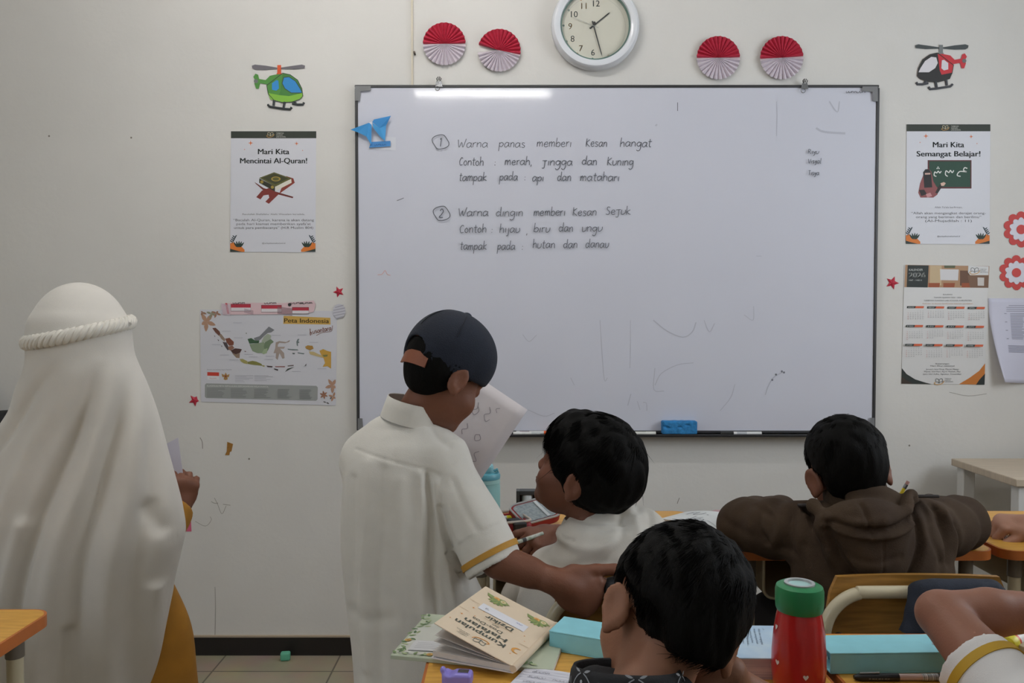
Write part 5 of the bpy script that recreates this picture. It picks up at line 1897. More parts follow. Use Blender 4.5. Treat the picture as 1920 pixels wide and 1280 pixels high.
MB().tube(rim, .0030, 8, closed=True).build('base_zip', mat('#b0a79e', .6), pc)
ct = np.array([bo[0] + .035, bo[1] - .012, bo[2]])
MB().box(ct + np.array([.018, -.006, .004]), (.03, .055, .022), Rp).build('black_eraser', mat('#191a1c', .6), pc, bevel=.003)
z_ = P(988, 990, 1.83)
MB().tube([A_ + np.array([-.003, -.004, -.004]), A_ + np.array([-.001, -.010, -.014]), A_ + np.array([.006, -.016, -.020])], .0015, 6).build('zip_pull', mat('#c9c9c6', .3, .6), pc)
hl = thing('highlighter', 'yellow highlighter lying in the open pouch', 'highlighter', (bo[0], bo[1], ZT + .006))
MB().tube([bo + Rp @ np.array([-.05, .022, .006]), bo + Rp @ np.array([.040, .026, .006])], .0062, 12).build('barrel', mat('#c7c9c8', .4), hl)
MB().tube([bo + Rp @ np.array([.040, .026, .006]), bo + Rp @ np.array([.064, .027, .006])], [.0066, .006], 12).build('cap', mat('#d8d62c', .4), hl)

# dark tape dispenser with a white roll
tdn = thing('tape_dispenser', 'dark grey square holder with a white round cap, behind the red pouch', 'holder', D(989, 955, ZT))
q0 = P(968, 918, 2.02); q1 = P(1010, 946, 2.02)
cx_, w_ = (q0[0] + q1[0]) / 2, q1[0] - q0[0]
top = q0[2]
mb = MB()
mb.box((cx_ - w_ / 2 + .004, 2.02, (ZT + top) / 2), (.008, .03, top - ZT)); mb.box((cx_ + w_ / 2 - .004, 2.02, (ZT + top) / 2), (.008, .03, top - ZT))
mb.box((cx_, 2.02, top - .005), (w_ - .016, .03, .010)); mb.box((cx_, 2.02, ZT + .003), (w_ - .016, .03, .006)); mb.box((cx_, 2.034, (ZT + top) / 2), (w_ - .016, .003, top - ZT - .016))
mb.build('frame', mat('#3b3f40', .5), tdn, smooth=False, bevel=.001)
MB().lathe([(.014, .0), (.014, top - ZT - .02), (.011, top - ZT - .016)], (cx_, 2.0185, ZT + .0065), 24).build('white_cap', mat('#c4ccce', .4), tdn)

# open notebook and pink book left of the brown jacket
ob = thing('open_notebook', 'open white notebook with large handwriting, left of the brown jacket', 'notebook', D(1310, 985, ZT))
A1, B1, C1, E1 = D(1238, 972, ZT + .006), D(1286, 959, ZT + .006), D(1408, 972, ZT + .006), D(1352, 1003, ZT + .006)
def om(x, y, lf=0.0):
    u, v = x / 100, y / 100
    b = A1 * (1 - u) * v + E1 * u * v + B1 * (1 - u) * (1 - v) + C1 * u * (1 - v)
    return b + np.array([0, 0, .011 * math.sin(math.pi * min(u, 1)) * (1 - .3 * v) * (1 - u * .5) + lf])
V, Fc = [], []
for z in (0, 1):
    for j in range(7):
        for i in range(13):
            p = om(100 * i / 12, 100 * j / 6)
            V.append(p if z == 0 else np.array([p[0], p[1], max(ZT + .0003, p[2] - .006)]))
for j in range(6):
    for i in range(12):
        a_ = j * 13 + i
        Fc += [(a_, a_ + 13, a_ + 14, a_ + 1), (91 + a_, 91 + a_ + 1, 91 + a_ + 14, 91 + a_ + 13)]
for i in range(12):
    Fc += [(i, i + 1, 92 + i, 91 + i), (78 + i, 169 + i, 170 + i, 79 + i)]
for j in range(6):
    a_, b_ = j * 13, (j + 1) * 13
    Fc += [(a_, 91 + a_, 91 + b_, b_), (a_ + 12, b_ + 12, 103 + b_, 103 + a_)]
link_mesh('pages', np.array(V), Fc, mat('#cfd2d2', .7), ob, True, flat_angle=40)
a = Art(om)
a.hand('ru', 16, 40, 22, '#6c7074', w=22, lw=2); a.disc(47, 30, 1.6, '#6c7074', n=8)
a.hand('eou', 74, 44, 18, '#6c7074', w=22, lw=2); a.hand('Vn', 34, 78, 18, '#84888c', w=22, lw=1.6)
a.line([(60, 60), (80, 75), (92, 92)], 1, '#9a9c9f')
a.build('handwriting', ob)
pk = thing('pink_book', 'pink book behind the open white notebook', 'book', D(1360, 965, ZT))
A2, B2, C2, E2 = D(1312, 966, ZT + .012), D(1340, 955, ZT + .012), D(1425, 957, ZT + .012), D(1410, 972, ZT + .012)
MB().prism([(0, 0), (1, 0), (1, 1), (0, 1)], lambda u, v: (A2 * (1 - u) + E2 * u) * (1 - v) + (B2 * (1 - u) + C2 * u) * v,
           lambda u, v: (A2 * (1 - u) + E2 * u) * (1 - v) + (B2 * (1 - u) + C2 * u) * v - np.array([0, 0, .0115])).build('cover', mat('#b89596', .5, noise=.1, nscale=30), pk, smooth=False, bevel=.001)
MB().prism([(.25, .55), (.8, .55), (.8, .85), (.25, .85)], lambda u, v: (A2 * (1 - u) + E2 * u) * (1 - v) + (B2 * (1 - u) + C2 * u) * v + np.array([0, 0, .0002]),
           lambda u, v: (A2 * (1 - u) + E2 * u) * (1 - v) + (B2 * (1 - u) + C2 * u) * v + np.array([0, 0, .0008])).build('name_label', mat('#c4c0cc', .5), pk, smooth=False)

# mint eraser on the floor
q = D(536, 1236, 0)
q[1] = min(q[1], WALL - .05)
me_ = thing('mint_eraser', 'small mint green eraser block on the floor by the black skirting', 'eraser', (q[0], q[1], 0))
fm2 = Field(q - .04, q + .05, .002)
fm2.rbox(q + np.array([0, 0, .0145]), (.033, .024, .029), rot(8), rad=.006)
cloth('block', fm2, mat('#5fae90', .6), me_, amp=0, smooth=1)

# loose drawing sheet held by the standing boy (edges seen past his shoulder)
ppY = 1.74
c0_ = P(989, 768, ppY)
e1 = unit(P(905, 711, ppY + .0) - c0_); e2 = unit(np.cross(unit(np.cross(e1, P(912, 872, ppY - .02) - c0_)), e1))
PAPER = (c0_, e1, e2)
if np.dot(e2, P(912, 872, ppY) - c0_) < 0: e2 = -e2
dw = thing('drawing_sheet', 'white paper sheet with pencil doodles held up by the standing boy', 'paper', c0_ + e1 * .105 + e2 * .14)
nn_ = unit(np.cross(e1, e2))
if nn_[1] > 0: nn_ = -nn_
def dmap(x, y, lf=0.0):
    return c0_ + e1 * x / 1000 + e2 * y / 1000 + nn_ * (lf - .010 * math.sin(math.pi * x / 210))
V = [dmap(210 * i / 10, 250 * j / 10) for j in range(11) for i in range(11)]
Fc = [(j * 11 + i, j * 11 + i + 1, (j + 1) * 11 + i + 1, (j + 1) * 11 + i) for j in range(10) for i in range(10)]
o = link_mesh('sheet', np.array(V), Fc, mat('#d3cbcc', .65), dw)
so = o.modifiers.new('paper', 'SOLIDIFY'); so.thickness = .0005; so.offset = 0
a = Art(lambda x, y, lf: dmap(x, y, lf + .0005))
for pts in ([(70, 40), (62, 50), (70, 60), (60, 70), (55, 62)], [(95, 45), (90, 58), (98, 66), (88, 72), (84, 60), (92, 52)], [(55, 100), (48, 108), (56, 116), (62, 106), (54, 100)],
            [(90, 95), (84, 104), (92, 112), (86, 120)], [(110, 80), (104, 90), (112, 96), (118, 88)], [(36, 130), (42, 140), (30, 150), (38, 156)], [(120, 60), (116, 66), (124, 70)],
            [(78, 130), (70, 140), (78, 148), (70, 156)], [(50, 30), (56, 36), (50, 42)]):
    a.line(pts, 1.2, '#8f868c')
a.build('doodles', dw)

# ------------------------------------------------------------------ people
M_skin = mat('#744a37', .55, name='skin', noise=.06, nscale=25, bump=.12, bscale=350, sss=.15, spec=.35)
M_skin2 = mat('#724836', .55, name='skin_brown', noise=.06, nscale=25, bump=.12, bscale=350, sss=.15, spec=.35)
M_hair = mat('#090807', .68, name='black_hair', noise=.3, nscale=60, bump=.5, bscale=220, stretch=(3, 3, .6), spec=.10)
M_eye = mat('#cfc8c2', .2, name='eye_white')
M_iris = mat('#1c120c', .2, name='dark_iris')
HS = .92                                         # size of a child's head against an adult's


class Head:
    def __init__(s, c, yaw=0, pitch=0, roll=0, k=HS):
        s.c, s.R, s.k = np.asarray(c, float), rot(yaw, pitch, roll), k

    def p(s, x, y, z):
        return s.c + s.R @ (np.array([x, y, z]) * s.k)


def add_head(F, H, neck_base, neck_r=.040, ears=True, flare=26, es=1.0):
    k, R, p = H.k, H.R, H.p
    e = lambda c, r, kk=.012, sub=False, RR=None: F.ell(p(*c), [q * k for q in r], R if RR is None else R @ RR, kk, sub)
    e((0, -.012, .045), (.077, .094, .080))
    e((0, .030, -.020), (.062, .060, .088), .02)
    e((0, .040, -.068), (.046, .048, .038), .02)
    e((0, .072, -.094), (.020, .018, .015), .014)
    for s_ in (-1, 1):
        e((s_ * .036, .058, -.038), (.027, .027, .027), .015)
    F.cap(p(-.032, .080, .020), p(.032, .080, .020), .012 * k, k=.012)
    F.cap(p(0, .086, .004), p(0, .099, -.028), .0075 * k, .0105 * k, .009)
    for s_ in (-1, 1):
        e((s_ * .009, .094, -.033), (.008, .009, .007), .006)
        F.ell(p(s_ * .031, .099, .002), [q * k for q in (.017, .014, .011)], R, .010, True)
        e((s_ * .031, .0785, .001), (.0135, .0125, .0125), .003)
    e((0, .0915, -.057), (.020, .009, .0055), .005)
    e((0, .0895, -.066), (.017, .009, .006), .005)
    F.cap(p(-.018, .1005, -.0615), p(.018, .1005, -.0615), .0022 * k, k=.003, sub=True)
    # neck
    n0 = p(0, -.012, -.032)
    F.chain([n0, n0 * .5 + np.asarray(neck_base) * .5, np.asarray(neck_base)], [.046 * k, .041 * k, neck_r], .018)
    if ears:
        for s_ in (-1, 1):
            RR = rot(-s_ * flare, 0, 0) @ rot(0, -12, 0)
            c = np.array([s_ * .083, -.016, -.006])
            F.ell(p(*c), [.0085 * k, .021 * k * es, .033 * k * es], R @ RR, .006)
            F.cap(p(s_ * .074, .000, -.02), p(s_ * .074, -.004, .008), .010 * k, k=.008)
            F.ell(p(*(c + RR @ np.array([s_ * .0085, .003, .004]))), [.006 * k, .0125 * k, .020 * k], R @ RR, .004, True)
            F.ell(p(*(c + RR @ np.array([s_ * .001, .009, -.027]))), [.006 * k, .008 * k, .010 * k], R @ RR, .005)


def add_eyes(H, parent):
    for s_ in (-1, 1):
        e = MB().ellipsoid(H.p(s_ * .031, .0800, .001), [.0105 * H.k] * 3, H.R, 16, 10).build('eye', M_eye, parent)
        MB().ellipsoid(H.p(s_ * .031, .0866, .001), [.0052 * H.k, .0045 * H.k, .0052 * H.k], H.R, 12, 8).build('iris', M_iris, e)


def add_hand(F, wrist, f, back, thumb_side, curls=(25, 35, 20), thumb=(.75, .65, .15), k=.78, spread=5, wrist_r=.019, fc=None):
    """palm, four fingers and a thumb; f points along the hand, back out of its back; thumb_side +1 / -1"""
    f = unit(f); back = unit(back - f * np.dot(back, f)); lat = np.cross(f, back) * thumb_side
    w = np.asarray(wrist, float)
    q = lambda a, l, b: w + k * (f * a + lat * l + back * b)
    RR = np.stack([lat, f, back], 1)
    F.ell(q(.034, -.002, 0), [.040 * k, .047 * k, .017 * k], RR, .010)
    F.ell(q(.062, -.001, .001), [.040 * k, .022 * k, .0135 * k], RR, .008)
    F.ell(q(.026, .026, -.006), [.019 * k, .030 * k, .017 * k], RR, .008)
    F.cap(w - f * .015, q(.02, 0, 0), wrist_r, .024 * k, .012)
    ang = [spread * 1.2, spread * .3, -spread * .6, -spread * 1.8]
    for i, (l, L, r) in enumerate(((.030, .071, .0098), (.010, .079, .0100), (-.011, .074, .0096), (-.031, .058, .0085))):
        p0 = q(.072 - abs(l - .005) * .25, l, .001)
        a = math.radians(ang[i])
        d0 = f * math.cos(a) + lat * math.sin(a)
        cur = 0.0
        pts, rs = [p0], [r * k * 1.08]
        cc = (fc[i] if fc else curls)
        for j, frac in enumerate((.45, .31, .24)):
            cur += math.radians(cc[j])
            d = d0 * math.cos(cur) - back * math.sin(cur)
            pts.append(pts[-1] + d * L * k * frac)
            rs.append(r * k * (1.0, .93, .80)[j])
        F.chain(pts, rs, .0028)
    t0 = q(.016, .026, -.004)
    td = unit(f * thumb[0] + lat * thumb[1] - back * thumb[2])
    t1 = t0 + td * .044 * k
    t2 = t1 + unit(td + f * .25) * .036 * k
    t3 = t2 + unit(td + f * .4) * .026 * k
    F.chain([t0, t1, t2, t3], [.0145 * k, .0118 * k, .0108 * k, .0085 * k], .004)


def limb(F, pts, rs, k=.015):
    F.chain(smooth_path([np.asarray(p, float) for p in pts], 1) if False else pts, rs, k)


def hair_piece(name, H, parent, thick=.012, nape=-.055, front=.060, n=2600, length=.05, lift=.25, seed=1, crown=(-.0, -.055, .118), width=.0011, fringe=.0,
               side=.0, fuzz=.0015, h=.0035, back_bulge=.0, cut=True, sweep=None, earcut=1.0, fly=.004, top=None, fade=0, extra=()):
    """hair: a soft cap that follows the skull with many fine strands on it"""
    k, R, p = H.k, H.R, H.p
    F = Field(H.c - .16, H.c + .16, h)
    c0, r0 = np.array([0, -.012, .045]), np.array([.077, .094, .080]) + thick
    F.ell(p(*c0), r0 * k, R, .012)
    F.ell(p(0, -.040, .005), np.array([.066 + thick, .051 + thick + back_bulge, .070]) * k, R, .02)
    if back_bulge:
        F.ell(p(0, -.075, .03), np.array([.055, .035 + back_bulge, .06]) * k, R, .03)
    if fringe:
        F.ell(p(0, .055, .075), np.array([.062, .045 + fringe, .045]) * k, R, .02)
    # open the face, the ears and the nape
    F.ell(p(0, .105, -.040 - fringe * 1.2), np.array([.064, .062, .085]) * k, R, .008, True)
    F.half(p(0, -.02, nape), R @ unit(np.array([0, .30, -1.0])), .010)
    F.half(p(0, front, -.010), R @ unit(np.array([0, 1.0, -.85])), .010)
    if cut:
        for s_ in (-1, 1):
            F.ell(p(s_ * .092, -.004, -.018 - side), np.array([.034, .024, .042]) * k * earcut, R @ rot(-s_ * 20), .006, True)
    if top is not None:
        F.half(p(0, 0, top), R[:, 2], .004)
    for c_, r_ in extra:
        F.ell(p(*c_), np.array(r_) * k, R, .012, True)
    if fade:
        for s_ in (-1, 1):
            F.ell(p(s_ * .108, -.025, -.022), np.array([.036 + .004 * fade, .062, .048]) * k, R, .012, True)
    V, Q = F.surface(2)
    N = normals(V, Q)
    V = V + N * (fuzz * ripple(V, 160, seed, stretch=(1, 1, .5)) + fuzz * .8 * ripple(V, 330, seed + 3, stretch=(1, 1, .25)))[:, None]
    # strands start on the surface and flow away from the crown
    g = np.random.default_rng(seed)
    loc = (V - H.c) @ R / k
    nl = N @ R
    ok = np.where((nl[:, 1] < .75) | (loc[:, 2] > .03))[0]
    pick = g.choice(ok, size=min(n, len(ok)), replace=len(ok) < n)
    cr = np.array(crown)
    SV, SF = [], []
    base = len(V)
    P0, N0 = loc[pick], nl[pick]
    D0 = P0 - cr
    if sweep is not None:
        D0 = D0 * .6 + np.array(sweep)
    D0 = D0 - N0 * (D0 * N0).sum(1)[:, None]
    D0 += g.normal(size=D0.shape) * .012
    D0 /= np.linalg.norm(D0, axis=1)[:, None] + 1e-9
    Ls = length * g.uniform(.55, 1.15, len(pick))
    lf = lift * g.uniform(-.2, 1.6, len(pick)) + np.where(g.uniform(size=len(pick)) < fly, g.uniform(.1, .5, len(pick)), 0)
    T = np.cross(D0, N0)
    m = 6
    rows = []
    rho = lambda q: np.linalg.norm((q - c0) / r0, axis=1)
    lev0 = rho(P0 - N0 * .0015)
    pos = P0 - N0 * .0015
    D = D0
    for j in range(m):
        t = j / (m - 1)
        if j:
            pos = pos + D * (Ls / (m - 1))[:, None]
            target = lev0 * (1 + lf * Ls * t * t / .09)
            pos = c0 + (pos - c0) * (target / rho(pos))[:, None]
        nn = (pos - c0) / r0 ** 2
        nn /= np.linalg.norm(nn, axis=1)[:, None]
        D = D + np.array([0, 0, -.05]) + g.normal(size=D.shape) * .03
        D = D - nn * (D * nn).sum(1)[:, None]
        D /= np.linalg.norm(D, axis=1)[:, None] + 1e-9
        T = np.cross(D, nn)
        low = np.clip((pos[:, 2] - (nape - .03)) / .03, .05, 1) * np.where((pos[:, 1] > .055) & (pos[:, 2] < .02), .1, 1)
        wj = (width / k * (1 - t) ** .7 * low + .00010)[:, None]
        rows.append((pos + T * wj, pos - T * wj * .6 + nn * wj, pos - T * wj * .6 - nn * wj * .4))
    A = np.stack([np.stack(r, 1) for r in rows], 1)               # strand, row, 3, xyz
    S_ = A.shape[0]
    W = H.c + (A.reshape(-1, 3) * k) @ R.T
    ids = (np.arange(S_ * m * 3) + base).reshape(S_, m, 3)
    fq = []
    for j in range(m - 1):
        for a in range(3):
            b = (a + 1) % 3
            fq.append(np.stack([ids[:, j, a], ids[:, j, b], ids[:, j + 1, b], ids[:, j + 1, a]], 1))
    Q2 = np.concatenate([Q] + fq)
    return link_mesh(name, np.concatenate([V, W]), Q2, M_hair, parent)


def body_mesh(F, m, parent, smooth=2):
    V, Q = F.surface(smooth)
    return link_mesh('body', V, Q, m, parent)


def frame_of(a, b, xdir):
    """third axis from a to b, first axis near xdir"""
    z = unit(np.asarray(b) - np.asarray(a))
    x = np.asarray(xdir, float)
    x = unit(x - z * np.dot(x, z))
    return np.stack([x, np.cross(z, x), z], 1)


def sleeve_band(name, o, R, kn, s0, s1, m, parent, lift=.0028):
    kn = np.array(smooth_path([np.array(q, float) for q in kn], 8))
    mb = MB()
    V, Fc, n = [], [], 40
    rows = [(s0, 0), (s0, lift), (s1, lift), (s1, 0)]
    for s_, l in rows:
        ox, oy, rx, ry = (np.interp(s_, kn[:, 0], kn[:, i]) for i in (1, 2, 3, 4))
        for j in range(n):
            a = 2 * math.pi * j / n
            V.append(o + R @ np.array([ox + (rx + l) * math.cos(a), oy + (ry + l) * math.sin(a), s_]))
    for i in range(3):
        for j in range(n):
            Fc.append((i * n + j, i * n + (j + 1) % n, (i + 1) * n + (j + 1) % n, (i + 1) * n + j))
    return link_mesh(name, np.array(V), Fc, m, parent, True, flat_angle=50)


def seam(name, pts, r, m, parent):
    return MB().tube(smooth_path([np.asarray(p) for p in pts], 6), r, 6).build(name, m, parent)


def XZ(px, py, Y):
    q = P(px, py, Y)
    return (q[0], q[2])


M_shirt = mat('#d5d1c9', .85, name='off_white_cotton', noise=.04, nscale=30, bump=.25, bscale=700, sheen=.15)
M_gold = mat('#b5852f', .7, name='gold_trim', bump=.3, bscale=600)
M_cream = mat('#cfc8b9', .85, name='cream_trousers', bump=.2, bscale=500)

# ---------------- girl in the long cream headscarf, turned away
GY = 1.72
G = lambda px, py, dy=0.0: P(px, py, GY + dy)
girl = thing('person', 'girl in long cream headscarf walking along the wall, paper in her right hand', 'person', (G(150, 1600)[0], GY, 0))
Hg = Head(G(152, 648, .0), yaw=-12, pitch=-3, k=.88)
F = Field((-1.36, 1.42, -.01), (-.58, 2.0, 1.30), .004)
nb = G(152, 750)
add_head(F, Hg, nb)
ch, pl = G(155, 860), G(160, 1130)
F.ell(ch, (.115, .075, .13), None, .03); F.ell((ch + pl) / 2, (.10, .07, .14), None, .03); F.ell(pl, (.115, .08, .10), None, .03)
F.cap(nb, ch, .045, .07, .03)
rs_, re_, rw_ = G(235, 810), G(300, 1015, .03), G(338, 948, .10)
F.chain([rs_, re_, rw_], [.042, .030, .021], .02)
ls_, le_, lw_ = G(62, 800), G(15, 1000, .02), G(60, 1090, .11)
F.chain([ls_, le_, lw_], [.042, .030, .021], .02)
add_hand(F, rw_, G(350, 895, .10) - rw_, np.array([.55, -.8, .1]), -1, fc=((55, 75, 40),) * 4, thumb=(.9, .25, .35))
add_hand(F, lw_, np.array([.1, .3, -.9]), np.array([-.8, -.3, 0]), 1)
for s_ in (-1, 1):
    hip = pl + np.array([s_ * .06, 0, -.03])
    ft = np.array([pl[0] + s_ * .075, GY + s_ * .05, .05])
    F.chain([hip, (hip + ft) / 2 + np.array([0, .02, .02]), ft], [.075, .052, .036], .02)
    F.chain([ft, ft + np.array([0, .13, -.02])], [.035, .026], .015)
body_mesh(F, M_skin, girl)
add_eyes(Hg, girl)
kz = GY / F_PX
zc = lambda py: P(960, py, GY)[2]
M_scarf = mat('#d3cec6', .8, name='cream_scarf_cloth', noise=.03, nscale=20, bump=.15, bscale=600, sheen=.2)
rows = [(590, 75, 226, .092), (606, 67, 234, .098), (632, 64, 240, .101), (662, 64, 245, .103), (690, 58, 255, .106), (725, 40, 268, .112), (765, 25, 280, .120), (800, 3, 290, .125), (850, -24, 303, .132),
        (900, -50, 316, .140), (960, -60, 330, .147), (1005, -64, 335, .150), (1055, -66, 325, .152), (1110, -66, 313, .153), (1200, -66, 302, .155), (1290, -64, 284, .156), (1400, -62, 262, .155)]
kn = []
for py, l, r, d in rows:
    a_, b_ = G(l, py)[0], G(r, py)[0]
    off_y = .0 if py < 680 else min(.02, (py - 680) * .0002)
    kn.append((zc(py), (a_ + b_) / 2, GY - .004 + off_y, (b_ - a_) / 2, d))
kn = kn[::-1]
F = Field((-1.42, 1.50, kn[0][0] - .03), (-.50, 1.94, 1.30), .0042)
F.loft((0, 0, 0), np.eye(3), kn, rim=.012)
F.ell(G(150, 632), (.0945, .103, .115), None, .012)
F.ell(Hg.p(0, .12, -.012), (.050, .06, .072), Hg.R, .012, True)
folds = []
def fold_px(pts, w, hgt):
    folds.append(([XZ(x, y, GY - .1) for x, y in pts], w, hgt * 1.35))
for pts, w, hg in (
    ([(120, 650), (100, 690), (60, 740), (10, 800), (-40, 860)], .014, -.012), ([(150, 655), (120, 730), (60, 850), (20, 960), (-10, 1100)], .018, .008),
    ([(185, 660), (165, 740), (130, 850), (90, 960), (60, 1060), (40, 1200), (30, 1380)], .015, -.017), ([(200, 660), (190, 760), (160, 900), (120, 1030), (95, 1200), (90, 1380)], .018, .012),
    ([(215, 690), (205, 800), (185, 950), (160, 1100), (150, 1380)], .016, -.012), ([(222, 680), (228, 800), (225, 950), (200, 1120), (195, 1380)], .020, .012),
    ([(235, 690), (250, 800), (262, 920), (255, 1000), (236, 1140), (230, 1380)], .016, -.010), ([(262, 960), (285, 1010), (322, 1050)], .014, -.010), ([(290, 1020), (310, 1030), (330, 1010)], .013, .006),
    ([(140, 1180), (130, 1280), (128, 1390)], .012, -.008), ([(265, 1120), (262, 1250), (255, 1380)], .012, .010), ([(60, 980), (30, 1100), (5, 1250), (0, 1390)], .016, .010),
    ([(90, 600), (140, 615), (190, 605), (230, 590)], .010, -.003)):
    fold_px(pts, w, hg)
scarf = cloth('headscarf', F, M_scarf, girl, amp=.0030, scale=30, seed=11, stretch=(1, 1, .12), folds=folds, smooth=3,
              mask=lambda V: np.clip((1.10 - V[:, 2]) / .15, .05, 1))
# the twisted band round the head: two strands wound about each other
ring = []
n = 150
zb0 = zc(622)
for j in range(n):
    a = 2 * math.pi * j / n
    ring.append((a, np.array([-.905 + .0955 * math.cos(a), GY - .004 + .106 * math.sin(a), zb0 + .018 * math.cos(a) - .012 * (-math.sin(a)) ])))
for st in range(3):
    pts = []
    for j, (a, q) in enumerate(ring):
        w = a * 17 + st * 2.094
        o_ = np.array([math.cos(a), math.sin(a), 0])
        pts.append(q + o_ * .0060 * math.cos(w) + np.array([0, 0, .0095 * math.sin(w)]))
    MB().tube(pts, .0066, 8, closed=True).build('head_band', mat('#d9d4ca', .45, name='satin_band', sheen=.2), scarf)
# mustard dress seen under the scarf, with its sleeve
M_dress = mat('#a8741f', .8, name='mustard_dress', noise=.12, nscale=25, bump=.25, bscale=500)
F = Field((-1.25, 1.42, .0), (-.55, 2.0, .95), .005)
kn = [(.035, G(190, 1280)[0], GY + .03, .225, .13), (.20, G(192, 1280)[0], GY + .045, .20, .105), (.38, G(196, 1280)[0], GY + .055, .172, .088), (.50, G(202, 1280)[0], GY + .06, .150, .078), (.62, G(190, 1160)[0], GY + .05, .120, .07), (.80, G(160, 1100)[0], GY + .01, .10, .07), (.93, G(155, 900)[0], GY, .10, .07)]
F.loft((0, 0, 0), np.eye(3), kn, rim=.006)
F.ell((G(185, 1280)[0], GY, .0), (.20, .14, .05), None, .01, True)
Rs = frame_of(re_ + np.array([.0, 0, -.012]), rw_, (1, 0, 0))
F.cap(re_ + np.array([-.03, 0, .05]), re_, .034, .036, .02)
sk = [(-.02, 0, 0, .032, .040), (.05, .002, 0, .032, .042), (.085, .002, 0, .030, .040)]
F.loft(re_, Rs, sk, .02)
F.cap(rw_ - Rs[:, 2] * .012, rw_ + Rs[:, 2] * .05, .022, .034, .004, True)
cloth('dress', F, M_dress, girl, amp=.006, scale=24, seed=4, stretch=(1, 1, .15), smooth=3)
gp = thing('note_paper', 'pale lavender paper slip held in the girl hand', 'paper', G(330, 880, .105))
V = [G(300, 838, .11), G(334, 820, .115), G(343, 886, .105), G(318, 905, .10)]
o = link_mesh('slip', np.array(V), [(0, 1, 2, 3)], mat('#c2bfcc', .6), gp, False)
so = o.modifiers.new('paper', 'SOLIDIFY'); so.thickness = .0008

# ---------------- standing boy in the navy cap
BY = 1.50
B = lambda px, py, dy=0.0: P(px, py, BY + dy)
boy = thing('person', 'boy in navy cap and long white shirt standing with his back turned', 'person', (B(780, 1500)[0], BY, 0))
Hb = Head(B(830, 706, .0), yaw=-48, pitch=-28, roll=4, k=.80)
F = Field((-.46, 1.24, -.01), (.24, 1.86, 1.24), .0033)
nbase = B(772, 792, .0)
add_head(F, Hb, nbase, .037)
ch, pl = B(762, 900, .01), B(790, 1170, .0)
Rt = rot(-28)
F.ell(ch, (.088, .066, .12), Rt, .02); F.ell((ch + pl) / 2, (.090, .066, .14), Rt, .02); F.ell(pl, (.105, .078, .10), Rt, .03)
F.cap(nbase, ch, .036, .065, .015)
rs_, re_, rw_ = B(836, 860, -.03), B(932, 1050, -.09), B(1052, 1094, -.115)
F.cap(B(770, 860), rs_, .034, .030, .012)
F.chain([rs_, re_, rw_], [.030, .0275, .0205], .012)
F.cap(re_ + (rw_ - re_) * .12, re_ + (rw_ - re_) * .5, .0275, .025, .012)
hf = unit(P(1112, 1120, BY - .108) - rw_)
add_hand(F, rw_, hf, np.array([.05, -1.0, .18]), -1, fc=((46, 44, 26), (54, 46, 28), (60, 48, 30), (62, 48, 30)), thumb=(.90, .52, .02), k=.92, spread=4, wrist_r=.020)
ls_, le_, lw_ = B(690, 860, .02), B(735, 1010, .15), B(812, 905, .215)
F.cap(B(770, 860), ls_, .034, .030, .012)
F.chain([ls_, le_, lw_], [.040, .027, .0205], .014)
pc0, pe1, pe2 = PAPER
grip = pc0 + pe1 * .10 + pe2 * .205
add_hand(F, lw_, grip - lw_, np.array([-.6, -.5, .2]), 1, fc=((30, 45, 30),) * 4, thumb=(.9, .35, .3), k=.85)
for s_ in (-1, 1):
    hip = pl + Rt @ np.array([s_ * .055, 0, -.03])
    ft = np.array([pl[0], pl[1], .05]) + Rt @ np.array([s_ * .065, 0, 0])
    F.chain([hip, (hip + ft) / 2 + np.array([.01, .02, .02]), ft], [.072, .050, .034], .02)
    F.chain([ft, ft + Rt @ np.array([0, .13, -.02])], [.034, .026], .015)
body_mesh(F, M_skin, boy)
add_eyes(Hb, boy)
hair_piece('hair', Hb, boy, thick=.004, nape=-.066, front=.062, n=2600, length=.020, lift=.0, seed=5, width=.0009, top=.052, fly=0, fuzz=.0005)
# cap
F = Field(Hb.c - .16, Hb.c + .18, .003)
F.ell(Hb.p(0, -.010, .050), np.array([.0895, .1055, .104]) * Hb.k, Hb.R, .01)
F.ell(Hb.p(0, .03, .055), np.array([.083, .075, .078]) * Hb.k, Hb.R, .03)
F.half(Hb.p(0, 0, .004), Hb.R @ unit(np.array([0, .15, -1.0])), .005)
F.ell(Hb.p(0, -.010, .040), np.array([.0825, .0990, .097]) * Hb.k, Hb.R, .003, True)
F.ell(Hb.p(.0, -.105, .022), np.array([.034, .040, .026]) * Hb.k, Hb.R, .004, True)
cap_ = cloth('cap', F, mat('#161d2c', .9, name='navy_twill', noise=.15, nscale=40, bump=.5, bscale=500), boy, amp=.0014, scale=45, seed=2, stretch=(1, 1, 1), smooth=2)
MB().ellipsoid(Hb.p(0, -.008, .154), np.array([.011, .011, .007]) * Hb.k, Hb.R, 14, 8).build('cap_button', mat('#1a2233', .8), cap_)
strap = [Hb.p(.0800 * math.sin(a), -.010 - .0945 * math.cos(a), .0030) for a in np.linspace(-.50, .62, 13)]
up_ = Hb.R @ np.array([0, 0, 1.0])
V, Fc = [], []
for j, q in enumerate(strap):
    o_ = unit((q - Hb.p(0, -.01, .012)))
    for d_, z_ in ((-.002, -.013), (-.002, .012), (.002, .012), (.002, -.013)):
        V.append(q + o_ * d_ + up_ * z_)
for j in range(len(strap) - 1):
    for a_ in range(4):
        b_ = (a_ + 1) % 4
        Fc.append((4 * j + a_, 4 * j + b_, 4 * j + 4 + b_, 4 * j + 4 + a_))
Fc += [(0, 1, 2, 3), tuple(4 * (len(strap) - 1) + q for q in (3, 2, 1, 0))]
link_mesh('cap_strap', np.array(V), Fc, mat('#7b452c', .55, name='tan_leather', bump=.2, bscale=300), cap_, True, flat_angle=40)
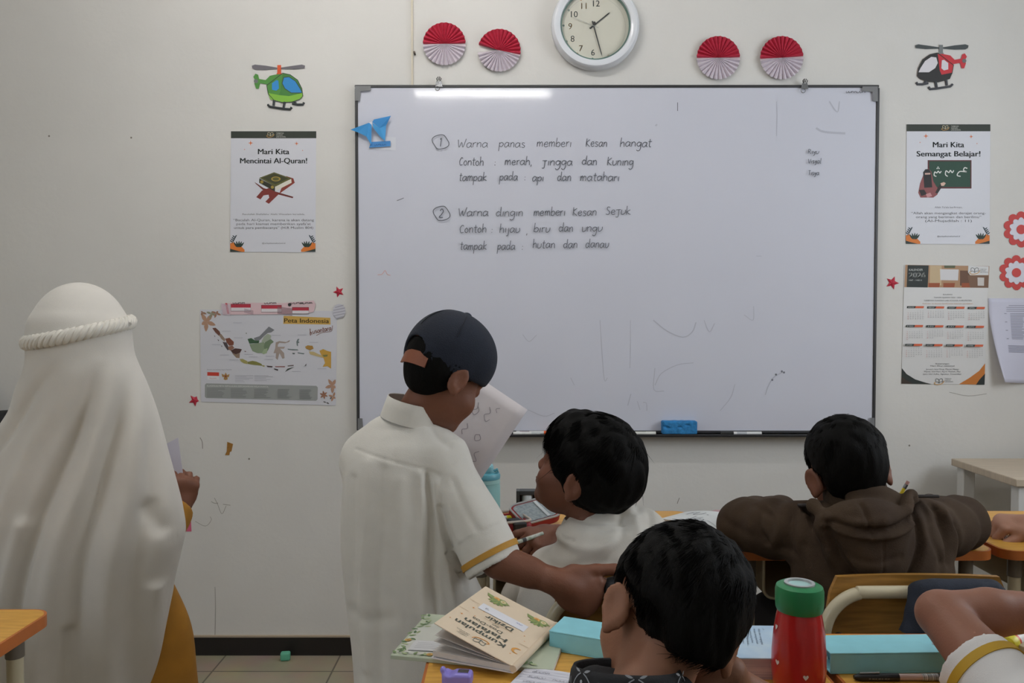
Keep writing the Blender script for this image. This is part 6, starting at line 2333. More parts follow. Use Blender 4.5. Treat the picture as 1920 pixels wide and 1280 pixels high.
for sg in range(6):
    an = math.radians(30 + 60 * sg)
    pts = []
    for t in np.linspace(.12, 1.30, 9):
        pts.append(Hb.p(.0915 * math.sin(t) * math.cos(an), -.010 + .1075 * math.sin(t) * math.sin(an), .050 + .1035 * math.cos(t)))
    seam('panel_seam', pts, .0009, mat('#10151f', .9), cap_)
# shirt
kzb = lambda py: P(960, py, BY)[2]
rows = [(797, 734, 814, .048), (812, 700, 838, .062), (832, 674, 857, .078), (860, 655, 856, .088), (900, 645, 858, .094), (960, 642, 860, .098), (1020, 643, 868, .100), (1080, 648, 888, .102), (1130, 653, 910, .104), (1200, 662, 922, .106), (1290, 668, 928, .108), (1380, 668, 935, .110)]
kn = []
for py, l, r, d in rows:
    a_, b_ = B(l, py)[0], B(r, py)[0]
    kn.append((kzb(py), (a_ + b_) / 2, BY, (b_ - a_) / 2, d))
kn = kn[::-1]
F = Field((-.40, 1.28, kn[0][0] - .02), (.08, 1.70, 1.06), .0034)
F.loft((0, 0, 0), np.eye(3), kn, rim=.006, pw=2.2)
F.ell((kn[0][1], BY, kn[0][0] - .02), (kn[0][3] * .9, kn[0][4] * .9, .05), None, .006, True)
sa, sb = B(826, 856, -.018), B(927, 1062, -.085)
Rsl = frame_of(sa, sb, (1, 0, .45))
SL = np.linalg.norm(sb - sa)
sk = [(0, 0, 0, .045, .052), (SL * .3, .000, 0, .048, .052), (SL * .6, .002, 0, .051, .050), (SL * .85, .002, 0, .052, .047), (SL, 0, 0, .0515, .046)]
F.loft(sa, Rsl, sk, .022, rim=.002)
F.ell(sa, (.045, .052, .046), Rsl, .02)
F.cap(B(785, 822, .0), sa + np.array([-.01, 0, -.005]), .040, .046, .035)
F.cap(B(745, 820, .0), B(705, 848, .01), .034, .040, .035)
F.loft(sa, Rsl, [(SL - .10, 0, 0, .020, .020), (SL - .05, 0, 0, .038, .034), (SL + .02, 0, 0, .0465, .0410)], .004, True)
la, lb = B(690, 858, .02), B(725, 985, .13)
F.chain([B(720, 830, .0), la], [.045, .050], .03)
F.loft(la, frame_of(la, lb, (1, 0, 0)), [(0, 0, 0, .048, .048), (.10, 0, 0, .048, .046), (np.linalg.norm(lb - la), 0, 0, .048, .046)], .02)
folds = []
for pts, w, hg in (
    ([(660, 848), (705, 856), (752, 868), (800, 880), (825, 890)], .0022, -.0016), ([(872, 858), (845, 880), (826, 905), (820, 940)], .0022, -.0016),
    ([(800, 890), (808, 950), (812, 1040), (820, 1140), (830, 1280)], .006, -.007), ([(790, 890), (792, 960), (792, 1060), (800, 1200)], .008, .006),
    ([(818, 905), (822, 990), (840, 1080), (860, 1180), (868, 1280)], .008, .006), ([(826, 950), (846, 1040), (872, 1110)], .005, -.006),
    ([(690, 870), (690, 960), (684, 1080), (690, 1250)], .012, .004), ([(720, 880), (722, 980), (716, 1100), (720, 1280)], .010, -.003), ([(752, 900), (756, 1000), (760, 1140), (765, 1280)], .014, .004),
    ([(660, 900), (662, 1000), (664, 1110), (680, 1270)], .008, -.003), ([(800, 800), (818, 822), (842, 838)], .006, -.004), ([(760, 815), (740, 840), (735, 856)], .008, -.002),
    ([(850, 900), (880, 960), (915, 1010)], .007, -.003), ([(836, 920), (860, 1000), (900, 1060)], .007, .003), ([(655, 1150), (690, 1160), (740, 1150)], .012, -.003)):
    folds.append(([XZ(x, y, BY - .08) for x, y in pts], w, hg))
def mask_cuff(V):
    t = (V - sa) @ Rsl[:, 2]
    d = np.linalg.norm((V - sa) - t[:, None] * Rsl[:, 2], axis=1)
    return np.where((t > SL * .72) & (d < .07), .12, 1.0)
shirt = cloth('shirt', F, M_shirt, boy, amp=.0020, scale=34, seed=8, stretch=(1, 1, .25), folds=folds, smooth=2, mask=mask_cuff, amp2=.0007)
sleeve_band('sleeve_band', sa, Rsl, sk, SL - .0255, SL - .0150, M_gold, shirt)
# mandarin collar
ca = B(769, 782, .0)
Rc = rot(-30, -8, 13)
V, Fc, n = [], [], 48
for (r_, z_) in ((.0555, -.008), (.0535, .014), (.0515, .031), (.0500, .032), (.0500, .030), (.052, .010), (.054, -.008)):
    for j in range(n):
        a_ = 2 * math.pi * j / n
        V.append(ca + Rc @ np.array([r_ * 1.0 * math.cos(a_), r_ * .92 * math.sin(a_), z_ + .003 * math.sin(a_)]))
for i in range(6):
    for j in range(n):
        Fc.append((i * n + j, i * n + (j + 1) % n, (i + 1) * n + (j + 1) % n, (i + 1) * n + j))
link_mesh('collar', np.array(V), Fc, M_shirt, shirt, True)
F = Field((pl[0] - .2, pl[1] - .2, .02), (pl[0] + .2, pl[1] + .2, .62), .006)
for s_ in (-1, 1):
    hip = pl + Rt @ np.array([s_ * .055, 0, -.03])
    ft = np.array([pl[0], pl[1], .06]) + Rt @ np.array([s_ * .065, 0, 0])
    F.chain([hip, (hip + ft) / 2 + np.array([.01, .02, .02]), ft], [.085, .066, .056], .02)
F.ell(pl, (.115, .088, .09), Rt, .02)
cloth('trousers', F, M_cream, boy, amp=.003, scale=30, seed=3)

# ---------------- seated children: a shared way to build the lower body
def lower_body(F, pelvis, yaw, knee_out=.085, seat=.42, reach=.30):
    R = rot(yaw)
    F.ell(pelvis, (.115, .085, .085), R, .03)
    for s_ in (-1, 1):
        hip = pelvis + R @ np.array([s_ * .058, .02, -.01])
        kn_ = pelvis + R @ np.array([s_ * knee_out, reach, .0])
        an = kn_ + R @ np.array([0, -.01, -kn_[2] + .055])
        F.chain([hip, kn_], [.072, .052], .02)
        F.chain([kn_, (kn_ + an) / 2 + R @ np.array([0, -.015, .02]), an], [.050, .045, .032], .015)
        F.chain([an, an + R @ np.array([s_ * .01, .12, -.025])], [.034, .025], .015)


def trousers(name, pelvis, yaw, m, parent, knee_out=.085, reach=.30, seed=1):
    R = rot(yaw)
    F = Field(pelvis - np.array([.45, .45, .45]), pelvis + np.array([.45, .45, .12]), .007)
    F.ell(pelvis, (.128, .098, .092), R, .03)
    for s_ in (-1, 1):
        hip = pelvis + R @ np.array([s_ * .058, .02, -.01])
        kn_ = pelvis + R @ np.array([s_ * knee_out, reach, .0])
        an = kn_ + R @ np.array([0, -.01, -kn_[2] + .10])
        F.chain([hip, kn_], [.082, .064], .02)
        F.chain([kn_, an], [.062, .054], .02)
    return cloth(name, F, m, parent, amp=.003, scale=35, seed=seed)


# ---------------- boy in white, looking up to his right neighbour
MY = 1.57
Mp = lambda px, py, dy=0.0: P(px, py, MY + dy)
mid = thing('person', 'seated boy in white shirt looking up at the standing boy, pen in hand', 'person', (Mp(1105, 1400)[0], MY - .02, 0))
Hm = Head(Mp(1096, 887, .0), yaw=62, pitch=23, roll=0, k=.88)
F = Field((-.12, 1.28, -.01), (.42, 2.02, 1.08), .0034)
nbase = Mp(1110, 982, .0)
add_head(F, Hm, nbase, .039, flare=20)
ch, pl = Mp(1112, 1085, -.03), np.array([Mp(1130, 1200)[0], 1.545, .485])
F.ell(ch, (.080, .055, .11), None, .02); F.ell((ch + pl) / 2, (.085, .060, .13), None, .02)
F.cap(nbase, ch, .038, .050, .015)
ls_, le_, lw_ = Mp(1040, 1062, .02), Mp(985, 1128, .12), P(1046, 1004, 1.735)
rs_, re_, rw_ = Mp(1205, 1020, -.01), Mp(1248, 1090, .14), P(1190, 1000, 1.86)
lw_[2] = max(lw_[2], ZT + .026); rw_[2] = ZT + .024
F.cap(Mp(1105, 1025), ls_, .038, .038, .012); F.cap(Mp(1115, 1025), rs_, .038, .038, .012)
F.chain([ls_, le_, lw_], [.034, .026, .0195], .012); F.chain([rs_, re_, rw_], [.034, .026, .0195], .012)
hd = P(974, 1020, 1.70); hd[2] = ZT + .024
add_hand(F, lw_, hd - lw_, np.array([-.25, -.55, .85]), 1, fc=((14, 22, 12), (40, 52, 30), (52, 58, 34), (58, 60, 34)), thumb=(.92, .40, .42), k=.86, spread=5, wrist_r=.0195)
add_hand(F, rw_, np.array([-.7, .7, 0]), np.array([0, 0, 1.0]), 1 * -1, curls=(12, 18, 10), k=.84)
lower_body(F, pl, 4)
body_mesh(F, M_skin2, mid)
add_eyes(Hm, mid)
hair_piece('hair', Hm, mid, thick=.017, nape=-.074, front=.058, n=7000, length=.075, lift=.03, seed=21, crown=(.01, -.05, .135), width=.0009, fringe=.003, back_bulge=.012, side=.0, fuzz=.0016)
F = Field((-.08, 1.30, .40), (.42, 1.84, .92), .0036)
rowsM = [(969, 1060, 1205, .046), (986, 1040, 1232, .062), (1010, 1040, 1242, .074), (1040, 1016, 1248, .085), (1080, 984, 1246, .094), (1130, 964, 1242, .098), (1180, 965, 1238, .100), (1260, 968, 1236, .102)]
kn = []
for py, l, r, d in rowsM:
    a_, b_ = Mp(l, py)[0], Mp(r, py)[0]
    kn.append((Mp(960, py)[2], (a_ + b_) / 2, MY - .03, (b_ - a_) / 2, d))
kn = kn[::-1]
F.loft((0, 0, 0), np.eye(3), kn, rim=.008)
F.chain([Mp(1112, 985, -.01), Mp(1160, 968, -.02), Mp(1208, 985, -.02)], [.040, .026, .030], .025)
sa, sb = Mp(1038, 1072, .01), le_ + (lw_ - le_) * .04
F.chain([sa, sb], [.052, .047], .03)
sc = le_ + (lw_ - le_) * .42
F.loft(sb, frame_of(sb, sc, (1, 0, 0)), [(-.01, 0, 0, .044, .046), (.03, 0, 0, .044, .046), (np.linalg.norm(sc - sb), 0, 0, .044, .042)], .02, rim=.003)
sd_ = Mp(1212, 1025, -.01)
F.chain([sd_, re_], [.056, .048], .03)
folds = []
for pts, w, hg in (
    ([(1060, 972), (1100, 985), (1140, 990), (1180, 975), (1215, 960)], .007, -.007), ([(1150, 948), (1170, 975), (1160, 1010), (1120, 1050), (1060, 1080)], .009, -.007),
    ([(1175, 950), (1195, 980), (1190, 1030), (1150, 1080)], .011, .008), ([(1225, 965), (1222, 1000), (1205, 1060)], .008, -.006), ([(1040, 1010), (1080, 1025), (1130, 1022), (1170, 1000)], .010, .005),
    ([(1000, 1055), (1050, 1062), (1110, 1045), (1170, 1050)], .008, -.004), ([(980, 1080), (1040, 1090), (1100, 1080)], .010, .004), ([(1045, 990), (1052, 1010), (1075, 1015)], .004, -.003)):
    folds.append(([XZ(x, y, MY - .08) for x, y in pts], w, hg))
ms = cloth('shirt', F, M_shirt, mid, amp=.0024, scale=38, seed=12, stretch=(1, 1, .5), folds=folds, smooth=2, amp2=.0009)
ca = Mp(1106, 983, .002)
Rc = rot(35, 8, 2)
V, Fc, n = [], [], 48
for (r_, z_) in ((.062, -.020), (.056, .004), (.052, .016), (.0505, .017), (.0505, .015), (.053, .002), (.058, -.020)):
    for j in range(n):
        a_ = 2 * math.pi * j / n
        V.append(ca + Rc @ np.array([r_ * math.cos(a_), r_ * .95 * math.sin(a_), z_ + .008 * math.sin(a_ + 2.4) - .004 * math.sin(a_) ]))
for i in range(6):
    for j in range(n):
        Fc.append((i * n + j, i * n + (j + 1) % n, (i + 1) * n + (j + 1) % n, (i + 1) * n + j))
link_mesh('collar', np.array(V), Fc, M_shirt, ms, True)
trousers('trousers', pl, 4, M_cream, mid, seed=5)
pen = thing('striped_pen', 'silver and green pen held by the seated boy in white', 'pen', P(990, 1014, 1.70))
q0, q1 = P(962, 1019, 1.675), P(1018, 1009, 1.71)
q0[2] = max(q0[2], ZT + .010); q1[2] = max(q1[2], q0[2] + .012)
MB().tube([q0 + (q1 - q0) * .12, q1], .0042, 12).build('barrel', mat('#8a9a82', .3, noise=.5, nscale=120, dark='#c9cdc8'), pen)
MB().tube([q0, q0 + (q1 - q0) * .12], [.0009, .0034], 12).build('tip', M_steel, pen)
MB().tube([q0 + (q1 - q0) * .30, q0 + (q1 - q0) * .42], .0045, 12).build('grip_ring', mat('#3b3d3f', .4), pen)

# ---------------- boy in the brown hooded jacket
JY = 1.60
J = lambda px, py, dy=0.0: P(px, py, JY + dy)
jb = thing('person', 'boy in brown hooded jacket leaning with both arms on the desk', 'person', (J(1615, 1400)[0], JY - .03, 0))
Hj = Head(J(1588, 886, .0), yaw=-2, pitch=-8, roll=-10, k=.86)
F = Field((.36, 1.32, -.01), (1.06, 2.14, 1.08), .0036)
nbase = J(1606, 965, -.01)
add_head(F, Hj, nbase, .042, flare=42)
ch, pl = J(1618, 1060, -.03), np.array([J(1620, 1200)[0], 1.565, .485])
F.ell(ch, (.115, .075, .12), None, .03); F.ell((ch + pl) / 2, (.105, .075, .13), None, .03)
F.cap(nbase, ch, .045, .065, .03)
arms = {}
for s_, sh, el, wr in ((-1, J(1504, 992, .0), J(1394, 1018, .12), P(1470, 985, 1.94)), (1, J(1736, 988, .0), J(1800, 1028, .13), P(1735, 985, 1.93))):
    wr[2] = ZT + .026
    el[2] = max(el[2], ZT + .046)
    arms[s_] = (sh, el, wr)
    F.cap(J(1612, 1000), sh, .036, .030, .012)
    F.chain([sh, el, wr], [.030, .026, .0195], .010)
    add_hand(F, wr, np.array([-s_ * .55, .8, -.02]), np.array([0, 0, 1.0]), -s_, curls=(18, 30, 20), k=.84)
lower_body(F, pl, 0)
body_mesh(F, M_skin2, jb)
add_eyes(Hj, jb)
hair_piece('hair', Hj, jb, thick=.008, nape=-.056, front=.062, n=5200, earcut=1.3, fade=1, length=.022, lift=.10, seed=31, crown=(.0, -.05, .125), width=.0009, fuzz=.0012, side=-.006)
M_jkt = mat('#443629', .9, name='brown_canvas', noise=.16, nscale=14, bump=.35, bscale=500, dark='#392c22', spec=.2)
F = Field((.36, 1.36, .42), (1.02, 2.02, .98), .0036)
rowsJ = [(938, 1556, 1662, .050), (952, 1525, 1705, .060), (970, 1500, 1738, .072), (1000, 1482, 1760, .086), (1040, 1478, 1766, .096), (1080, 1480, 1768, .100), (1130, 1484, 1768, .102), (1200, 1486, 1764, .104), (1260, 1488, 1762, .105)]
kn = []
for py, l, r, d in rowsJ:
    a_, b_ = J(l, py)[0], J(r, py)[0]
    kn.append((J(960, py)[2], (a_ + b_) / 2, JY - .03, (b_ - a_) / 2, d))
kn = kn[::-1]
F.loft((0, 0, 0), np.eye(3), kn, rim=.010)
for s_ in (-1, 1):
    sh, el, wr = arms[s_]
    F.cap(J(1612, 990, -.01), sh, .062, .055, .03)
    F.chain([sh + np.array([s_ * -.01, 0, -.008]), (sh + el) / 2 + np.array([0, -.005, .0]), el + np.array([0, 0, .008])], [.056, .056, .053], .02)
    cu = el + (wr - el) * .86
    F.chain([el + np.array([0, 0, .008]), cu + np.array([0, 0, .012])], [.052, .036], .02)
# hood lying on the back
hc = lambda px, py, dy: P(px, py, JY + dy)
F.ell(hc(1618, 985, -.105), (.092, .040, .050), rot(0, 20, 0), .03)
F.ell(hc(1620, 1030, -.112), (.070, .032, .062), None, .03)
F.chain([hc(1620, 1050, -.118), hc(1622, 1092, -.112)], [.034, .016], .02)
F.ell(hc(1640, 935, -.065), (.058, .030, .030), rot(0, 0, 8), .016)
# rim of the hood opening
F.chain([hc(1528, 948, -.075), hc(1552, 976, -.120), hc(1600, 986, -.140), hc(1655, 980, -.140), hc(1700, 962, -.118), hc(1706, 930, -.072)], [.013, .014, .013, .013, .013, .013], .005)
folds = []
for pts, w, hg in (
    ([(1520, 960), (1530, 1000), (1560, 1050), (1590, 1090), (1612, 1100)], .007, -.012), ([(1712, 950), (1704, 1000), (1675, 1055), (1640, 1098), (1622, 1102)], .007, -.012),
    ([(1516, 966), (1552, 977), (1607, 982), (1662, 972), (1700, 952), (1706, 933)], .0045, .006), ([(1530, 954), (1556, 964), (1606, 969), (1658, 959), (1690, 942), (1696, 926)], .006, -.009),
    ([(1612, 985), (1614, 1010), (1614, 1080)], .002, -.002), ([(1580, 930), (1586, 955), (1590, 975)], .004, -.004), ([(1540, 1012), (1590, 1025), (1650, 1020)], .008, -.003),
    ([(1492, 950), (1482, 1000), (1480, 1040)], .011, -.013), ([(1450, 965), (1440, 1005), (1452, 1035)], .006, -.008), ([(1460, 955), (1470, 985), (1462, 1030)], .006, .005),
    ([(1400, 970), (1430, 965), (1462, 975)], .007, -.005), ([(1375, 985), (1395, 1010), (1440, 1025)], .010, -.003), ([(1762, 945), (1772, 1000), (1768, 1045)], .011, -.013), ([(1785, 965), (1796, 1000), (1790, 1045)], .006, .004),
    ([(1800, 985), (1810, 1020), (1800, 1060)], .006, -.005), ([(1740, 950), (1730, 1000), (1745, 1040)], .008, -.004), ([(1500, 1020), (1496, 1060), (1520, 1100), (1560, 1130)], .010, -.004),
    ([(1740, 1040), (1730, 1090), (1690, 1130)], .010, -.004), ([(1525, 1015), (1520, 1050), (1540, 1090)], .012, .004), ([(1660, 1060), (1720, 1070), (1755, 1060)], .008, -.002)):
    folds.append(([XZ(x, y, JY - .05) for x, y in pts], w, hg))
jk = cloth('jacket', F, M_jkt, jb, amp=.0030, scale=42, seed=14, stretch=(1, 1, .6), folds=folds, smooth=2, amp2=.0012)
V, Fc, n = [], [], 48
ca = hc(1604, 928, -.012); Rc = rot(-4, -14, -10)
for (r_, z_) in ((.060, -.020), (.0575, .004), (.0555, .018), (.053, .019), (.0525, .016), (.055, .002), (.057, -.020)):
    for j in range(n):
        a_ = 2 * math.pi * j / n
        V.append(ca + Rc @ np.array([r_ * 1.05 * math.cos(a_), r_ * math.sin(a_), z_ - .004 * math.sin(a_)]))
for i in range(6):
    for j in range(n):
        Fc.append((i * n + j, i * n + (j + 1) % n, (i + 1) * n + (j + 1) % n, (i + 1) * n + j))
link_mesh('collar', np.array(V), Fc, M_jkt, jk, True)
for a_, b_ in ((hc(1700, 926, -.035), hc(1752, 934, -.03)), (hc(1500, 950, -.035), hc(1532, 944, -.035))):
    MB().box((a_ + b_) / 2, (np.linalg.norm(b_ - a_), .034, .006), frame_of(a_, a_ + np.array([0, .2, 1]), b_ - a_)).build('shoulder_tab', mat('#241c18', .8), jk, bevel=.002)
trousers('trousers', pl, 0, mat('#2b2a30', .85, bump=.2, bscale=400), jb, seed=6)
pcl = thing('pencil', 'yellow pencil with eraser, standing up past the brown jacket shoulder', 'pencil', P(1690, 925, 1.80))
q1, q0 = P(1703, 902, 1.78), P(1684, 935, 1.78)
dq = unit(q1 - q0); q0 = q1 - dq * .15
tip0 = q0
MB().tube([q0, q1 - dq * .018], .0036, 6).build('shaft', mat('#c9b51f', .4), pcl)
MB().tube([q1 - dq * .018, q1 - dq * .008], .0039, 12).build('ferrule', M_steel, pcl)
MB().tube([q1 - dq * .008, q1], .0036, 12).build('eraser', mat('#b98d88', .7), pcl)

# ---------------- boy in the foreground with his head bent
FY = .90
Q_ = lambda px, py, dy=0.0: P(px, py, FY + dy)
fb_ = thing('person', 'boy in the foreground seen from behind, head bent over the desk', 'person', (Q_(1240, 1400)[0], .80, 0))
Hf_ = Head(Q_(1256, 1166, .0), yaw=14, pitch=-14, roll=24, k=.85)
F = Field((-.12, .52, -.01), (.42, 1.16, 1.02), .0034)
nbase = np.array([.134, .842, .765])
add_head(F, Hf_, nbase, .046, flare=54, es=.92)
ch, pl = np.array([nbase[0] - .005, .79, .66]), np.array([.135, .76, .485])
F.ell(ch, (.110, .075, .12), None, .03); F.ell((ch + pl) / 2, (.105, .075, .13), None, .03)
F.cap(nbase, ch, .042, .065, .015)
rs_, re_, rw_ = np.array([.245, .82, .69]), P(1545, 1385, 1.0), P(1345, 1262, .935)
ls_, le_, lw_ = np.array([.015, .82, .70]), np.array([-.015, .86, .56]), np.array([.08, 1.01, .545])
F.cap(nbase + np.array([0, -.02, -.06]), rs_, .036, .036, .012); F.cap(nbase + np.array([0, -.02, -.06]), ls_, .036, .036, .012)
F.chain([rs_, re_], [.036, .027], .010); F.chain([re_, re_ + (rw_ - re_) * .4, rw_], [.026, .024, .0195], .010)
F.chain([ls_, le_, lw_], [.040, .030, .0205], .014)
add_hand(F, rw_, Hf_.p(.02, .085, -.085) - rw_, np.array([.5, .5, -.5]), 1, curls=(20, 30, 20), k=.86)
add_hand(F, lw_, np.array([.55, .85, -.1]), np.array([0, 0, 1.0]), -1, curls=(10, 15, 10), k=.84)
lower_body(F, pl, 0)
body_mesh(F, mat('#8a5f48', .55, name='skin_light', noise=.06, nscale=25, bump=.12, bscale=350, sss=.15, spec=.35), fb_)
add_eyes(Hf_, fb_)
hair_piece('hair', Hf_, fb_, thick=.008, nape=-.020, front=.062, n=9000, earcut=1.3, fade=3.5, extra=(((-.080, -.075, -.045), (.05, .05, .055)), ((.094, -.045, -.020), (.036, .07, .050))), length=.026, lift=.10, seed=41, crown=(.02, -.06, .125), width=.0007, fuzz=.0014, side=-.004, h=.003)
m = bpy.data.materials.new('black_batik')
m.use_nodes = True
nt = m.node_tree
bs = nt.nodes['Principled BSDF']; bs.inputs['Roughness'].default_value = .8
tc = nt.nodes.new('ShaderNodeTexCoord')
vo = nt.nodes.new('ShaderNodeTexVoronoi'); vo.feature = 'DISTANCE_TO_EDGE'; vo.inputs['Scale'].default_value = 42
wv = nt.nodes.new('ShaderNodeTexWave'); wv.inputs['Scale'].default_value = 26; wv.inputs['Distortion'].default_value = 14; wv.inputs['Detail'].default_value = 3
nt.links.new(tc.outputs['Object'], vo.inputs['Vector']); nt.links.new(tc.outputs['Object'], wv.inputs['Vector'])
mu = nt.nodes.new('ShaderNodeMath'); mu.operation = 'GREATER_THAN'; mu.inputs[1].default_value = .93
nt.links.new(wv.outputs['Fac'], mu.inputs[0])
mc = nt.nodes.new('ShaderNodeMix'); mc.data_type = 'RGBA'
mc.inputs[6].default_value = (*lin('#17181c'), 1); mc.inputs[7].default_value = (*lin('#8d9096'), 1)
nt.links.new(mu.outputs[0], mc.inputs[0]); nt.links.new(mc.outputs[2], bs.inputs['Base Color'])
M_batik = mat('#15161a', .85, name='black_cotton', bump=.3, bscale=500)
F = Field((-.16, .60, .40), (.42, 1.06, .86), .004)
kn = [(.44, .135, .765, .130, .105), (.52, .13, .77, .128, .105), (.60, .125, .785, .135, .105), (.67, .125, .79, .135, .10), (.715, .127, .80, .120, .085), (.755, .128, .81, .085, .070), (.800, .124, .82, .066, .060), (.812, .122, .825, .060, .055)]
F.loft((0, 0, 0), np.eye(3), kn, rim=.008)
for sh, el in ((rs_, re_), (ls_, le_)):
    F.chain([sh, sh + (el - sh) * .42], [.052, .050], .02)
F.ell((nbase[0], .86, .83), (.054, .055, .03), None, .008, True)
bsh = cloth('shirt', F, M_batik, fb_, amp=.002, scale=40, seed=17, smooth=2)
# standing collar with white batik motifs
cc_, Rc_ = np.array([.118, .835, .776]), rot(4, -14, 3)
def collar_pt(az, h_, off=0.0):
    """azimuth in radians from straight behind, height above the collar foot"""
    r_ = .0600 - .12 * h_ + off
    return cc_ + Rc_ @ np.array([r_ * 1.04 * math.sin(az), -r_ * math.cos(az), h_])
V, Fc, n = [], [], 64
prof_ = [(-.03, .012), (-.01, .004), (.010, .001), (.036, .0), (.0415, -.002), (.040, -.005), (.010, -.006), (-.02, -.004)]
for h_, o_ in prof_:
    for j in range(n):
        V.append(collar_pt(2 * math.pi * j / n, h_, o_))
for i in range(len(prof_) - 1):
    for j in range(n):
        Fc.append((i * n + j, (i + 1) * n + j, (i + 1) * n + (j + 1) % n, i * n + (j + 1) % n))
col_ = link_mesh('collar', np.array(V), Fc, M_batik, bsh, True)
a = Art(lambda x, y, lf: collar_pt(x / 1000 / .06, .0405 - y / 1000, .0015 + lf))
for cx_ in (-62, -2, 58):
    for sg in (-1, 1):
        a.line([(cx_ + sg * 2, 2), (cx_ + sg * 8, 6), (cx_ + sg * 13, 14), (cx_ + sg * 7, 22), (cx_ + sg * 3, 14)], 1.2, '#8f939a')
        a.line([(cx_ + sg * 2, 27), (cx_ + sg * 12, 24), (cx_ + sg * 20, 14), (cx_ + sg * 22, 8)], 1.0, '#7d8188')
        a.leaf(cx_ + sg * 12, 12, 1.2 if sg > 0 else math.pi - 1.2, 10, 4, '#9a9da3')
        a.leaf(cx_ + sg * 3, 1, -.3 if sg > 0 else math.pi + .3, 9, 2.6, '#9a9da3')
        a.leaf(cx_ + sg * 26, 8, 1.9 if sg > 0 else math.pi - 1.9, 7, 2.4, '#858990')
    a.disc(cx_, 10, 1.8, '#a3a6ab', n=10)
a.build('batik_motif', col_, .8)
trousers('trousers', pl, 0, mat('#2a2b31', .85, bump=.2, bscale=400), fb_, seed=7)

# ---------------- child at lower right: raised elbow and white sleeve
RY = 1.08
rk = thing('person', 'child at lower right edge with bent bare arm and gold banded white sleeve', 'person', (.83, .80, 0))
el = P(1763, 1150, RY)
sh = P(1968, 1385, .91)
wr = P(1990, 1146, 1.10)
Hr = Head((.86, 1.00, .90), yaw=18, pitch=-24, roll=0, k=.93)
F = Field((.50, .50, -.01), (1.14, 1.30, 1.08), .0036)
nbase = np.array([.835, .92, .80])
add_head(F, Hr, nbase, .046)
ch, pl = np.array([.825, .85, .67]), np.array([.82, .76, .485])
F.ell(ch, (.112, .078, .12), None, .03); F.ell((ch + pl) / 2, (.105, .075, .13), None, .03)
F.cap(nbase, ch, .048, .07, .03)
F.cap(nbase + np.array([0, 0, -.04]), sh, .045, .042, .03)
F.chain([sh, sh + (el - sh) * .5, el], [.044, .038, .030], .008)
F.chain([el, el + (wr - el) * .4, wr], [.029, .0315, .0225], .008)
add_hand(F, wr, Hr.p(-.06, .03, -.02) - wr, np.array([-.3, .9, .2]), -1, curls=(15, 20, 12), k=.86)
ls_, le_, lw_ = np.array([.945, .88, .73]), np.array([1.02, 1.06, ZT + .036]), np.array([.90, 1.13, ZT + .026])
F.cap(nbase + np.array([0, 0, -.04]), ls_, .045, .042, .03)
F.chain([ls_, le_, lw_], [.042, .030, .021], .014)
add_hand(F, lw_, np.array([-.8, .5, 0]), np.array([0, 0, 1.0]), 1, curls=(10, 15, 10), k=.84)
lower_body(F, pl, 0)
body_mesh(F, mat('#926552', .55, name='skin_warm', noise=.06, nscale=25, bump=.12, bscale=350, sss=.15, spec=.35), rk)
add_eyes(Hr, rk)
hair_piece('hair', Hr, rk, thick=.012, nape=-.058, n=3000, length=.03, lift=.2, seed=51)
F = Field((.50, .58, .40), (1.10, 1.16, .88), .004)
kn = [(.44, .82, .765, .130, .105), (.54, .82, .78, .130, .105), (.66, .825, .83, .138, .105), (.735, .83, .87, .125, .09), (.775, .833, .90, .090, .072), (.805, .835, .92, .058, .056)]
F.loft((0, 0, 0), np.eye(3), kn, rim=.008)
ce = P(1822, 1242, 1.015)                         # middle of the cuff
sx_ = unit(P(1868, 1190, 1.02) - P(1790, 1268, 1.0))
sa = sh
Rr = frame_of(sa, ce, sx_)
SLr = np.linalg.norm(ce - sa)
skr = [(0, 0, 0, .050, .050), (SLr * .5, 0, 0, .052, .050), (SLr, 0, 0, .050, .048)]
F.loft(sa, Rr, skr, .02, rim=.002)
F.loft(sa, Rr, [(SLr - .07, 0, 0, .030, .030), (SLr - .03, 0, 0, .040, .038), (SLr + .02, 0, 0, .0450, .0430)], .004, True)
F.chain([ls_, ls_ + (le_ - ls_) * .55], [.056, .054], .02)
F.chain([nbase + np.array([0, 0, -.05]), sa], [.05, .052], .03)
rsht = cloth('shirt', F, mat('#dad8d8', .85, name='white_cotton', bump=.25, bscale=700, sheen=.1), rk, amp=.002, scale=45, seed=19, smooth=2,
             mask=lambda V: np.clip(1 - ((V - sa) @ Rr[:, 2] - SLr * .5) / .05, .1, 1))
sleeve_band('sleeve_band', sa, Rr, skr, SLr - .030, SLr - .018, mat('#b58f22', .7), rsht, .0020)
trousers('trousers', pl, 0, M_cream, rk, seed=8)

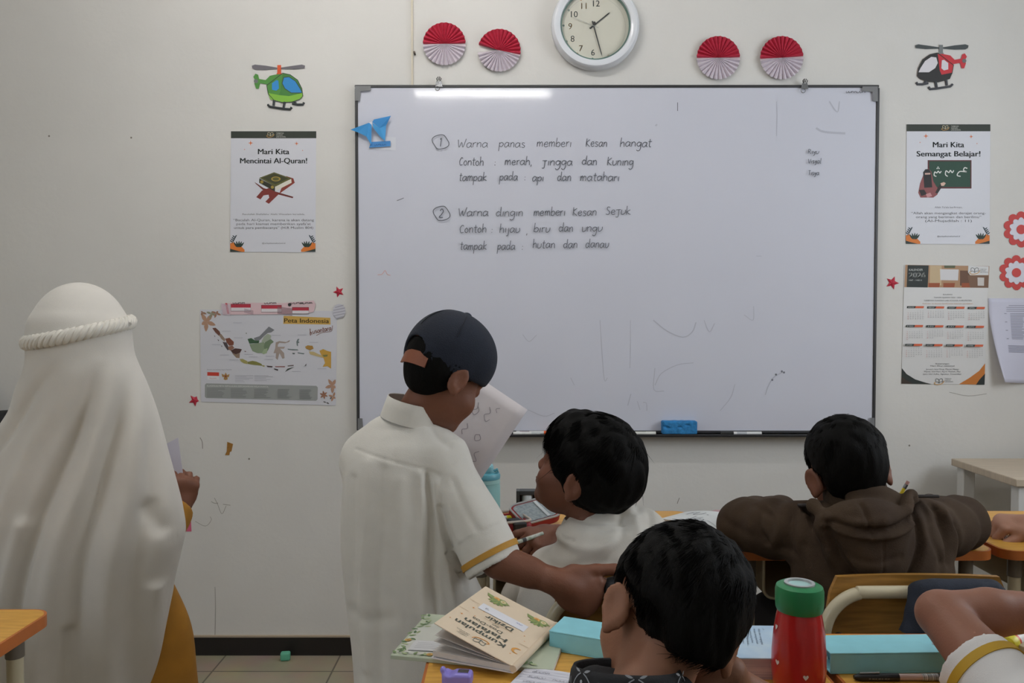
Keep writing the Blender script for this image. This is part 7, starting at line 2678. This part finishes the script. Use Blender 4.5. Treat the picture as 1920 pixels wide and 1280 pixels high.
# ---------------- child at the right edge: only the hand shows
ek = thing('person', 'child at the right edge of whom only a hand on the desk shows', 'person', (1.42, 1.60, 0))
wr = P(1935, 986, 1.80); wr[2] = ZT + .030
Hk = Head((1.46, 1.66, .93), yaw=-10, pitch=-8, k=.93)
F = Field((1.00, 1.36, -.01), (1.72, 2.16, 1.10), .0036)
nbase = np.array([1.45, 1.62, .83])
add_head(F, Hk, nbase, .046)
ch, pl = np.array([1.44, 1.59, .70]), np.array([1.43, 1.56, .485])
F.ell(ch, (.112, .078, .12), None, .03); F.ell((ch + pl) / 2, (.105, .075, .13), None, .03)
F.cap(nbase, ch, .048, .07, .03)
for sh, el, w_, hd, ts in ((np.array([1.32, 1.60, .775]), np.array([1.30, 1.70, ZT + .05]), wr, P(1872, 988, 1.82) - wr, -1), (np.array([1.57, 1.60, .775]), np.array([1.60, 1.74, ZT + .04]), np.array([1.50, 1.86, ZT + .028]), np.array([-.8, .5, 0]), 1)):
    F.cap(nbase + np.array([0, 0, -.03]), sh, .045, .042, .03)
    F.chain([sh, el, w_], [.042, .031, .021], .014)
    hd[2] = 0
    if ts < 0:
        add_hand(F, w_, hd, np.array([-.15, -.25, 1.0]), -1, fc=((58, 62, 40), (58, 66, 40), (60, 66, 40), (62, 66, 40)), thumb=(.85, .45, .45), k=.90, wrist_r=.021)
    else:
        add_hand(F, w_, hd, np.array([0, 0, 1.0]), 1, curls=(10, 15, 10), k=.84)
lower_body(F, pl, 0)
body_mesh(F, mat('#a97d68', .55, name='skin_pale', noise=.06, nscale=25, bump=.12, bscale=350, sss=.15, spec=.35), ek)
add_eyes(Hk, ek)
hair_piece('hair', Hk, ek, thick=.012, nape=-.058, n=3000, length=.03, lift=.2, seed=61)
F = Field((1.18, 1.42, .40), (1.74, 1.86, .90), .0045)
kn = [(.44, 1.43, 1.565, .130, .105), (.56, 1.435, 1.575, .130, .105), (.68, 1.44, 1.59, .138, .105), (.76, 1.445, 1.60, .120, .085), (.80, 1.45, 1.61, .085, .068), (.835, 1.45, 1.62, .057, .055)]
F.loft((0, 0, 0), np.eye(3), kn, rim=.008)
for sh, el in ((np.array([1.32, 1.60, .775]), np.array([1.30, 1.70, ZT + .05])), (np.array([1.57, 1.60, .775]), np.array([1.60, 1.74, ZT + .04]))):
    F.chain([sh, sh + (el - sh) * .7], [.054, .052], .02)
cloth('shirt', F, M_shirt, ek, amp=.003, scale=40, seed=23, smooth=2)
trousers('trousers', pl, 0, M_cream, ek, seed=9)
